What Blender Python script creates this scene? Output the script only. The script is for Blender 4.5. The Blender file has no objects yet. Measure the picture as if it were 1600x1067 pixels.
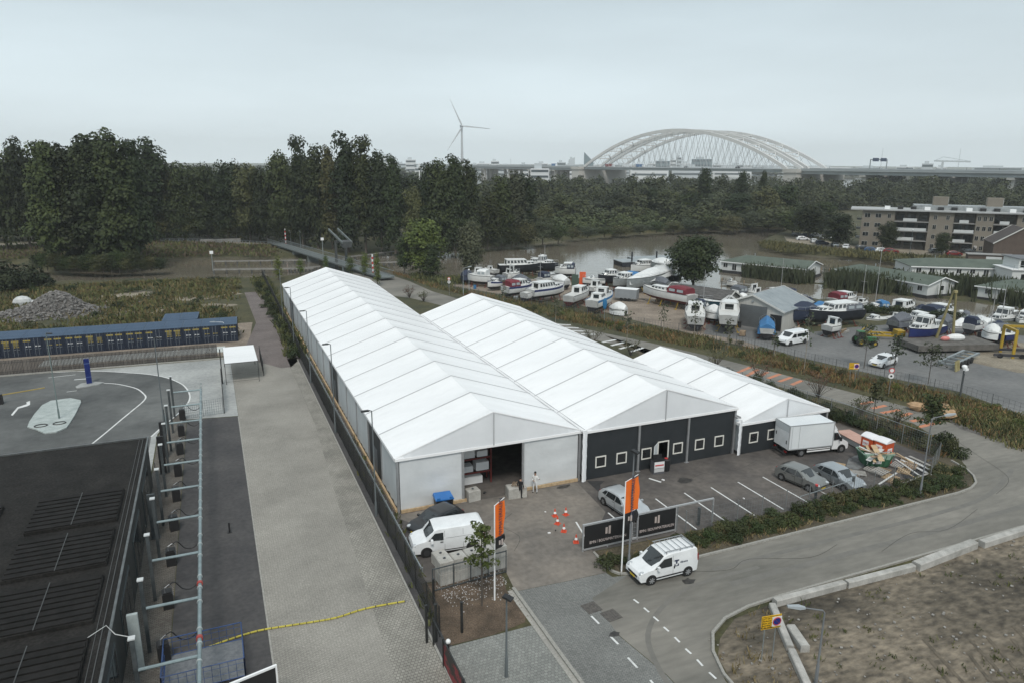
import bpy, bmesh, math, random
import numpy as np
from mathutils import Vector, Matrix
random.seed(7); rng = np.random.default_rng(11)
PI = math.pi; R = math.radians
sc = bpy.context.scene
C = sc.collection

# ---------------------------------------------------------------- camera, sky, sun, exposure
F_PX, PITCH, ROLL, YAW, CAM_H = 1118.6, .2448, .0050, .3986, 25.395
cam = bpy.data.cameras.new('camera'); cam_o = bpy.data.objects.new('camera', cam); C.objects.link(cam_o)
cam.sensor_width = 36; cam.lens = 36 * F_PX / 1600; cam.clip_start = .3; cam.clip_end = 30000
FW = Vector((math.sin(YAW) * math.cos(PITCH), math.cos(YAW) * math.cos(PITCH), -math.sin(PITCH)))
RT = Vector((math.cos(YAW), -math.sin(YAW), 0)); UP = RT.cross(FW)
cr, sr = math.cos(ROLL), math.sin(ROLL)
rt2 = cr * RT + sr * UP; up2 = cr * UP - sr * RT
m = Matrix((rt2, up2, -FW)).transposed().to_4x4(); m.translation = (0, 0, CAM_H)
cam_o.matrix_world = m
sc.camera = cam_o

world = bpy.data.worlds.new('World'); sc.world = world; world.use_nodes = True
nt = world.node_tree; nt.nodes.clear()
SUN_EL, SUN_ROT = R(52), R(200)
sky = nt.nodes.new('ShaderNodeTexSky'); sky.sky_type = 'NISHITA'; sky.sun_disc = False
sky.sun_elevation = SUN_EL; sky.sun_rotation = SUN_ROT; sky.dust_density = 3; sky.air_density = 1.0
hsv = nt.nodes.new('ShaderNodeHueSaturation'); hsv.inputs['Saturation'].default_value = .40
tc = nt.nodes.new('ShaderNodeTexCoord'); mp = nt.nodes.new('ShaderNodeMapping'); mp.inputs['Scale'].default_value = (1.1, 1.1, 6)
nz = nt.nodes.new('ShaderNodeTexNoise'); nz.inputs['Scale'].default_value = 1.6; nz.inputs['Detail'].default_value = 7
rp = nt.nodes.new('ShaderNodeMapRange'); rp.inputs[1].default_value = .3; rp.inputs[2].default_value = .7; rp.inputs[3].default_value = .88; rp.inputs[4].default_value = 1.08
sx_ = nt.nodes.new('ShaderNodeSeparateXYZ'); gr_ = nt.nodes.new('ShaderNodeValToRGB'); e_ = gr_.color_ramp.elements
e_[0].position = 0; e_[0].color = (.69,.78,.82,1); e_[1].position = 1; e_[1].color = (.53,.60,.64,1)
for ps_, cc_ in ((.10,(.57,.66,.70,1)),(.26,(.395,.48,.52,1)),(.5,(.49,.57,.61,1))): k_ = e_.new(ps_); k_.color = cc_
ml_ = nt.nodes.new('ShaderNodeVectorMath'); ml_.operation = 'SCALE'; m2_ = nt.nodes.new('ShaderNodeVectorMath'); m2_.operation = 'SCALE'; m2_.inputs['Scale'].default_value = 10
mix = nt.nodes.new('ShaderNodeMix'); mix.data_type = 'RGBA'; mix.inputs[0].default_value = .85
bg = nt.nodes.new('ShaderNodeBackground'); bg.inputs['Strength'].default_value = .10
out = nt.nodes.new('ShaderNodeOutputWorld')
L = nt.links.new
L(tc.outputs['Generated'], mp.inputs[0]); L(mp.outputs[0], nz.inputs['Vector']); L(nz.outputs['Fac'], rp.inputs[0])
L(tc.outputs['Generated'], sx_.inputs[0]); L(sx_.outputs['Z'], gr_.inputs[0]); L(gr_.outputs[0], ml_.inputs[0]); L(rp.outputs[0], ml_.inputs['Scale']); L(ml_.outputs[0], m2_.inputs[0])
L(sky.outputs[0], hsv.inputs['Color']); L(hsv.outputs[0], mix.inputs[6]); L(m2_.outputs[0], mix.inputs[7])
L(mix.outputs[2], bg.inputs[0]); L(bg.outputs[0], out.inputs[0])

sl = bpy.data.lights.new('sun', 'SUN'); sl.energy = 1.6; sl.angle = R(14); sl.color = (1, .95, .88)
so = bpy.data.objects.new('sun', sl); C.objects.link(so)
# Nishita sun direction for rotation r: (sin r, cos r) in x, y
sd = Vector((math.sin(SUN_ROT) * math.cos(SUN_EL), math.cos(SUN_ROT) * math.cos(SUN_EL), math.sin(SUN_EL)))
so.rotation_euler = sd.to_track_quat('Z', 'Y').to_euler()

sc.view_settings.view_transform = 'Standard'; sc.view_settings.look = 'None'
sc.view_settings.gamma = 1; sc.view_settings.use_curve_mapping = False
sc.view_settings.exposure = .42
sc.cycles.volume_bounces = 3

def G(u, v, z=0.):
    """place on the level z that is seen at photo pixel (u, v) -- used to survey the ground plan"""
    a = (u - 800) / F_PX; b = (v - 533.5) / F_PX
    a, b = cr * a + sr * b, -sr * a + cr * b
    d = FW + a * RT - b * UP
    t = (z - CAM_H) / d.z
    return (t * d.x, t * d.y)
def ray(u, v, D):
    a = (u - 800) / F_PX; b = (v - 533.5) / F_PX
    a, b = cr * a + sr * b, -sr * a + cr * b
    d = FW + a * RT - b * UP; k = D / math.hypot(d.x, d.y)
    return Vector((k * d.x, k * d.y, CAM_H + k * d.z))

# ---------------------------------------------------------------- materials
MATS = {}
def mat(name, c1, c2=None, scale=1., rough=.8, bump=0., bscale=None, metal=0., detail=5, lo=.35, hi=.65, spec=.5, fine=0., stretch=None, trans=0., coat=0.):
    if name in MATS: return MATS[name]
    m = bpy.data.materials.new(name); m.use_nodes = True; n = m.node_tree; ns = n.nodes; l = n.links.new
    b = ns['Principled BSDF']; b.inputs['Roughness'].default_value = rough; b.inputs['Metallic'].default_value = metal
    b.inputs['Specular IOR Level'].default_value = spec
    if coat: b.inputs['Coat Weight'].default_value = coat; b.inputs['Coat Roughness'].default_value = .06
    if trans: b.inputs['Transmission Weight'].default_value = trans
    c1 = tuple(c1) + (1,)
    b.inputs['Base Color'].default_value = c1
    if c2 is not None or bump:
        t = ns.new('ShaderNodeTexCoord'); v = t.outputs['Object']
        if stretch:
            mpn = ns.new('ShaderNodeMapping'); mpn.inputs['Scale'].default_value = stretch; l(v, mpn.inputs[0]); v = mpn.outputs[0]
    if c2 is not None:
        z = ns.new('ShaderNodeTexNoise'); z.inputs['Scale'].default_value = scale; z.inputs['Detail'].default_value = detail; z.inputs['Roughness'].default_value = .65
        l(v, z.inputs['Vector'])
        r = ns.new('ShaderNodeValToRGB'); r.color_ramp.elements[0].position = lo; r.color_ramp.elements[1].position = hi
        r.color_ramp.elements[0].color = c1; r.color_ramp.elements[1].color = tuple(c2) + (1,)
        l(z.outputs['Fac'], r.inputs[0]); col = r.outputs[0]
        if fine:
            z2 = ns.new('ShaderNodeTexNoise'); z2.inputs['Scale'].default_value = scale * 14; z2.inputs['Detail'].default_value = 3; l(v, z2.inputs['Vector'])
            mr = ns.new('ShaderNodeMapRange'); mr.inputs[1].default_value = .3; mr.inputs[2].default_value = .7
            mr.inputs[3].default_value = 1 - fine; mr.inputs[4].default_value = 1 + fine; l(z2.outputs['Fac'], mr.inputs[0])
            mm = ns.new('ShaderNodeMix'); mm.data_type = 'RGBA'; mm.blend_type = 'MULTIPLY'; mm.inputs[0].default_value = 1
            l(col, mm.inputs[6]); l(mr.outputs[0], mm.inputs[7]); col = mm.outputs[2]
        l(col, b.inputs['Base Color'])
    if bump:
        z = ns.new('ShaderNodeTexNoise'); z.inputs['Scale'].default_value = bscale or scale * 8; z.inputs['Detail'].default_value = 4; l(v, z.inputs['Vector'])
        bp = ns.new('ShaderNodeBump'); bp.inputs['Strength'].default_value = 1; bp.inputs['Distance'].default_value = bump
        l(z.outputs['Fac'], bp.inputs['Height']); l(bp.outputs[0], b.inputs['Normal'])
    MATS[name] = m; return m

def pave_mat(name, c1, c2, mortar, bw, bh, rot=0., big=(.8, 1.15), bigscale=.12, offset=.5, mort=.012):
    """stone or concrete pavers: brick pattern with joints plus wide stains"""
    if name in MATS: return MATS[name]
    m = bpy.data.materials.new(name); m.use_nodes = True; n = m.node_tree; ns = n.nodes; l = n.links.new
    b = ns['Principled BSDF']; b.inputs['Roughness'].default_value = .85; b.inputs['Specular IOR Level'].default_value = .3
    t = ns.new('ShaderNodeTexCoord'); mpn = ns.new('ShaderNodeMapping'); mpn.inputs['Rotation'].default_value = (0, 0, rot); l(t.outputs['Object'], mpn.inputs[0])
    br = ns.new('ShaderNodeTexBrick'); br.inputs['Color1'].default_value = tuple(c1) + (1,); br.inputs['Color2'].default_value = tuple(c2) + (1,)
    br.inputs['Mortar'].default_value = tuple(mortar) + (1,); br.inputs['Scale'].default_value = 1; br.inputs['Mortar Size'].default_value = mort
    br.inputs['Brick Width'].default_value = bw; br.inputs['Row Height'].default_value = bh; br.offset = offset
    l(mpn.outputs[0], br.inputs['Vector'])
    z = ns.new('ShaderNodeTexNoise'); z.inputs['Scale'].default_value = bigscale; z.inputs['Detail'].default_value = 8; z.inputs['Roughness'].default_value = .62; l(t.outputs['Object'], z.inputs['Vector'])
    mr = ns.new('ShaderNodeMapRange'); mr.inputs[1].default_value = .32; mr.inputs[2].default_value = .68; mr.inputs[3].default_value = big[0]; mr.inputs[4].default_value = big[1]; l(z.outputs['Fac'], mr.inputs[0])
    mm = ns.new('ShaderNodeMix'); mm.data_type = 'RGBA'; mm.blend_type = 'MULTIPLY'; mm.inputs[0].default_value = 1; l(br.outputs['Color'], mm.inputs[6]); l(mr.outputs[0], mm.inputs[7])
    z3 = ns.new('ShaderNodeTexNoise'); z3.inputs['Scale'].default_value = 9; z3.inputs['Detail'].default_value = 3; l(t.outputs['Object'], z3.inputs['Vector'])
    mr3 = ns.new('ShaderNodeMapRange'); mr3.inputs[1].default_value = .35; mr3.inputs[2].default_value = .65; mr3.inputs[3].default_value = .86; mr3.inputs[4].default_value = 1.12; l(z3.outputs['Fac'], mr3.inputs[0])
    m3 = ns.new('ShaderNodeMix'); m3.data_type = 'RGBA'; m3.blend_type = 'MULTIPLY'; m3.inputs[0].default_value = 1; l(mm.outputs[2], m3.inputs[6]); l(mr3.outputs[0], m3.inputs[7])
    l(m3.outputs[2], b.inputs['Base Color'])
    bp = ns.new('ShaderNodeBump'); bp.inputs['Distance'].default_value = .006; bp.inputs['Strength'].default_value = .6; bp.invert = True
    l(br.outputs['Fac'], bp.inputs['Height']); l(bp.outputs[0], b.inputs['Normal'])
    MATS[name] = m; return m

def leaf_mat(name, c1, c2, c3=None, scale=.35):
    """foliage colour: clump-scale variation in the leaves themselves plus a per-tree shift"""
    if name in MATS: return MATS[name]
    m = bpy.data.materials.new(name); m.use_nodes = True; n = m.node_tree; ns = n.nodes; l = n.links.new
    b = ns['Principled BSDF']; b.inputs['Roughness'].default_value = .65; b.inputs['Specular IOR Level'].default_value = .25
    t = ns.new('ShaderNodeTexCoord'); z = ns.new('ShaderNodeTexNoise'); z.inputs['Scale'].default_value = scale; z.inputs['Detail'].default_value = 6; z.inputs['Roughness'].default_value = .7
    l(t.outputs['Object'], z.inputs['Vector'])
    r = ns.new('ShaderNodeValToRGB'); e = r.color_ramp.elements; e[0].position = .36; e[1].position = .66
    e[0].color = tuple(c1) + (1,); e[1].color = tuple(c2) + (1,)
    if c3: k = r.color_ramp.elements.new(.74); k.color = tuple(c3) + (1,)
    l(z.outputs['Fac'], r.inputs[0])
    oi = ns.new('ShaderNodeObjectInfo'); hs = ns.new('ShaderNodeHueSaturation')
    mv = ns.new('ShaderNodeMapRange'); mv.inputs[3].default_value = .72; mv.inputs[4].default_value = 1.28; l(oi.outputs['Random'], mv.inputs[0]); l(mv.outputs[0], hs.inputs['Value'])
    mu = ns.new('ShaderNodeMath'); mu.operation = 'MULTIPLY'; mu.inputs[1].default_value = 7.31; l(oi.outputs['Random'], mu.inputs[0])
    fr = ns.new('ShaderNodeMath'); fr.operation = 'FRACT'; l(mu.outputs[0], fr.inputs[0])
    mh = ns.new('ShaderNodeMapRange'); mh.inputs[3].default_value = .475; mh.inputs[4].default_value = .52; l(fr.outputs[0], mh.inputs[0]); l(mh.outputs[0], hs.inputs['Hue'])
    l(r.outputs[0], hs.inputs['Color']); l(hs.outputs[0], b.inputs['Base Color'])
    MATS[name] = m; return m

# ---------------------------------------------------------------- mesh helpers
class MB:
    def __init__(s): s.v = []; s.f = []; s.mi = []; s.cur = 0
    def add(s, vs, fs, mi=None):
        o = len(s.v); s.v.extend([tuple(p) for p in vs]); k = s.cur if mi is None else mi
        for f in fs: s.f.append(tuple(o + i for i in f)); s.mi.append(k)
        return s
    def box(s, x0, y0, z0, x1, y1, z1, mi=None):
        return s.add([(x0,y0,z0),(x1,y0,z0),(x1,y1,z0),(x0,y1,z0),(x0,y0,z1),(x1,y0,z1),(x1,y1,z1),(x0,y1,z1)],
                     [(3,2,1,0),(4,5,6,7),(0,1,5,4),(1,2,6,5),(2,3,7,6),(3,0,4,7)], mi)
    def cbox(s, cx, cy, cz, sx, sy, sz, rz=0., mi=None, rx=0., ry=0.):
        M = Matrix.Translation((cx,cy,cz)) @ Matrix.Rotation(rz,4,'Z') @ Matrix.Rotation(ry,4,'Y') @ Matrix.Rotation(rx,4,'X')
        vs = [M @ Vector((a*sx/2,b*sy/2,c*sz/2)) for a,b,c in ((-1,-1,-1),(1,-1,-1),(1,1,-1),(-1,1,-1),(-1,-1,1),(1,-1,1),(1,1,1),(-1,1,1))]
        return s.add(vs, [(3,2,1,0),(4,5,6,7),(0,1,5,4),(1,2,6,5),(2,3,7,6),(3,0,4,7)], mi)
    def beam(s, p, q, w, h, mi=None):
        p = Vector(p); q = Vector(q); d = (q-p).normalized(); u = Vector((0,0,1)) if abs(d.z) < .95 else Vector((1,0,0))
        a = d.cross(u).normalized()*w/2; b = a.cross(d).normalized()*h/2
        vs = [p-a-b,p+a-b,p+a+b,p-a+b,q-a-b,q+a-b,q+a+b,q-a+b]
        return s.add(vs, [(0,1,2,3),(7,6,5,4),(0,4,5,1),(1,5,6,2),(2,6,7,3),(3,7,4,0)], mi)
    def tube(s, p, q, r, n=8, r2=None, mi=None, caps=True):
        p = Vector(p); q = Vector(q); d = (q-p).normalized(); u = Vector((0,0,1)) if abs(d.z) < .95 else Vector((1,0,0))
        a = d.cross(u).normalized(); b = a.cross(d); r2 = r if r2 is None else r2
        vs = [p+(a*math.cos(2*PI*i/n)+b*math.sin(2*PI*i/n))*r for i in range(n)] + [q+(a*math.cos(2*PI*i/n)+b*math.sin(2*PI*i/n))*r2 for i in range(n)]
        fs = [(i,(i+1)%n,n+(i+1)%n,n+i) for i in range(n)]
        if caps: fs += [tuple(range(n-1,-1,-1)), tuple(range(n,2*n))]
        return s.add(vs, fs, mi)
    def path(s, pts, r, n=6, mi=None):
        pts = [Vector(p) for p in pts]; rings = []
        for i, p in enumerate(pts):
            d = (pts[min(i+1,len(pts)-1)]-pts[max(i-1,0)]).normalized(); u = Vector((0,0,1)) if abs(d.z) < .9 else Vector((1,0,0))
            a = d.cross(u).normalized(); b = a.cross(d); rr = r[i] if isinstance(r,(list,tuple)) else r
            rings.append([p+(a*math.cos(2*PI*k/n)+b*math.sin(2*PI*k/n))*rr for k in range(n)])
        vs = [v for g in rings for v in g]; fs = []
        for i in range(len(rings)-1):
            for k in range(n): fs.append((i*n+k, i*n+(k+1)%n, (i+1)*n+(k+1)%n, (i+1)*n+k))
        fs += [tuple(range(n-1,-1,-1)), tuple(range((len(rings)-1)*n, len(rings)*n))]
        return s.add(vs, fs, mi)
    def prism(s, poly, z0, z1, mi=None):
        n = len(poly)
        area = sum(poly[i][0]*poly[(i+1)%n][1]-poly[(i+1)%n][0]*poly[i][1] for i in range(n))
        if area < 0: poly = poly[::-1]
        vs = [(p[0],p[1],z0) for p in poly]+[(p[0],p[1],z1) for p in poly]
        return s.add(vs, [tuple(range(n-1,-1,-1)), tuple(range(n,2*n))]+[(i,(i+1)%n,n+(i+1)%n,n+i) for i in range(n)], mi)
    def quad(s, a, b, c, d, mi=None): return s.add([a,b,c,d], [(0,1,2,3)], mi)
    def loft(s, rings, closed=True, caps=True, mi=None):
        n = len(rings[0]); vs = [v for g in rings for v in g]; fs = []
        for i in range(len(rings)-1):
            for k in range(n if closed else n-1): fs.append((i*n+k, i*n+(k+1)%n, (i+1)*n+(k+1)%n, (i+1)*n+k))
        if caps: fs += [tuple(range(n-1,-1,-1)), tuple(range((len(rings)-1)*n, len(rings)*n))]
        return s.add(vs, fs, mi)
    def ball(s, c, r, nu=8, nv=5, sx=1, sy=1, sz=1, mi=None):
        rings = []
        for j in range(nv+1):
            t = PI*(j/nv)*.98+.0314; rings.append([(c[0]+r*sx*math.sin(t)*math.cos(2*PI*i/nu), c[1]+r*sy*math.sin(t)*math.sin(2*PI*i/nu), c[2]-r*sz*math.cos(t)) for i in range(nu)])
        return s.loft(rings, mi=mi)

def obj(name, mb, mats, parent=None, loc=(0,0,0), rz=0., smooth=False, kind=None, label=None):
    me = bpy.data.meshes.new(name); me.from_pydata(mb.v, [], mb.f)
    if not isinstance(mats, (list, tuple)): mats = [mats]
    for mm in mats: me.materials.append(mm)
    if len(mats) > 1: me.polygons.foreach_set('material_index', mb.mi)
    me.update()
    if smooth:
        me.polygons.foreach_set('use_smooth', [True]*len(me.polygons))
        try: me.set_sharp_from_angle(angle=R(smooth if smooth is not True else 40))
        except Exception: pass
    o = bpy.data.objects.new(name, me); C.objects.link(o); o.location = loc; o.rotation_euler = (0,0,rz)
    if parent: o.parent = parent
    if kind: o['kind'] = kind
    if label: o['label'] = label
    return o
def share(src, name, parent, loc=(0,0,0), rz=0., rot=None, scale=None):
    o = bpy.data.objects.new(name, src.data if hasattr(src,'data') else src); C.objects.link(o)
    o.location = loc; o.rotation_euler = rot or (0,0,rz); o.parent = parent
    if scale: o.scale = scale
    return o
def tag(o, label, cat, group=None):
    o['label'] = label; o['category'] = cat
    if group: o['group'] = group
    return o
def thing(name, label, cat, loc=(0,0,0), rz=0., group=None):
    o = bpy.data.objects.new(name, None); C.objects.link(o); o.location = loc; o.rotation_euler = (0,0,rz)
    o.empty_display_size = .3
    return tag(o, label, cat, group)
def dup(root, loc, rz=0., label=None, scale=None):
    r = root.copy(); C.objects.link(r); r.location = loc; r.rotation_euler = (0,0,rz)
    if scale: r.scale = scale if isinstance(scale,(tuple,list)) else (scale,)*3
    if label: r['label'] = label
    for ch in list(root.children):
        c = ch.copy(); C.objects.link(c); c.parent = r
        for g in ch.children:
            d = g.copy(); C.objects.link(d); d.parent = c
    return r
ORD = 'first second third fourth fifth sixth seventh eighth ninth tenth eleventh twelfth thirteenth fourteenth fifteenth sixteenth seventeenth eighteenth nineteenth twentieth'.split()
def ordw(i):
    return ORD[i] if i < 20 else 'number %d' % (i+1)

def sheet(name, poly, z, m, kind='structure', world=False):
    """flat ground sheet; poly in photo pixels unless world=True"""
    P = [p if world else G(*p) for p in poly]
    bm = bmesh.new(); f = bm.faces.new([bm.verts.new((p[0],p[1],z)) for p in P])
    bm.normal_update()
    if f.normal.z < 0: bmesh.ops.reverse_faces(bm, faces=[f])
    bmesh.ops.triangulate(bm, faces=bm.faces[:])
    me = bpy.data.meshes.new(name); bm.to_mesh(me); bm.free(); me.materials.append(m)
    o = bpy.data.objects.new(name, me); C.objects.link(o); o['kind'] = kind
    return o
def np_mesh(name, verts, quads, m, mi=None):
    me = bpy.data.meshes.new(name); nv, nf = len(verts), len(quads); k = quads.shape[1]
    me.vertices.add(nv); me.vertices.foreach_set('co', np.asarray(verts, np.float32).ravel())
    me.loops.add(nf*k); me.loops.foreach_set('vertex_index', np.asarray(quads, np.int32).ravel())
    me.polygons.add(nf); me.polygons.foreach_set('loop_start', np.arange(0, nf*k, k, dtype=np.int32)); me.polygons.foreach_set('loop_total', np.full(nf, k, np.int32))
    ms = m if isinstance(m,(list,tuple)) else [m]
    for mm in ms: me.materials.append(mm)
    if mi is not None: me.polygons.foreach_set('material_index', np.asarray(mi, np.int32))
    me.update(calc_edges=True); me.validate(); return me
def inpoly(px, py, poly):
    px = np.asarray(px); py = np.asarray(py); c = np.zeros(px.shape, bool); n = len(poly)
    for i in range(n):
        x0,y0 = poly[i]; x1,y1 = poly[(i+1)%n]
        if y0 == y1: continue
        t = ((y0 > py) != (y1 > py)) & (px < (x1-x0)*(py-y0)/(y1-y0)+x0); c ^= t
    return c
def rand_in(poly, n):
    P = np.array(poly); lo = P.min(0); hi = P.max(0); o = np.zeros((0,2))
    while len(o) < n:
        q = lo+(hi-lo)*rng.random((n*3,2)); o = np.vstack([o, q[inpoly(q[:,0],q[:,1],poly)]])
    return o[:n]
# ---------------------------------------------------------------- terrain, river, roads
WZ = -1.2
near = [(-900,520),(-300,474),(0,452),(120,443),(250,440),(400,437),(450,434),(560,431),(640,432),(700,440),(740,436),(790,429),(850,433),(930,441),(1010,444),(1060,448),(1100,453),(1150,462),(1200,464),(1260,470),(1330,476),(1400,490),(1500,500),(1600,508),(1900,535),(2400,575)]
farb = [(2400,470),(1900,440),(1600,415),(1500,414),(1403,412),(1340,405),(1290,401),(1230,397),(1190,389),(1186,378),(1210,367),(1235,360),(1225,357),(1170,357),(1060,362),(1000,366),(900,374),(830,382),(760,387),(700,393),(640,397),(560,398),(480,402),(430,404),(330,402),(245,406),(215,420),(150,426),(60,424),(0,408),(-300,402),(-900,430)]
RIVER = [G(u,v,WZ) for u,v in near+farb]
REED1 = [G(u,v,-1) for u,v in [(1286,452),(1350,458),(1450,465),(1600,481),(1950,512),(1950,484),(1600,459),(1450,446),(1340,437),(1290,441)]]
REED2 = [G(u,v,-1) for u,v in [(1158,432),(1200,438),(1265,446),(1275,441),(1240,432),(1185,424)]]
xs = np.concatenate([-np.geomspace(262,4200,26)[::-1], np.arange(-260,482.6,2.5), np.geomspace(485,7000,28)])
ys = np.concatenate([[-150,-80,-30], np.arange(0,300.1,2.5), np.geomspace(303,9000,40)])
X, Y = np.meshgrid(xs, ys); m_ = inpoly(X, Y, RIVER) & ~inpoly(X, Y, REED1) & ~inpoly(X, Y, REED2)
mf = m_.astype(float); k = mf.copy()
k[1:-1,1:-1] = (mf[1:-1,1:-1]*2+mf[:-2,1:-1]+mf[2:,1:-1]+mf[1:-1,:-2]+mf[1:-1,2:])/6
Z = -3.2*k
rd = (inpoly(X, Y, REED1) | inpoly(X, Y, REED2)); Z[rd & (k < .3)] = -.95
nx, ny = len(xs), len(ys)
idx = np.arange(nx*ny).reshape(ny, nx)
q = np.stack([idx[:-1,:-1].ravel(), idx[:-1,1:].ravel(), idx[1:,1:].ravel(), idx[1:,:-1].ravel()], 1)
g_grass = mat('rough_grass', (.026,.032,.013), (.080,.070,.030), .16, .95, .06, 3, detail=9, fine=.35, lo=.32, hi=.7)
me = np_mesh('ground', np.stack([X.ravel(),Y.ravel(),Z.ravel()],1), q, g_grass)
go = bpy.data.objects.new('ground', me); C.objects.link(go); go['kind'] = 'structure'

wm = mat('river_water', (.17,.150,.118), (.135,.120,.094), .02, .035, .035, .5, spec=.5, stretch=(1,1.6,1))
sheet('river', [(-900,20),(900,20),(900,400),(-900,400)], WZ, wm, world=True)

asphalt = mat('dark_asphalt', (.038,.037,.039), (.068,.065,.064), .25, .85, .004, 60, detail=10, fine=.2)
park_m = mat('parking_asphalt', (.052,.048,.047), (.122,.108,.096), .13, .85, .004, 60, detail=10, fine=.2, lo=.38, hi=.66)
road_m = mat('worn_road_asphalt', (.120,.116,.102), (.215,.203,.178), .12, .88, .004, 50, detail=10, fine=.12, stretch=(.45,1.6,1))
drive_m = mat('driveway_asphalt', (.10,.093,.085), (.215,.19,.162), .17, .88, .004, 50, detail=10, fine=.16)
yard_m = pave_mat('yard_pavers', (.285,.272,.243), (.325,.31,.278), (.175,.168,.148), .21, .105, PI/4, (.74,1.12), .16)
yard2_m = pave_mat('rutted_pavers', (.25,.24,.213), (.31,.297,.265), (.15,.143,.125), .20, .20, 0, (.7,1.15), .35, mort=.018)
tile_m = pave_mat('roadway_pavers', (.165,.168,.160), (.215,.217,.206), (.105,.11,.105), .21, .105, PI/4, (.84,1.12), .2)
walk_m = pave_mat('footpath_tiles', (.19,.195,.185), (.25,.255,.24), (.13,.135,.12), .2, .2, 0, (.84,1.12), .2)
strip_m = mat('kerb_concrete', (.24,.235,.215), (.34,.33,.30), .5, .85, .003, 30, fine=.15)
conc_m = mat('pale_concrete', (.26,.27,.265), (.37,.38,.37), .2, .85, .003, 30, detail=8, fine=.12)
brick_m = pave_mat('brick_strip', (.12,.105,.092), (.16,.15,.13), (.055,.05,.045), .22, .11, 0, (.75,1.2), .5)
turn_m = mat('turning_road_asphalt', (.050,.053,.053), (.135,.14,.136), .085, .85, .004, 50, detail=9, fine=.12, lo=.35, hi=.66)
path_m = pave_mat('purple_pavers', (.15,.125,.12), (.19,.165,.155), (.08,.07,.065), .22, .11, 0, (.8,1.2), .3)
sand_m = mat('boatyard_gravel', (.15,.122,.095), (.27,.225,.18), .25, .95, .02, 12, detail=9, fine=.25)
marina_m = mat('boatyard_asphalt', (.105,.108,.108), (.165,.165,.162), .12, .9, .004, 40, detail=8, fine=.12)
dirt_m = mat('bare_dirt', (.040,.034,.025), (.175,.147,.110), .13, .97, .16, 1.6, detail=15, fine=.5, lo=.38, hi=.62, stretch=(.8,1.5,1))
mulch_m = mat('mulch_bed_soil', (.055,.040,.027), (.125,.090,.062), .9, .97, .05, 9, detail=9, fine=.4)
verge_m = mat('verge_soil', (.040,.036,.022), (.105,.085,.055), .6, .97, .05, 6, detail=9, fine=.35)
bank_m = mat('bank_sand', (.16,.135,.10), (.27,.24,.185), .3, .95, .03, 8, fine=.25)
line_m = mat('road_paint', (.62,.63,.62), (.34,.345,.34), 1.4, .7, detail=9, lo=.52, hi=.75)
orange_m = mat('orange_road_paint', (.50,.19,.10), (.30,.17,.12), 1.2, .75, detail=9, lo=.45, hi=.75)

W = dict(world=True)
sheet('yard_paving', [(1.1,5),(8.05,5),(8.05,96),(9.2,96),(9.2,98.6),(1.1,98.6)], .008, yard_m, **W)
sheet('rutted_paving', [(5.9,5),(9.2,5),(9.2,95.9),(8.06,95.9),(8.06,70),(7.4,55)], .0125, yard2_m, **W)
sheet('yard_asphalt', [(-4.0,5),(1.06,5),(1.06,74.9),(-3.75,75.8)], .008, asphalt, **W)
sheet('facade_paving', [(-6.2,5),(-4.04,5),(-3.8,76),(-4.4,81),(-6.2,72)], .0085, brick_m, **W)
sheet('turning_area', [(-60,52),(-6.3,52),(-6.3,72.5),(-4.5,81),(-3.79,75.9),(1.08,75.1),(1.08,99.0),(-60,101.5)], .004, conc_m, **W)
outer = [(-60,101),(-22,100.6),(-16.7,99.6),(-13.5,98.3),(-10.8,96.6),(-8.3,94.8),(-6.3,92.5),(-4.9,89.9),(-4.1,87.5),(-3.6,84.0),(-3.8,81.2),(-4.6,78.2),(-6.0,74.4),(-6.8,72),(-6.8,52),(-60,52)]
sheet('turning_road', outer, .009, turn_m, **W)
sheet('dark_path', [(2.2,99.4),(6.9,91.7),(8.1,91.7),(9.5,95),(9.6,121),(9.3,150),(5.4,150),(5.7,120.2),(3.5,106)], .0125, path_m, **W)
sheet('container_yard', [(-60,101.9),(-1.2,100.4),(3.4,101),(5.2,121),(2.4,121),(2.2,113),(-60,118)], .006, sand_m, **W)
sheet('parking_lot', [(10.2,38.6),(15.7,38.0),(19.5,38.0),(21.9,37.9),(29.6,37.6),(40.5,37.3),(49.9,37.0),(54.0,37.6),(57.9,40.2),(57.6,52.5),(53.4,60),(48.1,60),(48.1,100),(26.4,100),(26.4,129),(11.3,129),(10.2,60)], .008, park_m, **W)
sheet('driveway', [(15.7,38.7),(14.5,42),(10.6,47.9),(26.0,47.9),(25.6,42.5),(22.9,39.4),(21.9,37.9),(21.85,36),(21.5,35.3),(18.5,35.4),(15.3,35.6)], .0125, drive_m, **W)
farE = [(560,420),(600,427),(640,440),(676,456),(760,480),(865,504),(1022,537),(1120,559),(1220,584),(1295,603.5),(1429,638),(1471,656),(1600,695),(1750,738)]
nearE = [(1500,716),(1484,693),(1453,677),(1427,661),(1337,636),(1240,610),(1112,574),(1007,550),(900,524),(760,498),(687,477),(640,466),(606,462),(579,440),(545,426)]
ROAD = [G(*p) for p in farE]+[(110,30),(110,29.0),(29.2,29.0),(26,28.7),(24,27.7),(22.8,26.3),(22.1,24.4),(21.9,22),(21.9,5),(20.1,5),(19.6,25.9),(19.0,29.5),(18.8,33.6),(20.2,34.5),(53.4,34.5),(56.0,35.1),(57.6,36.4)]+[G(*p) for p in nearE]
sheet('road', ROAD, .008, road_m, **W)
sheet('tiled_roadway', [(15.6,5),(20.06,5),(19.56,25.9),(18.96,29.5),(19.3,33.2),(22.6,34.5),(21.6,34.7),(21.45,35.28),(18.5,35.38),(15.3,35.58)], .0105, tile_m, **W)
sheet('footpath', [(9.3,5),(14.85,5),(14.85,32.2),(9.7,32.2)], .008, walk_m, **W)
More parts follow.
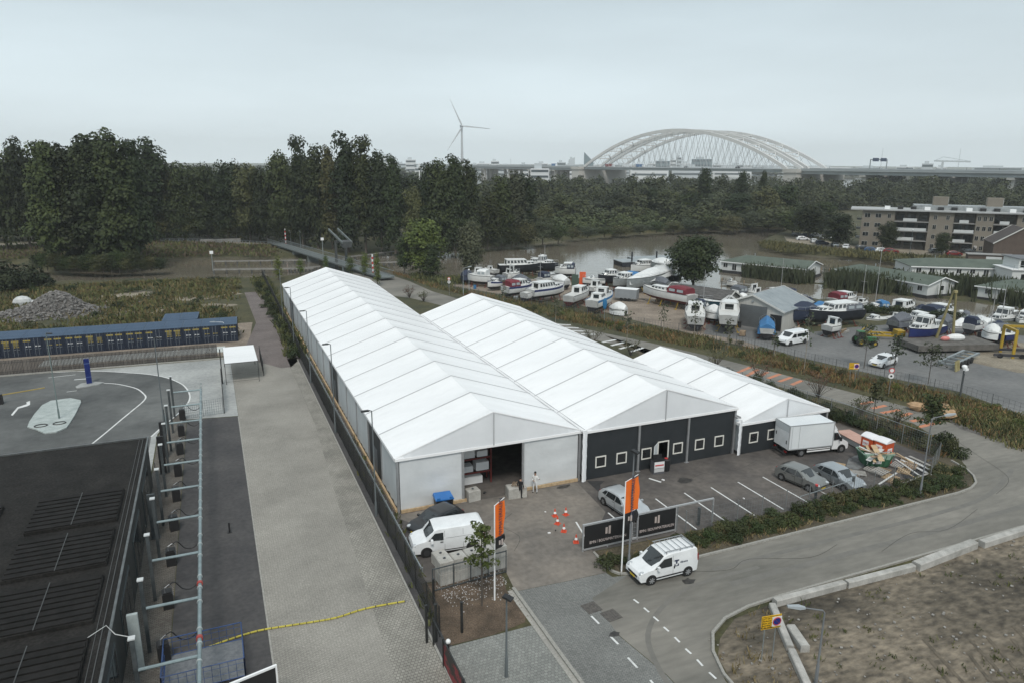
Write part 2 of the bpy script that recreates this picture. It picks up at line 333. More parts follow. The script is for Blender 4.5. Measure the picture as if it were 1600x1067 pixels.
sheet('footpath_edge', [(14.86,5),(15.2,5),(15.2,35.8),(14.86,35.8)], .012, strip_m, **W)
sheet('planting_bed', [(9.9,32.3),(12.6,32.25),(14.6,32.6),(14.85,33),(14.85,36),(15.3,38),(10.2,38.5)], .010, mulch_m, **W)
sheet('verge', [(21.95,36),(22.0,35.1),(22.7,34.62),(53.2,34.62),(55.9,35.2),(57.4,36.5),(58.6,38.5)]+[G(u-8,v+4) for u,v in nearE[1:8]]+[(54,92),(53.5,66),(57.0,52.3),(57.9,41),(57.6,37.5),(53,36.9),(40.5,37.2),(29.6,37.5),(21.95,37.8)], .0132, verge_m, **W)
sheet('dirt_lot', [(22.2,5),(110,5),(110,28.6),(28.9,28.6),(25.9,28.3),(24,27.2),(22.9,26),(22.3,24)], .005, dirt_m, **W)
sheet('boatyard_gravel_area', [G(*p) for p in [(700,446),(745,442),(795,434),(850,438),(930,446),(1000,449),(1050,452),(1110,462),(1180,480),(1230,520),(1180,545),(1090,524),(980,498),(880,470),(790,462)]], .004, sand_m, **W)
sheet('boatyard_asphalt_area', [G(*p) for p in [(1110,480),(1180,480),(1260,520),(1330,512),(1420,505),(1500,512),(1600,525),(1900,560),(2300,720),(1900,730),(1600,648),(1500,612),(1380,588),(1240,556),(1150,530),(1100,522)]], .009, marina_m, **W)
sheet('slipway_concrete', [G(*p) for p in [(1490,560),(1560,532),(1720,545),(1700,590),(1590,582)]], .0135, bank_m, **W)
sheet('far_river', [(ray(u,262,D).x, ray(u,262,D).y) for u,D in ((690,830),(760,800),(900,820),(1100,800),(1300,820),(1420,900),(1420,1500),(1100,1500),(900,1550),(690,1500))], .12, wm, world=True)
sheet('far_car_park', [G(*p) for p in [(1230,378),(1290,386),(1400,396),(1520,402),(1700,408),(1700,396),(1520,388),(1400,386),(1330,384),(1260,372),(1225,370)]], .005, bank_m, **W)
sheet('far_road', [G(*p) for p in [(-300,392),(0,381),(65,379),(245,375),(330,377),(430,381),(430,383),(330,380),(245,378),(65,382),(0,385),(-300,397)]], .02, bank_m, **W)

# painted markings: each line its own object piece inside one marking thing
def marking(name, strips, m, z=.0165):
    mb = MB()
    for (a, b, w) in strips:
        a = Vector(a+(z,)); b = Vector(b+(z,)); d = (b-a).normalized(); nrm = Vector((-d.y,d.x,0))*w/2
        mb.quad(a-nrm, b-nrm, b+nrm, a+nrm)
    return obj(name, mb, m, kind='structure')
def smooth_line(pts, w, m, name, z=.0165):
    mb = MB(); P = [Vector((p[0],p[1],z)) for p in pts]; L_, R_ = [], []
    for i, p in enumerate(P):
        d = (P[min(i+1,len(P)-1)]-P[max(i-1,0)]).normalized(); nn = Vector((-d.y,d.x,0))*w/2; L_.append(p+nn); R_.append(p-nn)
    for i in range(len(P)-1): mb.quad(R_[i],R_[i+1],L_[i+1],L_[i])
    return obj(name, mb, m, kind='structure')
def spline(pts, n=6):
    o = []; P = [Vector(p) for p in pts]
    for i in range(len(P)-1):
        a,b,c,d = P[max(i-1,0)],P[i],P[i+1],P[min(i+2,len(P)-1)]
        for j in range(n):
            t = j/n; o.append(.5*((2*b)+(c-a)*t+(2*a-5*b+4*c-d)*t*t+(3*b-a-3*c+d)*t**3))
    o.append(P[-1]); return o
for x in (30.3,33.0,35.6,38.3,40.9,43.3): marking('parking_line', [((x,37.7),(x,42.9),.12)], line_m)
marking('parking_line', [((25.7,38.9),(25.7,42.3),.12)], line_m)
marking('parking_line', [(G(900,815),G(914,838),.12)], line_m, .02)
marking('parking_line', [(G(1014,747),G(1033,753),.2)], line_m, .02)
smooth_line(spline(outer[1:14]), .16, line_m, 'outer_edge_line')
smooth_line(spline([(-13.5,93.1),(-11.8,92.1),(-10.3,90.5),(-9.2,88.9),(-8.5,87.0),(-8.1,85.3),(-8.3,83.6),(-9.0,81.2),(-9.9,78.2),(-11.1,74.1),(-13,68)]), .16, line_m, 'inner_edge_line')
marking('lane_line', [(G(75,590),G(118,585),.12)], line_m); marking('lane_line', [(G(116,593),G(140,591),.25)], line_m); marking('lane_line', [(G(104,612),G(120,610),.12)], line_m)
mb = MB(); ar = [G(17,648),G(27,636),G(42,631),G(41,628),G(47,626),G(47,632),G(43,634),(G(29,638)[0],G(29,638)[1]),G(20,649)]
mb.add([(p[0],p[1],.0165) for p in ar],[tuple(range(len(ar)-1,-1,-1))]); obj('direction_arrow', mb, line_m, kind='structure')
for a, b in [((924,962),(936,974)),((953,993),(966,1006)),((981,1027),(996,1043)),((1016,1062),(1026,1074)),
             ((990,936),(998,942)),((1006,949),(1014,956)),((1021,963),(1029,970)),((1037,979),(1045,986)),((1054,995),(1062,1003)),((1071,1013),(1080,1021)),((1089,1030),(1098,1040)),((1108,1050),(1119,1060))]:
    marking('dash_marking', [(G(*a),G(*b),.12)], line_m)
# zebra and orange bars on the far road
for a, b in [((868,507),(892,508)),((880,512),(904,513)),((893,517),(918,518)),((908,522),(930,523)),((941,535),(962,531)),((955,540),(975,535)),((968,545),(990,539)),((984,550),(1005,543))]:
    marking('white_bar', [(G(*a),G(*b),.5)], line_m)
for a, b in [((1148,584),(1173,573)),((1162,590),(1184,577)),((1176,593),(1199,581)),((1200,591),(1219,584)),((1217,596),(1237,589)),((1237,601),(1253,594)),((1345,631),(1364,627)),((1362,638),(1384,633)),((1377,645),(1405,640)),((1407,650),(1424,645)),((1424,658),(1442,654)),((1436,667),(1468,659))]:
    marking('orange_bar', [(G(*a),G(*b),.5)], orange_m)
# manhole covers and asphalt patches
ironm = mat('cast_iron', (.06,.055,.05), (.11,.10,.09), 6, .7, .01, 40)
for u, v in ((924,949),(955,961)):
    x, y = G(u,v); mb = MB(); mb.cbox(x,y,.017,.95,.95,.02,.1)
    for k in range(5): mb.cbox(x-.36+.18*k,y,.03,.05,.8,.014,.1)
    o = obj('manhole_cover', mb, ironm); tag(o, 'square dark manhole cover in the tiled roadway, '+('nearer the left kerb' if u < 940 else 'nearer the dashed line'), 'manhole cover', 'manhole covers')
sheet('fresh_asphalt_patch', [G(*p) for p in [(917,751),(945,751),(938,757),(938,764),(950,775),(966,790),(956,800),(950,782),(935,768)]], .017, mat('fresh_asphalt',(.022,.022,.023),(.035,.035,.036),2,.9,fine=.2), **W)

# kerbs: one kerb thing per run, its stones as parts
def kerb(label, pts, w=.16, h=.13, step=1., m=strip_m, limit=290):
    P = [Vector(p) for p in pts]; root = thing('kerb', label, 'kerb', (P[0].x,P[0].y,0)); cnt = 0
    for a, b in zip(P[:-1], P[1:]):
        n = max(1, round((b-a).length/step)); d = (b-a)/n; rz = math.atan2(d.y,d.x)
        for i in range(n):
            c = a+d*(i+.5)-P[0]; mb = MB(); mb.cbox(0,0,h/2,d.length-.015,w,h+random.uniform(-.008,.008)); o = obj('kerb_stone', mb, m, root, (c.x,c.y,0), rz+random.uniform(-.004,.004)); cnt += 1
    return root
kerb('long concrete kerb between the shrub verge and the worn road, curving round at the bend', [(21.9,37.7),(21.85,36.0),(21.9,35.2),(22.2,34.75),(22.8,34.55)]+[(x,34.55) for x in (30,40,50,53.2)]+[(55.0,34.75),(56.4,35.3),(57.5,36.3),(58.3,37.6),(58.7,39.2)])
kerb('concrete kerb curving from the tiled roadway round the dirt lot', [(22.02,14),(22.0,20),(22.1,23),(22.3,24.8),(22.9,26.4),(23.9,27.7),(25.4,28.5),(27.4,28.9),(30,29.0),(52,29.0),(66,29.0)], step=1.)
kerb('concrete kerb between the footpath and the tiled roadway', [(15.25,12),(15.25,30),(15.28,35.9)], w=.2)
kerb('thin concrete edging between dark asphalt and pale yard paving', [(1.08,12),(1.08,74.9)], w=.1, h=.03, step=1.5)
kerb('thin concrete edging of the pale yard beside the black fence strip', [(9.26,12),(9.26,95)], w=.12, h=.1, step=1.5)
kerb('concrete kerb below the wooden fence along the turning road', [(-50,101.2),(-20,100.3),(-1.2,99.3),(2.0,99.2)], w=.3, h=.14, step=1.5)

stain_m = mat('oil_stain', (.020,.019,.018), (.055,.052,.048), 3, .6)
for k,(u,v,a_,b_) in enumerate(((1075,908,.55,.35),(700,838,.8,.4),(1070,750,.9,.5),(1145,700,1.1,.5),(880,760,.8,.35),(1240,725,.7,.4),(1000,715,.9,.4),(960,990,.4,.3))):
    x,y = G(u,v); n_ = 11; sheet('stain', [(x+a_*math.cos(6.28*j/n_)*random.uniform(.55,1.1), y+b_*math.sin(6.28*j/n_)*random.uniform(.55,1.1)) for j in range(n_)], .0195+.0004*k, stain_m, world=True)
crack_m = mat('crack_dark', (.06,.057,.052), rough=.9)
for k,pts in enumerate((((26,33.5),(29,32.6),(31,33),(35,31.8),(38,32.3)),((40,30.5),(44,31.4),(47,30.9),(52,32.2)),((17.0,40),(18.2,41.5),(17.6,43.5),(19,45)),((34,44.5),(37,45.3),(40,44.9),(43,45.8)),((56,33.4),(60,35),(62,39),(64,43)))):
    smooth_line(spline([(a_+random.uniform(-.1,.1),b_+random.uniform(-.1,.1),0) for a_,b_ in pts],5), .035, crack_m, 'crack', .0188+.0003*k)
tm_ = mat('tyre_marks', (.125,.121,.109), (.165,.158,.142), 1.2, .85, lo=.3, hi=.7)
for k,(pts,w_) in enumerate(((((28,31.2),(38,31.1),(48,31.0),(58,31.2),(80,31.5)),.5),(((28,33.0),(38,32.9),(48,32.8),(55,33.4),(62,36)),.4),(((19,24),(20.5,29),(25,31.8),(31,32.1)),.3))):
    smooth_line(spline([(a_,b_,0) for a_,b_ in pts],8), w_, tm_, 'tyre_track', .0128+.0004*k)

for k in range(34):
    x0_ = 30+k*1.15; smooth_line(spline([(x0_,14,0),(x0_+1.5+random.uniform(-.2,.2),18,0),(x0_+3.2,22+random.uniform(-1,1),0)],5), .2, mat('rut_soil',(.062,.053,.04),(.15,.125,.092),1.2,.95), 'rut', .0264+.0001*k)
mb = MB()
for k in range(700):
    x = random.uniform(22.6,80); y = random.uniform(14,28); s_ = random.uniform(.03,.16); mb.cbox(x,y,.03+s_*.2,s_,s_*.8,s_*.5,random.uniform(0,3),None,random.uniform(-.5,.5))
tag(obj('loose_stones', mb, mat('lot_stone',(.16,.15,.135),(.33,.32,.30),2,.9), kind='stuff'), 'loose stones and clods scattered on the bare dirt lot', 'stones')
# ---------------------------------------------------------------- the three marquees
pvc = mat('white_pvc_roof', (.83,.835,.84), (.72,.725,.725), .35, .38, .035, .9, detail=10, lo=.34, hi=.74, fine=.02, stretch=(.35,1.3,1))
wallf = mat('grey_white_wall_fabric', (.55,.58,.59), (.47,.50,.51), .4, .5, .05, 1.2, stretch=(1,1,.4))
wrinkf = mat('wrinkled_wall_fabric', (.60,.62,.63), (.53,.555,.565), .5, .45, .05, .8, stretch=(.8,.8,1.1))
gablef = mat('gable_fabric', (.68,.70,.72), (.61,.63,.65), .25, .5, .03, .5)
seamm = mat('keder_rail', (.40,.41,.42), rough=.5); alu = mat('aluminium', (.45,.46,.47), (.38,.39,.4), 3, .4, metal=.6)
darkp = mat('anthracite_panel', (.018,.022,.025), (.026,.030,.034), .8, .5)
timber = mat('new_timber', (.36,.25,.14), (.50,.38,.24), 1.5, .7, .004, 20, stretch=(3,.6,3))
glassd = mat('dark_glass', (.02,.022,.024), rough=.06, spec=.8); whitep = mat('white_paint', (.78,.79,.79), rough=.45)
framew = mat('window_frame_white', (.66,.65,.60), rough=.5); blackp = mat('black_paint', (.015,.015,.016), rough=.5)
galv = mat('galvanised_steel', (.33,.36,.37), (.25,.28,.29), 3, .45, metal=.5)

def slope_panel(x0, z0, x1, z1, d, name):
    """one membrane panel between two frames, sagging between them"""
    mb = MB(); nx_, ny_ = 12, 8
    for j in range(ny_+1):
        for i in range(nx_+1):
            tx = i/nx_; ty = j/ny_; s = 4*ty*(1-ty)
            mb.v.append((x0+(x1-x0)*tx, d*ty, z0+(z1-z0)*tx-.14*s*(.12+tx**2.2)-.02*math.sin(7*tx+5*ty)*s))
    for j in range(ny_):
        for i in range(nx_):
            a = j*(nx_+1)+i; mb.f.append((a,a+1,a+nx_+2,a+nx_+1)); mb.mi.append(0)
    return mb
def tent(label, x0, w, y0, bays, bay, he, hr, walls_left, front, back=True, right=True, gutter=False):
    r = thing('marquee', label, 'marquee', (x0,y0,0)); L_ = bays*bay; ov = .18; sl_ = (hr-he)/(w/2)
    mbl = slope_panel(-ov, he-ov*sl_, w/2, hr, bay, 'l'); mbr = slope_panel(w+ov, he-ov*sl_, w/2, hr, bay, 'r')
    lo = obj('roof_panel', mbl, pvc, r, smooth=True); ro = obj('roof_panel', mbr, pvc, r, smooth=True)
    for i in range(1, bays):
        share(lo, 'roof_panel', r, (0,i*bay,0)); share(ro, 'roof_panel', r, (0,i*bay,0))
    sm = MB()
    sm.beam((-ov,0,he-ov*sl_+.02),(w/2,0,hr+.02),.11,.03); sm.beam((w/2,0,hr+.02),(w+ov,0,he-ov*sl_+.02),.11,.03)
    s0 = None
    for i in range(bays+1):
        if i in (0, bays): continue
        if s0 is None: s0 = obj('roof_seam', sm, seamm, r, (0,i*bay,0))
        else: share(s0, 'roof_seam', r, (0,i*bay,0))
    # eaves valances
    for xx in (-ov-.02, w+ov+.02):
        mb = MB(); mb.box(xx-.015,0,he-ov*sl_-.22,xx+.015,L_,he-ov*sl_+.01); obj('eaves_valance', mb, pvc, r)
    # gables with gathered fabric (proud lower band)
    for yy, s in ((-.03,-1),(L_+.03,1)):
        mb = MB(); N = 24; top = []; bot = []
        for i in range(N+1):
            x = -ov+(w+2*ov)*i/N; zt = he-ov*sl_+sl_*(min(x,w-x)+ov); top.append((x, yy+s*.05*math.sin(i*.7)*.3, max(zt,he-.02))); bot.append((x, yy+s*.10, he-.08))
        for i in range(N): mb.quad(bot[i],bot[i+1],top[i+1],top[i])
        obj('gable', mb, gablef, r, smooth=True)
        mb = MB(); mb.box(-ov,yy+s*.11-.02,he-.26,w+ov,yy+s*.11+.02,he-.06); obj('gable_valance', mb, pvc, r)
        mb = MB(); mb.box(w/2-.04,yy+s*.16-.02,he-.1,w/2+.04,yy+s*.16+.02,hr-.05); obj('gable_seam', mb, seamm, r)
        mb = MB(); mb.beam((-ov,yy,he-ov*sl_+.01),(w/2,yy,hr+.01),.10,.08); mb.beam((w/2,yy,hr+.01),(w+ov,yy,he-ov*sl_+.01),.10,.08); obj('gable_edge', mb, pvc, r)
    # side walls, one panel per bay; posts
    for i in range(bays):
        if i in walls_left:
            if walls_left[i] == 'door':
                mb = MB(); mb.box(.02,i*bay+.1,0,.06,(i+1)*bay-.1,he-.2); obj('side_wall_panel', mb, darkp, r)
                mb = MB(); mb.box(-.02,i*bay+bay*.35,0.05,.0,i*bay+bay*.62,2.3); d = obj('side_door', mb, mat('door_grey',(.10,.11,.12),rough=.4), r)
        else:
            mb = MB(); n = 14
            for j in range(n):
                ya, yb = i*bay+.06+(bay-.12)*j/n, i*bay+.06+(bay-.12)*(j+1)/n; oa, ob = .03*math.sin(j*1.9+i), .03*math.sin((j+1)*1.9+i)
                mb.quad((oa,yb if 0 else ya,.25),(ob,yb,.25),(.0,yb,he-.12),(.0,ya,he-.12))
            obj('side_wall_panel', mb, wallf, r, smooth=True)
    mb = MB(); mb.box(-.09,-.08,0,.09,.08,he-.1); p0 = obj('frame_post', mb, alu, r, (0,0,0))
    for i in range(1, bays+1): share(p0, 'frame_post', r, (0,i*bay,0))
    for i in range(0, bays+1): share(p0, 'frame_post', r, (w,i*bay,0))
    if right:
        mb = MB(); mb.box(w-.02,.1,0,w+.02,L_,he-.1); obj('right_wall', mb, wallf, r)
    if back:
        mb = MB(); mb.box(.1,L_-.02,0,w-.1,L_+.02,he-.05); obj('back_wall', mb, wallf, r)
    return r
def fabric_panel(r, x0, x1, he, y=-.02):
    mb = MB(); n, k = 16, 12
    for j in range(k+1):
        for i in range(n+1):
            tx = i/n; tz = j/k
            sag = .05*math.sin(PI*tx)*math.sin(tz*13+3.5*math.sin(PI*tx)+tx*2)*(1-.55*tz)*(.5+.5*tx)
            mb.v.append((x0+(x1-x0)*tx, y-sag*.8, .22+(he-.34)*tz))
    for j in range(k):
        for i in range(n):
            a = j*(n+1)+i; mb.f.append((a,a+1,a+n+2,a+n+1)); mb.mi.append(0)
    return obj('front_wall_panel', mb, wrinkf, r, smooth=True)
def dark_panel(r, x0, x1, he, wins, y=0.):
    """dark cladding built in vertical boards, with framed windows"""
    mb = MB(); mb.box(x0,y,.02,x1,y+.06,he-.22); p = obj('cladding_panel', mb, darkp, r)
    for wx in wins:
        f = MB(); a, b, c, d = wx-.5, wx+.5, .95, 1.95
        for (u0,w0,u1,w1) in ((a,c,b,c+.1),(a,d-.1,b,d),(a,c+.1,a+.1,d-.1),(b-.1,c+.1,b,d-.1)): f.box(u0,y-.05,w0,u1,y+.01,w1)
        fo = obj('window', f, framew, r); g = MB(); g.box(a+.1,y-.02,c+.1,b-.1,y-.004,d-.1); obj('pane', g, glassd, fo)
def post(r, x, he, y=-.12):
    mb = MB(); mb.box(x-.09,y-.03,0,x+.09,y+.09,he-.2); mb.box(x-.2,y-.12,0,x+.2,y+.2,.03); obj('gable_post', mb, alu, r)

T1 = tent('long white marquee at the left with an open front bay, beside the pale paved yard', 11.2, 15.1, 48.2, 16, 5.15, 4.42, 6.96,
          {0:'',1:'door',5:'door',13:'door'}, None)
# bay zero of the side wall is fabric with a doorway gap behind
mb = MB()
for j in range(14):
    ya, yb = .1+4.95*j/14, .1+4.95*(j+1)/14; mb.quad((.04*math.sin(j*1.7),ya,.25),(.04*math.sin(j*1.7+1.7),yb,.25),(0,yb,4.3),(0,ya,4.3))
obj('side_wall_panel', mb, wallf, T1, smooth=True)
fabric_panel(T1, .15, 5.0, 4.42); fabric_panel(T1, 10.15, 14.95, 4.42); post(T1, 5.05, 4.42); post(T1, 10.05, 4.42)
for a, b in (((.15,-.1),(5.3,-.1)),((10.0,-.1),(14.95,-.1))):
    mb = MB(); mb.cbox((a[0]+b[0])/2,-.14,.13,b[0]-a[0],.14,.24); obj('timber_footing', mb, timber, T1)
for i in range(16):
    mb = MB(); mb.cbox(-.16,i*5.15+2.57,.14,.16,5.0,.26); obj('timber_footing', mb, timber, T1)
T2 = tent('middle white marquee with a dark three-bay front, two panes left and right of its door', 26.75, 15.1, 47.95, 10, 4.85, 4.42, 6.96, {}, None)
dark_panel(T2, .15, 4.98, 4.42, (1.45,3.45))
dark_panel(T2, 5.12, 7.0, 4.42, (5.9,)); dark_panel(T2, 8.15, 9.98, 4.42, (9.1,)); dark_panel(T2, 10.12, 14.9, 4.42, (11.4,13.5))
mb = MB(); mb.box(7.0,0,2.35,8.15,.06,4.2); obj('cladding_panel', mb, darkp, T2)
mb = MB()
for bx in ((7.0,-.05,0,7.1,.02,2.35),(8.05,-.05,0,8.15,.02,2.35),(7.1,-.05,2.25,8.05,.02,2.35)): mb.box(*bx)
fr = obj('door_frame', mb, framew, T2)
mb = MB(); mb.cbox(0,0,1.17,1.0,.05,2.2); d_ = obj('door', mb, mat('white_door',(.62,.65,.66),rough=.4), T2, (6.58,-.38,0), R(40))
for x in (5.05,10.05): post(T2, x, 4.42)
T3 = tent('small low white marquee on the right, behind the box truck', 42.2, 10.1, 47.45, 4, 5.06, 3.05, 4.70, {}, None)
dark_panel(T3, .15, 4.98, 3.05, (1.5,3.6)); dark_panel(T3, 5.12, 9.95, 3.05, (6.5,8.6)); post(T3, 5.05, 3.05)
# gathered white fabric covers hiding the joints between the marquees
for i, (x0_, x1_, h_, y_) in enumerate(((26.33,26.73,4.5,47.8),(41.88,42.18,3.4,47.45))):
    mb = MB(); n = 6; k = 14
    for j in range(k+1):
        for q_ in range(n+1): mb.v.append((x0_+(x1_-x0_)*q_/n, y_-.12-.05*math.sin(PI*q_/n)-.035*math.sin(j*2.1+q_), .05+(h_-.05)*j/k))
    for j in range(k):
        for q_ in range(n):
            a = j*(n+1)+q_; mb.f.append((a,a+1,a+n+2,a+n+1)); mb.mi.append(0)
    obj('joint_cover', mb, mat('white_joint_fabric',(.76,.78,.80),rough=.4,bump=.02,bscale=8), T2, (-26.75,-47.95,0), smooth=True)
for x, y0_, y1_, z in ((26.52,48.0,96.5,4.36),(42.02,47.6,67.6,3.5)):
    mb = MB(); mb.box(x-.21,y0_,z-.1,x-.17,y1_,z+.06); mb.box(x+.17,y0_,z-.1,x+.21,y1_,z+.06); mb.box(x-.17,y0_,z-.1,x+.17,y1_,z-.06)
    obj('valley_gutter', mb, mat('gutter_grey',(.36,.37,.38),rough=.6), T2, (-26.75,-47.95,0))
# racks inside the open marquee
rk = thing('storage_rack', 'red pallet rack with white packages just inside the left marquee', 'rack', (16.8,50.6,0))
redm = mat('rack_red', (.14,.02,.018), rough=.5)
for x in (0,2.7):
    mb = MB()
    for y in (0,1): mb.box(x-.05,y-.04,0,x+.05,y+.04,3.6)
    for z in (.5,1.4,2.3,3.2): mb.beam((x,0,z),(x,1,z+.5),.04,.04)
    obj('upright', mb, redm, rk)
for z in (1.0,2.2,3.4):
    mb = MB(); mb.box(.05,-.03,z,2.65,.02,z+.12); mb.box(.05,.98,z,2.65,1.03,z+.12); obj('rack_beam', mb, redm, rk)
for i, (x,z,w_,h_) in enumerate(((.7,1.13,1.0,.5),(2.0,1.13,1.1,.7),(.8,2.33,1.1,.7),(2.0,2.33,.9,.5),(1.2,.05,1.6,.6))):
    mb = MB(); mb.box(x-w_/2,.1,z,x+w_/2,.9,z+h_); o = obj('package', mb, whitep); o.location = (16.8,50.6,0)
    tag(o, ['white package on the middle rack level, left','taller white package on the middle rack level, right','white package on the top rack level, left','low white package on the top rack level, right','wide white package on the floor under the rack'][i], 'package', 'packages on the red rack')
# ---------------------------------------------------------------- vegetation
lf_dark = leaf_mat('leaves_dark', (.012,.020,.007), (.030,.042,.013), (.046,.054,.017))
lf_mid = leaf_mat('leaves_mid', (.020,.032,.010), (.056,.072,.021), (.092,.10,.030))
lf_olive = leaf_mat('leaves_olive', (.038,.042,.015), (.092,.092,.036), (.13,.118,.055))
lf_grey = leaf_mat('leaves_greygreen', (.032,.042,.022), (.072,.086,.048), (.095,.104,.060))
lf_willow = leaf_mat('leaves_willow', (.060,.074,.040), (.125,.142,.080), (.16,.17,.10)); lf_bright = leaf_mat('leaves_bright', (.046,.064,.012), (.105,.128,.028), (.14,.15,.042))
lf_ivy = leaf_mat('leaves_hedge', (.022,.034,.012), (.054,.066,.024), (.12,.10,.04), 1.1)
bark = mat('bark', (.055,.045,.036), (.11,.095,.08), 3, .9, .02, 12, stretch=(1,1,.2))
barkl = mat('pale_bark', (.20,.175,.14), (.30,.27,.22), 3, .9)

def leaf_cloud(cent, rad, n, size, flat=.35, r_=rng):
    """n leaf quads scattered on clumps"""
    k = len(cent); w = rad**2/np.sum(rad**2); ci = r_.choice(k, n, p=w)
    d = r_.normal(size=(n,3)); d /= np.linalg.norm(d,axis=1)[:,None]; d[:,2] = np.where(d[:,2] < -.35, -d[:,2], d[:,2])
    rr = rad[ci]*(.72+.36*r_.random(n)); p = cent[ci]+d*rr[:,None]*np.array([1,1,.82])
    nrm = d+r_.normal(size=(n,3))*.36; nrm[:,2] += .42; nrm /= np.linalg.norm(nrm,axis=1)[:,None]
    t = np.cross(nrm, r_.normal(size=(n,3))); t /= np.linalg.norm(t,axis=1)[:,None]; b = np.cross(nrm,t)
    s = size*(.6+.8*r_.random(n))[:,None]; a = .55+.4*r_.random(n)[:,None]
    v = np.stack([p-t*s*.5, p+b*s*a*.5-nrm*s*.12, p+t*s*.5, p-b*s*a*.5+nrm*s*.06],1).reshape(-1,3)
    return v, np.arange(4*n).reshape(n,4)
def crown_pts(kind, nc, seed):
    r_ = np.random.default_rng(seed); d = r_.normal(size=(nc,3)); d /= np.linalg.norm(d,axis=1)[:,None]
    rr = r_.random(nc)**.45; p = d*rr[:,None]; p[:,2] = np.sign(p[:,2])*np.abs(p[:,2])**.78
    lob = 1+.14*np.sin(3*np.arctan2(p[:,1],p[:,0])+seed)+.12*np.sin(5*np.arctan2(p[:,1],p[:,0])+2*seed)
    if kind == 'round': c = p*np.array([4.7,4.7,7.2])*lob[:,None]*.88+[0,0,8.1]; rad = 1.3+r_.random(nc)*1.2
    elif kind == 'tall': c = p*np.array([3.2,3.2,9.6])*lob[:,None]*.92+[0,0,9.8]; c[:,:2] *= (1.2-.035*(c[:,2:3]-3)); rad = 1.1+r_.random(nc)*1.1
    elif kind == 'cone': t = (p[:,2:3]+1)/2; c = np.hstack([p[:,:2]*3.4*(1.12-t*.62), 1.5+t*16.9]); rad = 1.0+r_.random(nc)*.9
    elif kind == 'wide': c = p*np.array([6.5,6.5,5.9])*lob[:,None]*.9+[0,0,7.0]; rad = 1.5+r_.random(nc)*1.6
    else: c = p*np.array([1,1,.62])*lob[:,None]; c[:,2] = np.abs(c[:,2])*1.0+.25; rad = .28+r_.random(nc)*.28   # bush, unit size
    return c, rad, r_
def trunk_mesh(kind, h=20.):
    mb = MB(); x = 0; top = .62*h; pts = [(0,0,-.3),(.05,.02,top*.3),(-.1,.1,top*.6),(.1,-.1,top)]
    mb.path(pts, [.34,.27,.20,.08], 8)
    for i in range(7):
        a = i*2.4; z = h*(.22+.055*i); l_ = (2.0+.5*(i%3)) if kind == 'tall' else 3.4+.6*(i%3)
        mb.path([(0,0,z),(math.cos(a)*l_*.5,math.sin(a)*l_*.5,z+1.1),(math.cos(a)*l_,math.sin(a)*l_,z+2.6)], [.13,.09,.03], 5)
    return mb
CROWN = {}
def crown_mesh(kind, var, m, n=3600, size=.56, nc=95):
    key = (kind, var, m.name, n)
    if key not in CROWN:
        c, rad, r_ = crown_pts(kind, nc, 31+var*7+len(kind)); v, q = leaf_cloud(c, rad, n, size, r_=r_)
        v2, q2 = leaf_cloud(c*[.72,.72,.9]+[0,0,c[:,2].mean()*.1], rad*.8, n//4, size*1.7, r_=r_)
        CROWN[key] = np_mesh('crown', np.vstack([v,v2]), np.vstack([q,q2+len(v)]), m)
    return CROWN[key]
TRUNK = {}
def tree(name, label, x, y, h, w, kind, m, var, group=None, tm=None, z0=0., n=3600):
    """w is the crown width in metres; nominal sizes: height 18-20, width about 10"""
    nomw = {'round':11.5,'tall':8.0,'cone':7.2,'wide':15.0}[kind]; nomh = {'round':16.2,'tall':20.0,'cone':19.3,'wide':14.4}[kind]
    r = thing(name, label, 'tree', (x,y,z0), random.uniform(0,6.28), group); sx = w/nomw; sz = h/nomh
    c = bpy.data.objects.new('crown', crown_mesh(kind, var, m, n)); C.objects.link(c); c.parent = r; c.scale = (sx,sx,sz)
    key = kind
    if key not in TRUNK:
        mb = trunk_mesh(kind, nomh*.85); me_ = bpy.data.meshes.new('trunk'); me_.from_pydata(mb.v,[],mb.f); me_.materials.append(bark); TRUNK[key] = me_
    t = bpy.data.objects.new('trunk', TRUNK[key]); C.objects.link(t); t.parent = r; t.scale = (sx,sx,sz)
    return r
def hof(u, vb, vt, z=0.):
    """height of an upright thing standing at (u, vb) whose top is seen at vt"""
    x, y = G(u,vb,z); lo, hi = 0., 150.
    for _ in range(40):
        mth = (lo+hi)/2; d = Vector((x,y,z+mth-CAM_H)); dz = d.dot(FW); b = -d.dot(UP)/dz; a = d.dot(RT)/dz; v = 533.5+F_PX*(sr*a+cr*b)
        if v > vt: lo = mth
        else: hi = mth
    return lo
def treepx(name, label, u, vb, vt, wpx, kind, m, var, group=None, z=0., n=3600):
    x, y = G(u,vb,z); d = Vector((x,y,-CAM_H)).dot(FW)
    return tree(name, label, x, y, hof(u,vb,vt,z), wpx*d/F_PX, kind, m, var, group, z0=z, n=n)

# tall dark clump at the far left bank
big = [(88,421,225,62),(120,418,214,70),(155,419,209,74),(192,419,212,70),(222,417,222,50),(140,412,222,64),(95,410,228,56),(178,411,218,66)]
for i,(u,vb,vt,w) in enumerate(big):
    treepx('poplar_tree', 'tall dark poplar in the clump on the left bank, %s from the left'%ordw(sorted(range(len(big)), key=lambda k: big[k][0]).index(i)), u, vb, vt, w, 'tall', lf_dark if i%3 else lf_mid, i%4, 'poplars in the clump on the left bank', n=8500)
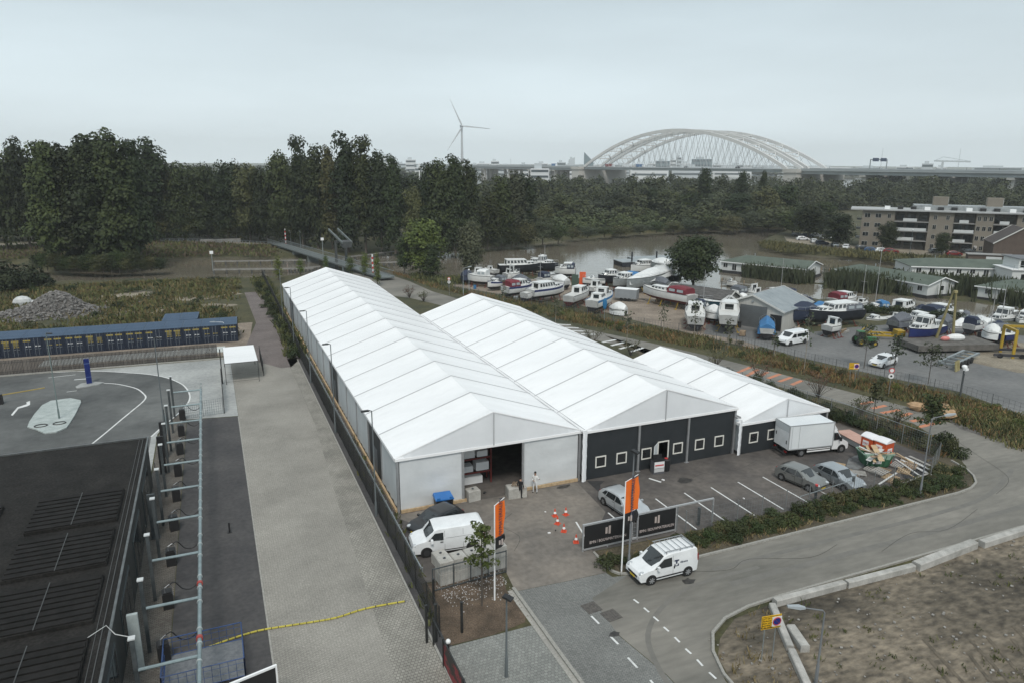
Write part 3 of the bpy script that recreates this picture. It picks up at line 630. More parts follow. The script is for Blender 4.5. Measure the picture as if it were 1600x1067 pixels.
# wood edge left of the footbridge, skyline
wood = [(-40,395,214,70,'round'),(12,392,222,74,'round'),(48,390,216,62,'round'),(248,378,222,60,'tall'),(262,376,240,50,'round'),(222,380,226,60,'tall'),(290,377,254,56,'round'),(325,378,250,60,'round'),(358,378,252,56,'round'),(392,379,250,58,'round'),(418,381,262,50,'round'),
        (446,383,231,60,'round'),(474,388,217,42,'tall'),(498,389,219,46,'tall'),(520,390,226,40,'tall'),(545,392,214,52,'tall'),(572,393,217,48,'tall'),(597,394,228,44,'tall'),(618,395,240,40,'tall'),(650,396,286,44,'round'),(672,397,258,40,'tall'),(690,398,242,46,'tall'),(712,398,240,48,'tall'),(733,396,256,40,'tall'),
        (762,388,300,52,'round'),(783,385,268,40,'tall'),(806,383,266,44,'tall'),(822,381,276,42,'tall'),(846,366,318,46,'round'),(878,350,300,48,'round'),(905,346,306,50,'round'),(935,345,312,54,'round'),(965,345,300,50,'round'),(1000,344,303,52,'round'),(1040,344,296,54,'round'),(1075,345,300,52,'round'),(1112,350,300,56,'round'),(1150,352,298,58,'round'),(1192,352,292,60,'round'),(1225,350,286,60,'round')]
mk = [lf_dark, lf_mid, lf_dark, lf_dark, lf_olive]; mk2 = [lf_mid, lf_grey, lf_dark, lf_olive, lf_mid]
for i,(u,vb,vt,w,kd) in enumerate(wood):
    side = 'left of the footbridge' if u < 440 else ('behind the footbridge' if u < 745 else 'on the far river bank')
    gi = [k for k in range(len(wood)) if (wood[k][0] < 440) == (u < 440) and (wood[k][0] < 745) == (u < 745)]
    o_ = ordw(sorted(gi, key=lambda k: wood[k][0]).index(i))
    treepx('poplar_tree' if kd == 'tall' else 'broadleaf_tree', '%s %s tree %s, %s from the left'%({id(lf_dark):'dark',id(lf_olive):'olive',id(lf_mid):'mid-green',id(lf_grey):'grey-green'}[id((mk2 if u > 745 else mk)[i%5])], 'slender' if kd == 'tall' else 'round', side, o_), u, vb, vt, w, kd, (mk2 if u > 745 else mk)[i%5], i%4, 'trees '+side, n=6500 if u < 760 else 4500)
# second row of the left wood, seen only as dark gaps and skyline
for i in range(26):
    u = -60+i*31+random.uniform(-8,8); x, y = G(u, 372+random.uniform(-3,2)); hh = random.uniform(22,27) if u < 430 else random.uniform(19,25)
    tree('broadleaf_tree', 'dark tree inside the wood behind the front row of trees', x, y, hh, random.uniform(12,15), 'round', lf_dark, i%4, 'trees inside the wood', n=3000)
for i in range(30):
    u = -70+i*19+random.uniform(-5,5); x, y = G(u, 386 if 425 < u else 379.5)
    tree('understorey_tree', 'low dark tree filling the foot of the wood', x, y+4, random.uniform(8,12), random.uniform(9,12), 'wide', [lf_dark,lf_mid,lf_olive][i%3], i%4, 'low trees at the foot of the wood', n=3000)
# low bushes along the far waterline
bankb = [(756,389,368,30),(776,388,362,34),(800,387,352,40),(822,386,345,44),(848,383,338,46),(872,381,347,40),(894,374,355,36),(918,372,354,40),(944,370,354,44),(970,368,352,42),(1000,366,350,40),(1026,364,346,36),(1052,363,346,42),(1080,362,340,44),(1108,362,334,44),(1140,363,336,50),(1172,361,330,48),(1200,360,325,50),(700,397,372,36),(728,396,374,36),(665,400,378,34),(1222,358,318,50)]
for i,(u,vb,vt,w) in enumerate(bankb):
    o_ = ordw(sorted(range(len(bankb)), key=lambda k: bankb[k][0]).index(i))
    treepx('willow_bush', '%s bushy tree at the far waterline, %s from the left'%(['olive','grey-green','mid green'][i%3], o_), u, vb, vt, w, 'wide', [lf_olive,lf_grey,lf_mid][i%3], i%4, 'bushes at the far waterline', z=-.3, n=3000)
# three cone crowned trees in front of the bridge
for i,(u,vt,w,D) in enumerate(((1101,261,32,330),(1158,261,24,345),(1192,264,17,350),(1020,292,20,330))):
    p = ray(u,300,D); d = p.dot(FW)
    top = ray(u,vt,D).z; dd = Vector((p.x,p.y,-CAM_H)).dot(FW)
    tree('conical_tree', ['widest dark cone-crowned tree standing out below the arch bridge','middle dark cone-crowned tree standing out below the arch bridge','narrow dark cone-crowned tree, rightmost below the arch bridge','low dark pointed tree among the bank trees below the arch'][i], p.x, p.y, top, w*dd/F_PX, 'cone', lf_dark, i%3, 'cone-crowned trees below the bridge')
# near and middle distance single trees
treepx('broadleaf_tree','yellow-green broad tree on the near river bank beside the footbridge ramp',662,430,338,74,'round',lf_bright,1,n=6500)
treepx('broadleaf_tree','grey-green young willow at the near river bank right of the yellow-green tree',735,434,346,46,'round',lf_willow,2,n=6500)
treepx('broadleaf_tree','lower olive tree leaning on the left side of the yellow-green bank tree',632,428,368,34,'round',lf_mid,3)
treepx('broadleaf_tree','slim bright sapling tree at the right foot of the yellow-green bank tree',676,436,382,34,'tall',lf_mid,0)
treepx('broadleaf_tree','large round dark tree standing among the boats of the boatyard',1083,448,364,92,'wide',lf_dark,2,n=11000)
for i,(u,vb,vt,w,mm) in enumerate([(1262,374,318,62,lf_dark),(1306,386,330,56,lf_dark),(1384,394,346,38,lf_dark),(1471,399,362,30,lf_dark),(1238,368,322,50,lf_mid),(1284,362,312,56,lf_mid)]):
    treepx('broadleaf_tree', 'round dark tree %s'%['at the left end of the far car park','behind the parked cars at the corner of the apartment block','in front of the first balconies of the apartment block','small, in front of the middle windows of the apartment block','on the river point behind the far car park','behind the far car park, beside the block of flats'][i], u, vb, vt, w, 'round', mm, i%4, n=5000)
# tall thin shrubs right behind the big marquee
for i,(u,vb,vt,w) in enumerate([(436,430,400,16),(548,420,398,14),(571,424,393,16),(510,418,398,10),(590,440,395,14),(470,422,402,12)]):
    treepx('young_poplar','thin young poplar behind the far marquee end, %s from the left'%ordw(sorted(range(6), key=lambda k:[436,548,571,510,590,470][k]).index(i)), u, vb+8, vt, w*1.2, 'tall', lf_bright, i%4, 'young poplars behind the marquee', n=1400)

# the wood between the far bank and the arch bridge: countless crowns reading as one mass
pts = []
for k in range(1500):
    a = rng.uniform(R(16), R(64)); D = math.sqrt(rng.uniform(285**2, 800**2)); D = D if (D < 620 or a > R(49)) else rng.uniform(300,620)
    pts.append((D*math.sin(a), D*math.cos(a)))
pts = np.array(pts); apt_clear = [(180,125),(240,110),(330,150),(380,260),(300,300),(215,235)]
keep = ~inpoly(pts[:,0],pts[:,1],apt_clear); pts = pts[keep]
V, Q, off = [], [], 0
for i,(x,y) in enumerate(pts):
    D = math.hypot(x,y); c, rad, r_ = crown_pts('wide' if i%3 else 'round', 16, i%9); n = 290
    hgt = rng.choice([8,10,12,16])*rng.uniform(.85,1.1) if D > 340 else rng.uniform(6,11); w = rng.uniform(10,17); v, qq = leaf_cloud(c, rad*1.25, n, 1.35, r_=np.random.default_rng(i))
    v = v*np.array([w/15,w/15,hgt/14.4])+[x,y,0]; V.append(v); Q.append(qq+off); off += len(v)
me = np_mesh('far_wood', np.vstack(V), np.vstack(Q), leaf_mat('leaves_far', (.022,.034,.014), (.078,.094,.038), (.135,.125,.058), .05))
fo = bpy.data.objects.new('far_wood', me); C.objects.link(fo); tag(fo, 'wide mixed wood stretching from the far bank to the arch bridge', 'wood'); fo['kind'] = 'stuff'

V, Q, off = [], [], 0
for i in range(230):
    u = rng.uniform(742,1235); v_ = rng.uniform(349,381 if u < 830 else 370-(u-830)*.035); x, y = G(u,v_)
    if inpoly([x],[y],RIVER)[0]: continue
    c, rad, r_ = crown_pts('wide', 14, i%9); hgt = rng.uniform(3.5,7.5); w = rng.uniform(6,11); v, qq = leaf_cloud(c, rad*1.2, 260, 1.5, r_=np.random.default_rng(i)); v = v*np.array([w/15,w/15,hgt/14.4])+[x,y,-.3]; V.append(v); Q.append(qq+off); off += len(v)
me = np_mesh('bank_thicket', np.vstack(V), np.vstack(Q), leaf_mat('leaves_thicket', (.036,.048,.018), (.095,.104,.042), (.15,.135,.062), .12)); fo = bpy.data.objects.new('bank_thicket', me); C.objects.link(fo); tag(fo, 'dense olive thicket between the far waterline and the wood', 'thicket'); fo['kind'] = 'stuff'

# ---- grass, weeds and reeds: blades in fans, one object per ground cover
def blades(name, polys, dens, hmin, hmax, wid, m, label, cat, z=0., nb=5, spread=.35, lean=.35, far=None):
    Pn = []
    for P in polys:
        A = abs(sum(P[i][0]*P[(i+1)%len(P)][1]-P[(i+1)%len(P)][0]*P[i][1] for i in range(len(P))))/2
        Pn.append(rand_in(P, max(3,int(A*dens))))
    p = np.vstack(Pn)
    f = np.sin(p[:,0]*.23+2.3*np.sin(p[:,1]*.13+len(name)))+np.sin(p[:,1]*.31+1.7*np.sin(p[:,0]*.19+len(name)))+rng.normal(size=len(p))*.7
    p = p[f > -.6]; n = len(p); p = np.repeat(p, nb, 0)+rng.normal(size=(n*nb,2))*spread; N = n*nb
    h_ = (hmin+(hmax-hmin)*rng.random(n)).repeat(nb)*(.6+.5*rng.random(N)); a = rng.random(N)*2*PI; w = wid*(.6+.8*rng.random(N))
    dx = np.cos(a)*w/2; dy = np.sin(a)*w/2; lx = rng.normal(size=N)*lean*h_; ly = rng.normal(size=N)*lean*h_; zz = np.full(N, z)
    base1 = np.stack([p[:,0]-dx,p[:,1]-dy,zz],1); base2 = np.stack([p[:,0]+dx,p[:,1]+dy,zz],1)
    t1 = np.stack([p[:,0]+lx+dx*.5,p[:,1]+ly+dy*.5,zz+h_],1); t2 = np.stack([p[:,0]+lx-dx*.5,p[:,1]+ly-dy*.5,zz+h_*.93],1)
    v = np.stack([base1,base2,t1,t2],1).reshape(-1,3); me = np_mesh(name, v, np.arange(4*N).reshape(N,4), m)
    o = bpy.data.objects.new(name, me); C.objects.link(o); o['kind'] = 'stuff'; tag(o, label, cat); return o
wd_brown = mat('rust_weeds', (.12,.066,.028), (.23,.145,.06), .5, .9, lo=.4, hi=.6)
wd_green = mat('green_weeds', (.046,.058,.018), (.115,.118,.040), .4, .9, lo=.4, hi=.6)
wd_straw = mat('straw_grass', (.15,.12,.055), (.27,.21,.10), .5, .9)
reedm = mat('reeds', (.020,.030,.012), (.055,.064,.028), .3, .9, lo=.35, hi=.65)
fe_px = [(560,412),(600,420),(676,449),(760,472),(865,497),(1022,530),(1120,551),(1220,576),(1295,595),(1429,630),(1471,648)]
up_px = [(1640,690),(1600,655),(1500,622),(1380,596),(1240,564),(1150,537),(1060,522),(980,508),(880,484),(790,468),(700,450),(640,436)]
STRIP = [G(*q_) for q_ in fe_px+up_px]
STRIP2 = [G(*q_) for q_ in [(1471,648),(1560,690),(1620,712),(1900,790),(1900,740),(1640,662),(1560,645)]]
blades('rust_weeds', [STRIP,STRIP2], 4.0, .25, .75, .13, wd_brown, 'rusty brown weeds on the strip between boatyard fence and road', 'weeds')
blades('green_weeds', [STRIP,STRIP2], 6.5, .25, .8, .14, wd_green, 'green weeds on the strip between boatyard fence and road', 'weeds')
blades('straw_grass', [STRIP,STRIP2], 6.0, .2, .7, .09, wd_straw, 'straw coloured grass on the strip between boatyard fence and road', 'grass')
MEAD = [(-75,122),(2,122),(3.6,150),(5,168),(-8,171),(-40,172),(-75,176)]; MEAD2 = [(-75,118.5),(-60,118.5),(2,112),(2.2,124),(-75,124)]
blades('meadow_grass', [MEAD,MEAD2], 1.5, .3, .9, .30, wd_green, 'green meadow grass between containers and river', 'grass', nb=4, spread=.6)
blades('meadow_weeds', [MEAD,MEAD2], 1.2, .3, .9, .26, mat('gold_weeds',(.085,.068,.026),(.165,.13,.055),.3,.9), 'yellow-brown weeds in the meadow behind the containers', 'weeds', nb=4, spread=.6)
FARM = [G(*q_) for q_ in [(-200,398),(0,385),(245,379),(430,384),(430,401),(330,400),(245,404),(0,405),(-200,400)]]
blades('far_bank_grass', [FARM], .9, .4, 1.1, .45, wd_green, 'grass on the river bank below the wood', 'grass', nb=3, spread=.8)
blades('far_bank_weeds', [FARM], .8, .4, 1.0, .45, mat('dull_red_weeds',(.075,.048,.034),(.125,.095,.06),.2,.9), 'reddish dry weeds on the river bank below the wood', 'weeds', nb=3, spread=.8)
blades('reeds', [REED1], 4.2, 2.4, 3.9, .30, reedm, 'dense dark reed bed between the boats and the houseboats', 'reeds', z=-1.1, nb=5, lean=.12, spread=.3)
blades('reeds', [REED2], 4.2, 2.2, 3.4, .30, reedm, 'patch of dark reeds in front of the leftmost houseboat', 'reeds', z=-1.1, nb=5, lean=.12, spread=.3)
BANK = [G(*q_) for q_ in [(1188,380),(1230,384),(1300,393),(1400,401),(1500,407),(1500,412),(1403,410),(1340,403),(1290,399),(1230,395),(1192,388)]]
blades('bank_grass', [BANK], 2.2, .5, 1.7, .40, mat('bank_growth',(.05,.055,.02),(.13,.115,.045),.25,.9), 'yellow-green tall grass on the bank below the far car park', 'grass', nb=4, spread=.6)
NEARB = [G(*q_) for q_ in [(640,436),(700,450),(745,440),(795,432),(785,428),(740,434),(700,438),(650,430)]]
blades('river_bank_weeds', [NEARB], 2.5, .4, 1.4, .25, wd_green, 'weeds at the near river bank beside the boatyard', 'weeds', nb=5, spread=.5)
FENCEW = [(8.2,97),(10.7,97),(10.9,165),(7.5,165),(9.3,130)]
blades('path_weeds', [FENCEW], 5, .4, 1.3, .22, wd_green, 'green weeds crowding the dark path along the marquee fence', 'weeds', nb=5, spread=.35)
VERGE = [(22.3,35.0),(53,34.9),(56.5,36.4),(57.5,39),(57.5,41),(54,37.5),(40,37),(30,37.3),(22.2,37.6)]
blades('verge_grass', [VERGE], 9, .1, .4, .07, wd_straw, 'dry grass on the verge between kerb and parking fence', 'grass', nb=5, spread=.12)
RSIDE = [(58.3,40),(59.5,39.6)]+[G(u+2,v+9) for u,v in nearE[2:8]]+[(52.9,78),(52.9,60),(57.9,53)]
blades('roadside_weeds', [RSIDE], 7, .2, .8, .12, wd_green, 'green weeds between parking fence and the road bend', 'weeds', nb=5, spread=.2)
blades('roadside_brown_weeds', [RSIDE], 3, .2, .7, .12, wd_brown, 'brown weeds between parking fence and the road bend', 'weeds', nb=5, spread=.2)
blades('gutter_weeds', [[(9.4,30),(11.0,42),(11.0,96),(10.3,96),(9.9,50)]], 2.2, .15, .6, .12, wd_green, 'green weeds between the black fence and the marquee wall', 'weeds', nb=5, spread=.15)
blades('kerb_weeds', [[(22.4,24),(23.2,26.3),(24.5,27.6),(26,28.3),(29,28.5),(29,28.2),(26,26.5),(25,20),(22.4,20)]], 2.0, .1, .4, .07, wd_straw, 'dry weeds along the kerb of the dirt lot', 'weeds', nb=5, spread=.15)
# scattered tufts on the bare dirt lot
blades('dirt_tufts', [[(25,10),(80,10),(80,28),(28,28)]], .5, .06, .28, .07, wd_green, 'scattered green tufts on the bare dirt lot', 'weeds', nb=9, spread=.14)

# ---- shrubs
def bush_mesh(var, m, n=700, size=.16):
    key = ('bush',var,m.name,n)
    if key not in CROWN:
        c, rad, r_ = crown_pts('bush', 16, 5+var); v, q_ = leaf_cloud(c, rad, n, size, r_=r_); CROWN[key] = np_mesh('shrub', v, q_, m)
    return CROWN[key]
def shrub(label, x, y, w, h, m, var, group, n=900, name='shrub', z=0.):
    o = bpy.data.objects.new(name, bush_mesh(var, m, n)); C.objects.link(o); o.location = (x,y,z-.1); o.scale = (w/2.5,w/2.5,h/1.15); o.rotation_euler = (0,0,random.uniform(0,6.28))
    return tag(o, label, 'shrub', group)
i = 0
for x in np.arange(22.3, 57.0, .78):
    for yy in ((35.75,36.85) if x > 27 else (35.9,)):
        if 26 < x < 30 and yy < 36.3 and False: continue
        shrub('leafy shrub in the dense hedge between kerb and parking fence', x+random.uniform(-.25,.25), yy+random.uniform(-.25,.25)+(.9 if x > 55 else 0), random.uniform(1.0,1.9), random.uniform(.35,1.05), [lf_ivy,lf_mid,lf_olive,lf_mid][i%4], i%5, 'shrubs of the parking hedge'); i += 1
for k in range(46):
    t = k/45; x = 58.6+random.uniform(-.5,1.4)-t*4.5; y = 39.5+t*32
    shrub('wild shrub between the parking fence and the far road', x+random.uniform(0,2.0)*(1-t*.3), y, random.uniform(1.3,2.6), random.uniform(.7,1.7), [lf_ivy,lf_olive,lf_dark][k%3], k%5, 'wild shrubs beside the far road')
for k in range(60):
    q_ = rand_in(STRIP, 1)[0]
    shrub('low wild shrub on the weedy strip beside the boatyard fence', q_[0], q_[1], random.uniform(1.0,2.2), random.uniform(.5,1.2), [lf_mid,lf_olive,lf_bright][k%3], k%5, 'wild shrubs on the weedy strip', n=500)
for k in range(60):
    q_ = rand_in(MEAD, 1)[0]
    shrub('low wild shrub in the meadow behind the containers', q_[0], q_[1], random.uniform(1.6,4), random.uniform(.6,1.6), [lf_mid,lf_olive,lf_dark][k%3], k%5, 'wild shrubs in the meadow', n=500)
for k in range(20):
    shrub('shrub crowding the fence along the dark path', 9.0+random.uniform(-.7,.5), 95.5+k*3.1, random.uniform(1.8,2.8), random.uniform(1.0,2.4), [lf_dark,lf_mid][k%2], k%5, 'shrubs along the dark path', n=900)
for k,(u,v,w_,h_) in enumerate([(1003-40,448,2,1)][:0]): pass
for k,(u,v,w,h_) in enumerate([(8,455,26,4.5),(35,452,30,5),(-40,458,30,5),(60,450,22,3)]):
    x, y = G(u,v); shrub('large dark bush at the left meadow edge by the water, %s from the left'%ordw([1,2,0,3][k]), x, y, w*.35, h_, lf_dark, k%5, 'large dark bushes at the left by the water', n=1400)
for k in range(13):
    u = 1345+k*12; x, y = G(u, 488+.045*(u-1345)*1.5); shrub('green shrub on the bank behind the yellow boat cradle', x, y, 3.2, random.uniform(1.2,2.0), lf_dark, k%5, 'shrubs on the boatyard bank', n=700)
for k,(u,v) in enumerate([(1060,600),(1112,590),(1480,522),(1440,505)]):
    pass
# leafless red-leaved bushes by the road
redleaf = leaf_mat('leaves_rust', (.10,.060,.035), (.17,.11,.07), (.20,.14,.09), 1.)
def bare_bush(label, u, v, h_, m, seed):
    x, y = G(u,v); rr = random.Random(seed); r = thing('bare_bush', label, 'bush', (x,y,0), 0, 'sparse bushes beside the far road'); mb = MB()
    tips = []
    for i in range(26):
        a = rr.uniform(0,2*PI); l_ = rr.uniform(.4,1.0)*h_*.62; z = rr.uniform(.6,1.0)*h_; p1 = (math.cos(a)*l_*.4,math.sin(a)*l_*.4,z*.5); p2 = (math.cos(a)*l_,math.sin(a)*l_,z)
        mb.path([(0,0,0),p1,p2],[.035,.022,.008],4); tips.append(p2); tips.append(((p1[0]+p2[0])/2,(p1[1]+p2[1])/2,z*.75))
    obj('branches', mb, bark, r)
    v, q_ = leaf_cloud(np.array(tips), np.full(len(tips), .28), 420, .13, r_=np.random.default_rng(seed)); me_ = np_mesh('leaves', v, q_, m); o = bpy.data.objects.new('leaves', me_); C.objects.link(o); o.parent = r
for k,(u,v,h_,mm,lb) in enumerate([(640,466,2.2,redleaf,'rusty sparse bush behind the first marquee, left of two'),(662,472,2.0,lf_olive,'grey sparse bush behind the first marquee, right of two'),(926,540,2.6,lf_olive,'grey bare-branched bush beside the white bars on the far road'),(985,556,2.0,lf_olive,'low grey bush where the white bars end'),(1118,575,2.2,lf_olive,'bare bush just above the middle marquee roof'),(1185,596,2.6,redleaf,'rust-tipped bush in front of the first orange bars'),(1278,622,2.9,redleaf,'rust-tipped bush right of the small marquee'),(1400,668,2.2,lf_olive,'sparse bush in front of the last orange bars'),(1345,650,2.0,lf_olive,'dark sparse bush between the marquee and the orange bars')]):
    bare_bush(lb, u, v, h_, mm, k)
# saplings on stakes along the weedy strip, and other young trees
def sapling(label, u, vb, vt, w, m, seed, group=None, n=260, lsz=.28, bk=barkl, r0=.05):
    x, y = G(u,vb); h_ = hof(u,vb,vt); rr = np.random.default_rng(seed); r = thing('young_tree', label, 'tree', (x,y,0), 0, group); mb = MB()
    mb.path([(0,0,0),(.03,.02,h_*.5),(0,.04,h_*.93)],[r0,r0*.75,r0*.3],6)
    tips = []
    for i in range(16):
        a = i*2.4; z = h_*(.42+.034*i); l_ = w*.5*(1-.03*i)*rr.uniform(.6,1); q2 = (math.cos(a)*l_,math.sin(a)*l_,z+h_*.08); mb.path([(0,0,z),q2],[r0*.35,r0*.12],4); tips.append(q2); tips.append((q2[0]*.5,q2[1]*.5,z+h_*.05))
    obj('trunk', mb, bk, r); v, q_ = leaf_cloud(np.array(tips), rr.uniform(w*.10,w*.2,len(tips)), n, lsz, r_=rr); me_ = np_mesh('crown', v, q_, m); o = bpy.data.objects.new('crown', me_); C.objects.link(o); o.parent = r
    return r
saps = [(787,493,440,1.6),(868,505,470,1.8),(979,540,488,2.2),(1036,524,478,2.0),(1084,534,470,2.2),(1137,545,500,1.6),(1209,560,520,1.4),(1256,582,490,1.8)]
for k,(u,vb,vt,w) in enumerate(saps):
    sapling('thin sapling on the weedy strip in front of the boatyard, %s from the left'%ordw(k), u, vb, vt, w, lf_grey, 40+k, 'saplings on the weedy strip', n=120)
for k,(u,vb,vt,w) in enumerate([(1350,575,510,2.6),(1396,582,525,2.2),(1450,600,540,3.0)]):
    sapling('young tree with sparse upright crown by the boatyard fence, %s from the left'%ordw(k), u, vb, vt, w, lf_grey, 60+k, 'young trees by the boatyard fence', n=320, bk=bark)
sapling('young street tree in the mulch bed beside the left orange flag', 753, 946, 818, 1.9, lf_bright, 77, n=1300, lsz=.15, bk=bark, r0=.06)
sapling('young street tree behind the tall lamp post at the road bend', 1449, 700, 620, 2.4, lf_mid, 78, n=900, lsz=.24, bk=bark, r0=.06)
sapling('young tree with thin crown beside the parking fence', 1364, 655, 595, 2.0, lf_olive, 79, n=300, bk=bark)

for k,(u,v,w_) in enumerate(((300,466,9),(210,462,11),(150,470,8),(330,480,7),(235,484,8),(60,486,9),(180,490,9),(350,460,6))):
    x,y = G(u,v); n_ = 13; sheet('bare_patch', [(x+w_*.6*math.cos(6.28*j/n_)*random.uniform(.5,1.1), y+w_*.5*math.sin(6.28*j/n_)*random.uniform(.5,1.1)) for j in range(n_)], .006+.0011*k, bank_m, world=True)
for k in range(16):
    u = 62+k*12.5; treepx('bank_bush', 'bushy willow at the foot of the left poplar clump', u, 427-abs(8-k)*.6, 395+random.uniform(-6,8), 34, 'wide', [lf_dark,lf_mid,lf_olive][k%3], k%4, 'bushes at the foot of the poplar clump', n=3000)
# ---------------------------------------------------------------- fences
def mesh_panel(w, h, nv, nh, r=.012, z0=.08):
    mb = MB()
    for i in range(nv+1): x = w*i/nv; mb.box(x-r,-r,z0,x+r,r,h)
    for j in range(nh+1): z = z0+(h-z0)*j/nh; mb.box(0,-r*.8,z-r*.8,w,r*.8,z+r*.8)
    return mb
def fence(label, pts, h, step, m, nv=10, nh=5, r=.012, pr=.03, rail=0.):
    P = [Vector((p[0],p[1],0)) for p in pts]; root = thing('fence', label, 'fence', P[0]); cache = {}
    pm = MB(); pm.tube((0,0,0),(0,0,h+.08),pr,6); po = None
    for a, b in zip(P[:-1], P[1:]):
        n = max(1, round((b-a).length/step)); d = (b-a)/n; rz = math.atan2(d.y,d.x); key = round(d.length,3)
        for i in range(n):
            c = a+d*i-P[0]
            if key not in cache:
                cache[key] = o = obj('mesh_panel', mesh_panel(d.length,h,nv,nh,r), m, root, c, rz)
            else: share(cache[key], 'mesh_panel', root, c, rz)
            if po is None: po = obj('post', pm, m, root, c)
            else: share(po, 'post', root, c)
            if rail:
                rm = MB(); rm.tube((0,0,h),(d.length,0,h),rail,6); obj('top_rail', rm, galv, root, c, rz)
    share(po, 'post', root, P[-1]-P[0]); return root
blk = mat('black_powder_coat', (.012,.013,.013), (.022,.023,.023), 3, .5)
sheet('fence_strip', [(9.33,5),(9.9,5),(10.2,39),(10.2,96),(9.33,96)], .006, asphalt, world=True)
fence('black mesh fence running along the left side of the long marquee', [(9.75,33.2),(9.72,95)], 1.9, 2.5, blk, 12, 6, .012, .035)
fence('black mesh fence continuing beside the weedy path towards the river', [(9.7,96),(9.9,130),(10.1,168)], 2.0, 2.5, blk, 6, 4, .03, .05)
gr = thing('guard_rail', 'galvanised low rail between the black fence and the left marquee wall', 'guard rail', (10.45,39.5,0)); g0 = None; p0 = None
for i in range(28):
    mb = MB(); mb.box(-.03,0,.42,.03,1.96,.62); mb.box(.03,0,.47,.06,1.96,.57)
    g0 = obj('rail_beam', mb, galv, gr, (0,i*2,0)) if g0 is None else (share(g0,'rail_beam',gr,(0,i*2,0)) or g0) and g0
    mb = MB(); mb.box(-.04,-.04,0,.04,.04,.55)
    if p0 is None: p0 = obj('rail_post', mb, galv, gr, (.1,0,0))
    else: share(p0,'rail_post',gr,(.1,i*2,0))
# lamp posts with a flat black head
def lamp(label, x, y, h, rz=0., m=None, head=.5, style='flat', group=None):
    m = m or mat('lamp_post_grey', (.10,.115,.12), rough=.5)
    r = thing('lamp_post', label, 'lamp post', (x,y,0), rz, group); mb = MB(); mb.path([(0,0,0),(0,0,1.1),(0,0,1.15),(0,0,h)],[.09,.085,.06,.04],8); obj('pole', mb, m, r, smooth=True)
    mb = MB(); mb.box(-.10,-.09,0,.10,.09,.03); obj('base_plate', mb, m, r)
    mb = MB()
    if style == 'flat': mb.tube((0,0,h),(-.3,0,h+.05),.03,6); obj('arm', mb, m, r); mb = MB(); mb.box(-.75,-.13,h,-.2,.13,h+.09); mb.box(-.2,-.05,h+.01,-.1,.05,h+.07); obj('lamp_head', mb, blackp, r)
    elif style == 'arm':
        mb.path([(0,0,h-.02),(-.1,0,h+.12),(-1.1,0,h+.3)],[.04,.035,.03],6); obj('arm', mb, m, r, smooth=True); mb = MB(); mb.loft([[( -1.0-.0, -.06,h+.25),(-1.0,.06,h+.25),(-1.0,.06,h+.34),(-1.0,-.06,h+.34)],[(-1.3,-.14,h+.27),(-1.3,.14,h+.27),(-1.3,.12,h+.42),(-1.3,-.12,h+.42)],[(-1.9,-.08,h+.36),(-1.9,.08,h+.36),(-1.9,.07,h+.45),(-1.9,-.07,h+.45)]]); obj('lamp_head', mb, mat('lamp_head_grey',(.32,.35,.37),rough=.4), r, smooth=True)
    elif style == 'top':
        mb = MB(); mb.cbox(0,-.12,h+.02,.34,.5,.10,.5,rx=.2); mb.cbox(-.05,-.1,h+.085,.26,.3,.03,.5,rx=.2); obj('lamp_head', mb, blackp, r)
    else:
        mb.tube((0,0,h),(0,0,h+.06),.07,8); obj('arm', mb, m, r); mb = MB(); mb.ball((0,0,h+.24),.2,10,7,1,1,.9); obj('lamp_globe', mb, mat('white_globe',(.75,.76,.76),rough=.3), r, smooth=True)
    return r
for k,(x,y,h_) in enumerate([(9.55,48.4,8.2),(9.55,66.5,8.8),(9.55,84.0,8.6),(9.55,101,8.6),(9.8,119,8.6)]):
    lamp(['tall grey lamp post with black head at the front corner of the long marquee','tall grey lamp post beside the first dark doorway of the long marquee','tall grey lamp post beside the middle of the long marquee wall','tall grey lamp post beside the weedy bush at the path','farthest grey lamp post beside the far end of the long marquee'][k], x, y, h_, 0, group='lamp posts along the marquee fence')
lamp('grey lamp post with a twin black head on the mulch bed edge at the bottom', 11.95, 28.9, 4.6, .2, style='top')
lamp('green-grey lamp post on the pale traffic island', *G(93,655), 8.9, PI*.75, mat('lamp_green_grey',(.13,.17,.165),rough=.5), style='flat')
lamp('thin dark lamp post beside the start of the dark posts', *G(257,665), 8.9, PI*.8, style='flat')
lamp('tall grey street lamp with long arm at the bend of the road', 49.9, 35.35, hof(1434,775,655), PI+YAW*-1+.1, mat('lamp_steel',(.15,.16,.17),rough=.4), style='arm')
lamp('grey street lamp with curved arm standing on the dirt lot', 26.15, 22.45, 4.1, -.35+.0, mat('lamp_steel',(.15,.16,.17),rough=.4), style='arm')
lamp('thin grey lamp post behind the banner frame, above the small white van', 22.95, 35.0, 8.2, .0, mat('lamp_steel',(.15,.16,.17),rough=.4), style='top')
x, y = G(724,462); lamp('pale lamp post on the weedy strip above the middle marquee ridge', x, y, 5.2, 3.3, galv, style='arm')
x, y = G(733,458); lamp('thin pale pole beside the lamp post above the middle marquee ridge', x, y, 4.4, 3.3, galv, style='ball')

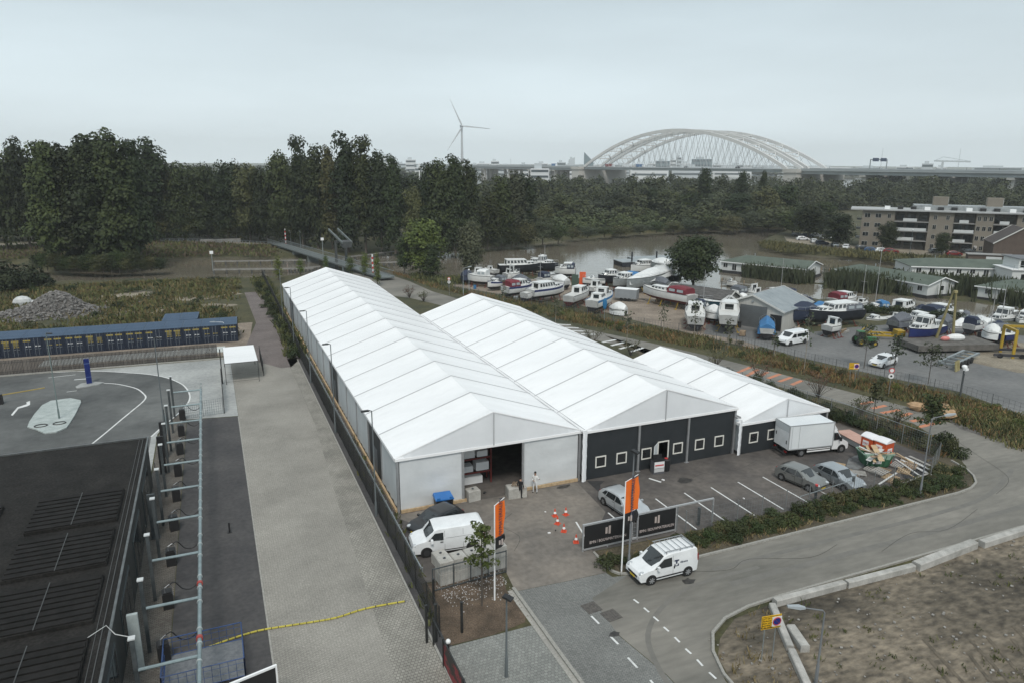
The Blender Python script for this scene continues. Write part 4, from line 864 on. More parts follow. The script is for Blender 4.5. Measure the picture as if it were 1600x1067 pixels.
# ---------------------------------------------------------------- dark building in the foreground
roofm = mat('black_bitumen_roof', (.009,.0088,.0082), (.026,.0245,.023), .5, .9, .01, 9, detail=12, fine=.4, lo=.3, hi=.75, spec=.2)
ribm = mat('rooflight_ribs', (.007,.0066,.006), (.015,.014,.0135), 1.5, .8, spec=.2)
facm = mat('dark_green_facade', (.020,.024,.024), (.036,.040,.040), .5, .5, stretch=(1,1,.1))
bl = thing('dark_building', 'low dark building with black ribbed rooflights filling the lower left corner', 'building', (-6.0,36,0))
mb = MB(); mb.box(-60,-22,0,0,24.3,3.9); obj('wall', mb, facm, bl)
mb = MB(); mb.box(-60.1,-22,3.9,.12,24.45,4.02); obj('roof', mb, roofm, bl)
mb = MB(); mb.box(.02,-22,4.02,.14,24.45,4.16); obj('roof_edge', mb, mat('edge_flashing',(.16,.17,.17),(.10,.105,.105),2,.4,metal=.5), bl)
mb = MB(); mb.box(-60,24.33,4.02,.02,24.45,4.14); obj('roof_edge', mb, MATS['edge_flashing'], bl)
mb = MB(); mb.box(-.30,-22,4.02,-.26,24.2,4.06); mb.box(-.55,-22,4.02,-.52,24.2,4.045); obj('roof_seam', mb, mat('roof_seam_grey',(.06,.063,.063),rough=.6), bl)
for i,(y0_,y1_) in enumerate(((46.0,50.6),(40.6,44.9),(35.2,39.4),(29.8,34.0),(24.4,28.6))):
    for k_,(xa,xb) in enumerate(((-11.6,-6.75),(-18.6,-13.5))):
        mb = MB(); mb.box(xa+6,y0_-36,4.02,xb+6,y1_-36,4.22); c = obj('rooflight', mb, roofm, bl)
        for j in range(8):
            rb = MB(); rb.box(xa+6.05,y0_-36+.08+j*(y1_-y0_)/8,4.22,xb+5.95,y0_-36+.0+(j+.82)*(y1_-y0_)/8,4.30); obj('ridge_board', rb, ribm, c)
        rb = MB(); rb.box((xa+xb)/2+5.98,y0_-36,4.30,(xa+xb)/2+6.02,y1_-36,4.325); obj('ridge_cap', rb, MATS['roof_seam_grey'], c)
for j in range(5):
    y0_ = -13+j*7.4
    f = MB(); f.box(.0,y0_,0.1,.05,y0_+4.6,2.9); fo_ = obj('window', f, mat('frame_slate',(.07,.085,.088),rough=.4), bl)
    for k_ in range(3): g = MB(); g.box(.04,y0_+.12+k_*1.5,.25,.065,y0_+1.45+k_*1.5,2.75); obj('pane', g, glassd, fo_)
cbl = thing('roof_cable', 'thin pale cable lying across the black roof and hanging to a dark post', 'cable', (-6,36,0))
mb = MB(); mb.path([(-7,-4.5,4.16),(-4.6,-4.1,4.10),(-2.5,-3.6,4.1),(-1.0,-2.4,4.2),(-.1,-1.6,4.26),(.35,-2.4,4.2),(1.15,-3.2,4.35)],.022,5); obj('wire', mb, mat('pale_cable',(.45,.46,.45),rough=.6), cbl)

# ---------------------------------------------------------------- vacuum pipe with posts, boxes and hoses
pym = mat('pipe_steel', (.30,.37,.38), (.22,.27,.28), 2, .35, metal=.5)
postm = mat('dark_post', (.035,.042,.045), (.075,.085,.088), 2, .5)
pipe = thing('suction_pipe', 'long galvanised pipe on crossbars carried by a row of dark posts', 'pipe', (-2.22,31,0))
ysv = [77.1,72.3,67.5,62.6,57.7,52.8,47.9,42.9,37.9,32.8,27.8]
mb = MB(); mb.tube((0,-8,2.62),(0,46.3,2.62),.11,12); obj('main_pipe', mb, pym, pipe, smooth=True)
for i, y in enumerate(ysv):
    yy = y-31; rad = .17
    mb = MB(); mb.tube((-2.68,yy,2.62),(0,yy,2.62),.085,8); obj('crossbar', mb, pym, pipe, smooth=True)
    mb = MB(); mb.box(-2.78,yy-.09,0,-2.60,yy+.09,4.3); po_ = obj('support_post', mb, postm, pipe); mb = MB(); mb.box(-2.84,yy-.15,4.3,-2.54,yy+.15,4.37); obj('post_cap', mb, mat('cap_white',(.5,.52,.52),rough=.5), po_)
    mb = MB()
    for zz in (-.5,.9,2.1): mb.tube((0,yy+zz,2.62),(0,yy+zz+.09,2.62),.14,12)
    obj('pipe_flange', mb, mat('flange_grey',(.42,.46,.46),rough=.4,metal=.3), pipe, smooth=True)
    mb = MB(); pts_ = [(-1.9,yy-.9,1.25),(-1.5,yy-.75,1.4),(-1.1,yy-.7,.85),(-.6,yy-.6,.7),(-.1,yy-.5,1.2),(0.0,yy-.4,2.5)]; mb.path(spline(pts_,5),.035,6); obj('suction_hose', mb, blackp, pipe, smooth=True)
    if i in (8,9): mb = MB(); mb.tube((0,yy+1.3,2.62),(0,yy+1.5,2.62),.16,12); obj('red_coupling', mb, mat('valve_red',(.35,.05,.04),rough=.4), pipe, smooth=True)
for i, y in enumerate(ysv):
    v_ = thing('vacuum_unit', 'black vacuum box with hose cradle, %s from the far end of the pipe'%ordw(i), 'vacuum cleaner', (-4.15,y-1.0,0), .1*(i%3), 'vacuum boxes below the pipe')
    mb = MB(); mb.box(-.28,-.32,0,.28,.32,1.0); mb.box(-.22,-.26,1.0,.22,.26,1.08); obj('housing', mb, blackp, v_); mb = MB(); mb.box(.28,-.22,.55,.31,.22,.85); obj('front_panel', mb, mat('panel_grey',(.12,.13,.14),rough=.4), v_); mb = MB(); mb.path([(-.1,-.2,1.08),(-.1,-.2,1.4),(.15,-.1,1.5),(.3,0,1.2)],.03,5); obj('hose_hook', mb, mat('hook_steel',(.25,.26,.27),rough=.4,metal=.6), v_)
# tall wedge signs and feather flags between facade and posts
wing = mat('feather_white',(.38,.43,.43),(.26,.30,.30),2,.6)
for i,(yy, hh) in enumerate(((70.0,3.2),(56.5,3.4),(46.3,3.3),(40.8,2.8))):
    w_ = thing('feather_flag', 'pale feather flag leaning beside the dark posts, %s from the far end'%ordw(i), 'flag', (-5.35,yy,0), 1.25+.1*i, 'feather flags at the facade')
    mb = MB(); mb.tube((0,0,0),(.05,0,hh),.025,6); obj('flagpole', mb, blackp, w_)
    mb = MB(); n=10
    L_ = [(.03,0,.5+(hh-.5)*k/n) for k in range(n+1)]; R2 = [(.03+.45*math.sin(PI*(k/n)**.8)**.7+.02,.06*math.sin(k),.5+(hh-.5)*k/n) for k in range(n+1)]
    for k in range(n): mb.quad(L_[k],R2[k],R2[k+1],L_[k+1]); mb.quad(tuple(a+b for a,b in zip(L_[k+1],(0,.012,0))),tuple(a+b for a,b in zip(R2[k+1],(0,.012,0))),tuple(a+b for a,b in zip(R2[k],(0,.012,0))),tuple(a+b for a,b in zip(L_[k],(0,.012,0))))
    obj('cloth', mb, wing, w_)
for i, (yy, m__) in enumerate(((62.5,blackp),(66.2,blackp),(51.0,postm),(36.5,wing))):
    s_ = thing('sign_pillar', ['black sign pillar at the far corner of the dark building','second black sign pillar from the far corner of the dark building','dark slim sign pillar halfway along the facade','pale sign pillar near the blue cage'][i], 'sign', (-5.3,yy,0), .0)
    mb = MB(); mb.box(-.25,-.10,.05,.25,.10,3.3); obj('sign_panel', mb, m__, s_); mb = MB(); mb.box(-.3,-.16,0,.3,.16,.06); obj('foot', mb, postm, s_)
# blue mesh cage
cg = thing('blue_cage', 'blue open mesh cage trolley at the near end of the pipe', 'cage', (-4.1,33.9,0)); bluem = mat('blue_steel',(.020,.055,.16),(.03,.07,.19),3,.45)
for (a,b) in (((0,0),(3.8,0)),((3.8,0),(3.8,3.1)),((3.8,3.1),(0,3.1)),((0,3.1),(0,0))):
    mb = MB(); A=Vector((a[0],a[1],0)); B=Vector((b[0],b[1],0)); n=round((B-A).length/.38)
    for z in (.12,.5,.9,1.15): mb.tube(A+Vector((0,0,z)),B+Vector((0,0,z)),.03 if z in (.12,1.15) else .012,5)
    for k in range(n+1): q=A+(B-A)*k/n; mb.tube((q.x,q.y,0),(q.x,q.y,1.15),.035 if k in (0,n) else .012,5)
    obj('cage_side', mb, bluem, cg)
mb = MB(); mb.box(0,0,.08,3.8,3.1,.12); obj('cage_floor', mb, mat('cage_deck',(.10,.11,.12),(.16,.17,.18),5,.7), cg)
# black board with white frame at the bottom edge
bb = thing('framed_board', 'black board with a white frame cut off by the bottom edge, on the dark asphalt', 'board', (-.9,30.4,0), .25)
mb = MB(); mb.box(0,0,.9,2.0,.05,2.4); obj('board_face', mb, blackp, bb); mb = MB()
for b_ in ((-.08,-.03,2.4,2.08,.08,2.5),(2.0,-.03,.8,2.08,.08,2.4),(-.08,-.03,.8,0,.08,2.4)): mb.box(*b_)
obj('frame', mb, whitep, bb)
mb = MB(); mb.box(.1,0,0,.18,.05,.9); mb.box(1.8,0,0,1.88,.05,.9); obj('board_legs', mb, postm, bb)
# yellow and black striped hose ramp
hs = thing('cable_cover', 'yellow and black hose lying across the yard from the blue cage to the fence', 'hose', (-4.1,37.15,0)); yel = mat('hose_yellow',(.36,.31,.04),(.50,.43,.06),3,.5)
hp = spline([(0,0,.06),(.9,-.25,.06),(1.8,-.15,.06),(3.1,.15,.06),(4.6,.35,.06),(6.1,.2,.06),(7.6,.0,.06),(8.9,-.1,.06),(10.6,.12,.06),(12.9,-.05,.06)],4)
for k in range(0,len(hp)-1):
    mb = MB(); a, b = hp[k], hp[k+1]; d = b-a; mb.tube(a,a+d*.94,.055,7); obj('hose_segment', mb, yel, hs, smooth=True); mb = MB(); mb.tube(a+d*.92,b+d*.02,.062,7); obj('black_band', mb, blackp, hs, smooth=True)
bo = thing('bollard', 'single black bollard on the dark asphalt strip', 'bollard', (*G(359,831),0)); mb = MB(); mb.path([(0,0,0),(0,0,.75)],.06,8); obj('bollard_post', mb, blackp, bo); mb = MB(); mb.cbox(0,0,.02,.3,.3,.04); obj('bollard_foot', mb, blackp, bo)

# ---------------------------------------------------------------- turning area things
tot = thing('totem_sign', 'slim dark blue totem sign on the small kerb island', 'sign', (*G(140,600),0), .2)
mb = MB(); mb.box(-.28,-.09,.1,.28,.09,3.1); obj('sign_body', mb, mat('navy_sign',(.008,.018,.11),(.012,.026,.15),1,.3), tot); mb = MB(); mb.box(-.34,-.14,0,.34,.14,.1); obj('sign_foot', mb, postm, tot)
mb = MB(); mb.box(-.29,-.095,2.5,.29,.095,2.56); mb.box(-.29,-.095,.9,.29,.095,.94); obj('sign_band', mb, mat('band_blue',(.1,.16,.36),rough=.4), tot)
mb = MB(); P_ = [G(*p) for p in [(118,605),(127,600),(145,597),(163,598),(155,601),(140,604),(120,607)]]; mb.prism(P_, 0, .12); o_ = obj('small_island', mb, conc_m, kind='structure')
mb = MB(); P_ = [G(*p) for p in [(66,634),(80,627),(110,623),(126,626),(127,629),(118,648),(108,664),(104,669),(88,676),(70,678),(57,672),(43,668),(46,660),(54,648)]]; mb.prism(P_, 0, .13); obj('traffic_island', mb, mat('island_paving',(.28,.32,.31),(.40,.44,.43),1.2,.85,.004,30,fine=.15), kind='structure')
# rusty tyre-like rings left on the island
for k,(u,v) in enumerate(((64,665),(93,661))):
    x,y = G(u,v,.13); mb = MB(); mb.path([(x+.55*math.cos(a),y+.4*math.sin(a),.17) for a in np.linspace(0,6.28,17)],.05,5); tag(obj('hose_ring', mb, blackp), 'dark coiled hose on the pale traffic island, '+('left one' if k==0 else 'right one'), 'hose', 'coiled hoses on the island')
br_ = thing('barrier_arm', 'yellow barrier arm reaching in from the left edge over the turning road', 'barrier', (*G(2,631),0)); p2_ = G(72,619)
mb = MB(); q_ = (p2_[0]-br_.location.x,p2_[1]-br_.location.y); mb.beam((0,0,1.0),(q_[0],q_[1],1.02),.1,.1); obj('boom', mb, mat('ochre_boom',(.30,.22,.06),(.36,.27,.08),3,.5), br_); mb = MB(); mb.box(-.2,-.2,0,.2,.2,1.1); obj('barrier_post', mb, blackp, br_)

# wooden fence: every board on its own
wf = thing('wooden_fence', 'long dark weathered board fence between the turning road and the containers', 'fence', (-45,101.6,0)); wdm = [mat('weathered_board_%s'%c,a,b,1.5,.9,.004,12,stretch=(3,3,.4)) for c,a,b in (('dark',(.045,.040,.038),(.075,.068,.064)),('mid',(.060,.054,.050),(.10,.092,.086)),('pale',(.085,.078,.072),(.135,.125,.115)))]
A_ = Vector((0,0,0)); B_ = Vector((44.6,-1.5,0)); n = 290; d = (B_-A_)/n; rz = math.atan2(d.y,d.x); proto_b = []
for k in range(3): mb = MB(); mb.box(0,-.012,.05,d.length-.03,.012,1.85); o_ = obj('board', mb, wdm[k], wf, A_+d*k+Vector((0,random.uniform(-.01,.01),0)), rz); proto_b.append(o_)
for k in range(3,n): o_ = share(proto_b[random.choice((0,0,1,1,1,2))], 'board', wf, A_+d*k+Vector((0,random.uniform(-.012,.012),random.uniform(-.02,.02))), rz)
mb = MB()
for z in (.4,1.5): mb.beam(A_+Vector((0,.05,z)),B_+Vector((0,.05,z)),.05,.09)
obj('fence_rail', mb, wdm[0], wf)

# ---------------------------------------------------------------- shipping containers
navy = mat('container_navy', (.006,.012,.028), (.011,.020,.042), .6, .55, .0, detail=6); navyr = mat('container_roof_blue', (.038,.072,.125), (.055,.095,.155), .5, .55, detail=8)
stick = mat('sticker_yellow',(.36,.28,.05),(.22,.18,.05),6,.6); stickw = mat('sticker_white',(.55,.57,.58),rough=.6); rodm = mat('rod_grey',(.22,.25,.28),rough=.4,metal=.4)
def container(label, x, y, rz, detail=0):
    w, d_, h = 2.40, 5.3, 2.55; r = thing('shipping_container', label, 'container', (x,y,0), rz, 'dark blue containers')
    mb = MB(); mb.box(.06,.10,.12,w-.06,d_,h-.06)
    for i in range(16):
        for xx in (.0,w-.06): mb.box(xx,.25+i*.31,.18,xx+.06,.25+i*.31+.16,h-.12)
    obj('body', mb, navy, r)
    mb = MB(); mb.box(.0,.0,h-.06,w,d_,h)
    for i in range(12): mb.box(.12,.3+i*.41,h,w-.12,.5+i*.41,h+.02)
    obj('roof', mb, navyr, r)
    for xx in (0,w-.1):
        mb = MB(); mb.box(xx,0,0,xx+.1,.1,h-.06); obj('corner_post', mb, navy, r)
    mb = MB(); mb.box(.1,.0,0,w-.1,.1,.14); obj('sill', mb, navy, r)
    for s in (0,1):
        x0_ = .12+s*(w/2-.10); x1_ = x0_+w/2-.14; mb = MB(); mb.box(x0_,.03,.16,x1_,.08,h-.1)
        for i in range(4): mb.box(x0_+.06,.015,.28+i*.56,x1_-.06,.03,.55+i*.56)
        dr = obj('door', mb, navy, r)
        for k in (0,1): mb = MB(); xx = x0_+.3+k*.42; mb.tube((xx,-.03,.1),(xx,-.03,h-.08),.022,6); obj('locking_rod', mb, rodm, dr); mb = MB(); mb.box(xx-.02,-.06,1.0,xx+.28,-.03,1.05); obj('handle', mb, rodm, dr)
        if s == 0 or detail%3: mb = MB(); mb.box(x0_+.12,-.005,h-.52,x1_-.1,.008,h-.32); obj('yellow_strip', mb, stick, dr)
        mb = MB(); mb.box(x0_+.35,-.005,1.3,x0_+.52,.008,1.45); mb.box(x0_+.62,-.005,1.32,x0_+.95,.008,1.42)
        if detail%4 == 2: [mb.box(x0_+.3,-.005,1.55+.12*q_,x0_+.9,.008,1.61+.12*q_) for q_ in range(4)]
        obj('marking_plate', mb, stickw if detail%2 else stick, dr)
    return r
rzc = math.atan2(-1.4,28.7); nC = 14
for i in range(nC):
    x = -31.6+2.44*i; container('dark blue container with stickered double doors, %s from the right in the long row'%ordw(nC-1-i), x, 109.98-(x+26.5)*.0488, rzc, i)
for i in range(2): container('dark blue container standing behind the long row, '+('left of the two' if i==0 else 'right of the two'), -7.6+2.44*i, 114.6, rzc, i)
# pale concrete slabs in front of the containers
for i in range(11):
    mb = MB(); mb.cbox(0,0,.07,1.92,3.0,.13); o_ = obj('concrete_slab', mb, mat('white_slab',(.42,.45,.44),(.52,.55,.53),.8,.8,fine=.1), None, (-20.4+i*2.0,104.9-.035*(i*2.0),0), rzc-.02)
    tag(o_, 'pale concrete slab lying before the containers, %s from the left'%ordw(i), 'concrete slab', 'pale slabs before the containers')
x, y = G(1010/6.668+200+.5,532); lamp('short white arc lamp in front of the rightmost container', x, y, 2.6, .3, whitep, style='arm')
# rubble heap
mb = MB(); n=26; hx, hy = -26.8, 140.5
rub = mat('rubble_grey',(.06,.055,.05),(.16,.15,.14),1.1,.95,.25,1.6,detail=10,fine=.4)
bm_ = bmesh.new(); bmesh.ops.create_grid(bm_, x_segments=60, y_segments=50, size=1)
for v in bm_.verts:
    X_, Y_ = v.co.x, v.co.y; h_ = 3.6*math.exp(-((X_-.2)**2*7+(Y_)**2*7))+1.1*math.exp(-((X_+.5)**2*5+(Y_)**2*5)); e_ = max(0,1-X_*X_)*max(0,1-Y_*Y_)
    v.co = (X_*11, Y_*8, max(-.1,(h_*e_+random.uniform(-.14,.14)*min(1,h_))-.12))
me = bpy.data.meshes.new('rubble_mound'); bm_.to_mesh(me); bm_.free(); me.materials.append(rub); rt_ = thing('rubble_heap','grey rubble heap with loose stones in the meadow behind the containers','rubble heap',(hx,hy,0),.2); mo = bpy.data.objects.new('rubble_mound', me); C.objects.link(mo); mo.parent = rt_
mb = MB()
for k in range(1500):
    X_, Y_ = rng.normal(.15,.35), rng.normal(0,.33); h_ = 3.6*math.exp(-((X_-.2)**2*7+(Y_)**2*7))+1.1*math.exp(-((X_+.5)**2*5+(Y_)**2*5)); s_ = random.uniform(.15,.5)
    mb.cbox(X_*11,Y_*8,max(0,h_*max(0,1-X_*X_)*max(0,1-Y_*Y_))+s_*.15,s_,s_*random.uniform(.5,1),s_*.6,random.uniform(0,3),None,random.uniform(-.6,.6),random.uniform(-.6,.6))
obj('loose_stones', mb, mat('stone_grey',(.07,.066,.062),(.25,.24,.23),2.5,.9), rt_, kind='stuff')
x,y = G(36,478); o_ = thing('tarpaulin_bag','white tarpaulin bundle in the weeds left of the rubble heap','tarpaulin',(x,y,0)); mb = MB(); mb.ball((0,0,.7),1.2,9,6,1.3,.8,.9); mb.ball((1.2,.2,.4),.8,8,5,1.2,.8,.7); obj('bundle', mb, mat('tarp_white',(.55,.56,.56),(.42,.44,.44),2,.6), o_)
# white canopy on thin frame and cage by the gate
cn = thing('canopy', 'small white sheet canopy on a thin dark frame beside the yard gate', 'canopy', (.3,86.9,0)); mb = MB(); n=8
for j in range(n+1):
    for i in range(n+1): mb.v.append((3.65*i/n, 8.0*j/n, 2.55-.06*math.sin(PI*i/n)*math.sin(PI*j/n)-.0*j))
for j in range(n):
    for i in range(n): a=j*(n+1)+i; mb.f.append((a,a+1,a+n+2,a+n+1)); mb.mi.append(0)
obj('canopy_sheet', mb, pvc, cn)
for (px,py) in ((0,0),(3.65,0),(3.65,8),(0,8)): mb = MB(); mb.tube((px,py,0),(px,py,2.5),.035,6); obj('pole', mb, blk, cn)
mb = MB()
for z in (.3,1.2): mb.tube((0,0,z),(3.65,0,z),.02,5)
mb.tube((0,0,2.48),(3.65,0,2.48),.03,5); obj('frame_rail', mb, blk, cn)
gp_ = thing('gate_post', 'tall black gate post between turning area and pale yard', 'gate post', (-.1,87.4,0)); mb = MB(); mb.box(-.06,-.06,0,.06,.06,4.2); obj('post', mb, blk, gp_)
fence('dark mesh gate across the turning area, left of the pale yard', [(-3.9,75.9),(-2.2,76.2),(-.3,76.4)], 1.7, 1.9, galv, 9, 6, .014, .04)
fence('dark mesh side fence between turning area and pale yard', [(-.2,76.4),(-.2,87.4)], 1.8, 2.2, blk, 9, 6, .014, .04)
fence('short mesh fence behind the white canopy', [(4.6,89),(4.7,96.5)], 1.9, 2.5, blk, 6, 5, .02, .04)
# low banner fence and gate at the bottom
gt = thing('sliding_gate', 'black gate with dark red printed banner beside the footpath at the bottom edge', 'gate', (9.22,18,0)); mb = MB()
for y_ in (0,3.2,6.4,9.6,12.8,14.6): mb.box(-.05,y_-.05,0,.05,y_+.05,1.7)
mb.box(-.03,0,1.62,.03,14.6,1.68); obj('gate_frame', mb, blk, gt)
mb = MB(); mb.box(.0,0,.15,.02,13.0,1.6); obj('banner', mb, mat('banner_dark_red',(.014,.013,.013),(.24,.02,.03),.9,.5,lo=.5,hi=.56,stretch=(1,1,1.6)), gt)
for k,(x_,y_,h_) in enumerate(((8.95,33.0,2.3),(9.45,32.9,2.3),(10.3,36.2,1.7),(11.0,33.1,1.9))):
    o_ = thing('gate_post', 'black square gate post at the fence strip end, %s'%['outermost on the yard side','beside the dark strip','standing behind the mulch bed','at the corner of the mulch bed'][k], 'gate post', (x_,y_,0)); mb = MB(); mb.box(-.06,-.06,0,.06,.06,h_); obj('post', mb, blk, o_); mb = MB(); mb.box(-.08,-.08,h_,.08,.08,h_+.03); obj('post_cap', mb, blk, o_)
o_ = thing('ball_lamp','small blue-white ball lamp on the fence strip end','lamp',(9.85,32.0,0)); mb = MB(); mb.tube((0,0,0),(0,0,.4),.07,8); obj('stem', mb, blk, o_); mb = MB(); mb.ball((0,0,.52),.14,10,7); obj('globe', mb, mat('white_globe',(.75,.76,.76),rough=.3), o_, smooth=True)
# ---------------------------------------------------------------- vehicles
tyre = mat('tyre_rubber', (.012,.012,.012), rough=.8); rimm = mat('alloy', (.32,.33,.34), rough=.35, metal=.7); rimd = mat('steel_wheel', (.03,.03,.032), rough=.5)
cglass = mat('car_glass', (.018,.022,.024), rough=.04, spec=1.0); trim = mat('black_plastic', (.018,.018,.019), rough=.6); lampg = mat('headlamp_glass', (.42,.45,.47), rough=.08, spec=1.); tailr = mat('tail_lamp_red', (.22,.012,.012), rough=.15)
platey = mat('number_plate_yellow', (.55,.40,.03), rough=.5)
def paint(name, c, c2=None, metal=0., rough=.28): return mat(name, c, c2 or tuple(k*.86 for k in c), 1.3, rough, metal=metal, coat=.5, detail=8)
def vehicle(name, label, cat, x, y, rz, prof, W, belt, tum, sidewin, wheels, wr, body_m, fglass, rglass, lights, dirt=0, rim=None, group=None, extra=None, arch=True, taper=.10):
    """prof: closed side outline [(x,z)..] front at +x; sidewin: list of polygons; fglass/rglass: (lower point, upper point) of the screens"""
    r = thing(name, label, cat, (x,y,0), rz, group); Lh = max(p[0] for p in prof); Lr = -min(p[0] for p in prof); zt = max(p[1] for p in prof)
    def dfm(px, s, pz, off=0.):
        t = (px/Lh)**4 if px > 0 else (px/Lr)**6*.6
        hw = W/2*(1-taper*t)*(1-tum*max(0,pz-belt)/max(.01,zt-belt))
        hw *= 1-.03*max(0,(.45-pz))/.45
        return Vector((px, s*(hw+off), pz-.035*(abs(s)**4)*(1 if pz > belt*.98 else 0)))
    # body: outline dense in x, three rows each side
    bm = bmesh.new(); vs = [bm.verts.new((p[0],-1,p[1])) for p in prof]; f = bm.faces.new(vs); ex = bmesh.ops.extrude_face_region(bm, geom=[f]); nv = [e for e in ex['geom'] if isinstance(e,bmesh.types.BMVert)]
    for v in nv: v.co.y = 1
    bmesh.ops.recalc_face_normals(bm, faces=bm.faces[:])
    xx = -Lr+.3
    while xx < Lh: bmesh.ops.bisect_plane(bm, geom=bm.verts[:]+bm.edges[:]+bm.faces[:], plane_co=(xx,0,0), plane_no=(1,0,0)); xx += .3
    for zz in (belt, (belt+zt)/2, .45, .65): bmesh.ops.bisect_plane(bm, geom=bm.verts[:]+bm.edges[:]+bm.faces[:], plane_co=(0,0,zz), plane_no=(0,0,1))
    for yy in (-.94,-.8,-.4,0,.4,.8,.94): bmesh.ops.bisect_plane(bm, geom=bm.verts[:]+bm.edges[:]+bm.faces[:], plane_co=(0,yy,0), plane_no=(0,1,0))
    bmesh.ops.triangulate(bm, faces=[f_ for f_ in bm.faces if len(f_.verts) > 4])
    for v in bm.verts:
        s = v.co.y; q = dfm(v.co.x, s, v.co.z)
        if abs(s) > .97:
            q.y *= .985
        if abs(s) > .9 and v.co.z > belt: q.z -= .02*(abs(s)>.97)
        v.co = q
    me = bpy.data.meshes.new('body'); bm.to_mesh(me); bm.free(); me.materials.append(body_m)
    me.polygons.foreach_set('use_smooth',[True]*len(me.polygons)); me.set_sharp_from_angle(angle=R(32))
    bo_ = bpy.data.objects.new('body', me); C.objects.link(bo_); bo_.parent = r
    for s in (-1,1):
        for k,(wp, nm) in enumerate(sidewin):
            g = MB(); q = [dfm(px,s,pz,.012) for px,pz in wp]; q = [Vector((v.x,v.y,v.z)) for v in q]; idx_ = list(range(len(q)))
            g.add(q, [tuple(idx_ if s < 0 else idx_[::-1])]); g.add([v-Vector((0,s*.03,0)) for v in q],[tuple(idx_ if s > 0 else idx_[::-1])])
            obj(nm, g, cglass if 'window' in nm else trim, r)
    for (lo_, hi_, nm) in ((fglass[0],fglass[1],'windscreen'),(rglass[0],rglass[1],'rear_window')) if rglass else ((fglass[0],fglass[1],'windscreen'),):
        d = Vector((hi_[0]-lo_[0],0,hi_[1]-lo_[1])); nn = Vector((d.z,0,-d.x)).normalized()*(.018 if nm == 'windscreen' else -.018)
        if nm == 'windscreen' and nn.x < 0: nn = -nn
        if nm != 'windscreen' and nn.x > 0: nn = -nn
        if nn.z < 0: nn = -nn if abs(nn.z) > abs(nn.x) else nn
        g = MB(); n = 6; rows = []
        for k in range(n+1):
            s = -1+2*k/n; a = dfm(lo_[0],s*.90,lo_[1])+nn; b = dfm(hi_[0],s*.90,hi_[1])+nn; a.x -= (.10 if nm=='windscreen' else -.03)*s*s; rows.append((a,b))
        for k in range(n):
            q_ = (rows[k][0],rows[k+1][0],rows[k+1][1],rows[k][1]); g.quad(*(q_ if nm == 'windscreen' else q_[::-1]))
        obj(nm, g, cglass, r, smooth=True)
    for wx in wheels:
        for s in (-1,1):
            hw = W/2*.985
            if arch: g = MB(); g.tube((wx,s*(hw-.20),wr),(wx,s*(hw+.004),wr),wr*1.17,20); obj('wheel_arch', g, trim, r)
            g = MB(); g.tube((wx,s*(hw-.2),wr),(wx,s*(hw+.035),wr),wr,20); w_ = obj('wheel', g, tyre, r, smooth=30)
            g = MB(); g.tube((wx,s*(hw+.02),wr),(wx,s*(hw+.042),wr),wr*.62,16)
            obj('rim', g, rimd, w_)
            if rim:
                g = MB()
                for k in range(7): a = k*2*PI/7; g.beam((wx,s*(hw+.045),wr),(wx+math.cos(a)*wr*.6,s*(hw+.045),wr+math.sin(a)*wr*.6),.018,wr*.17)
                obj('spokes', g, rim, w_)
    for (nm, cx, cy, cz, sx, sy, sz, mm) in lights:
        for s in ((-1,1) if cy else (0,)):
            g = MB()
            if nm in ('headlight','tail_light'): g.ball((cx,s*cy,cz),.5,10,7,sx,sy,sz)
            else: g.cbox(cx,s*cy,cz,sx,sy,sz)
            obj(nm, g, mm, r, smooth=True if nm in ('headlight','tail_light') else False)
    return r
def heading(rear, front):
    a = G(*rear); b = G(*front); return math.atan2(b[1]-a[1], b[0]-a[0])
def car_prof(Lf, Lr, hood, wsb, roof, rrear, tail, z0=.24, nose=.62):
    """(x,z) outline: nose, hood end/windscreen base, roof front, roof rear, tail"""
    return [(-Lr,.42),(-Lr+.12,z0),(Lf-.12,z0),(Lf,.42),(Lf-.01,nose),(Lf-.12,nose+.12),(Lf-.45,hood-.08),(wsb[0],wsb[1]),(roof[0][0],roof[0][1]-.03),(roof[0][0]-.25,roof[0][1]),(roof[1][0],roof[1][1]),(rrear[0],rrear[1]),(tail[0],tail[1]),(-Lr,.75)]
silver = paint('paint_silver_grey', (.24,.245,.235), metal=.5); lsilver = paint('paint_light_silver', (.38,.41,.43), metal=.5); wsil = paint('paint_pale_silver', (.50,.53,.55), metal=.35)
blackc = paint('paint_black', (.014,.015,.017)); whitec = paint('paint_white', (.76,.78,.79)); redc = paint('paint_red', (.20,.02,.02)); navyc = paint('paint_navy', (.02,.03,.06)); greyc = paint('paint_dark_grey', (.05,.055,.06), metal=.3); bluec = paint('paint_blue', (.04,.10,.22))
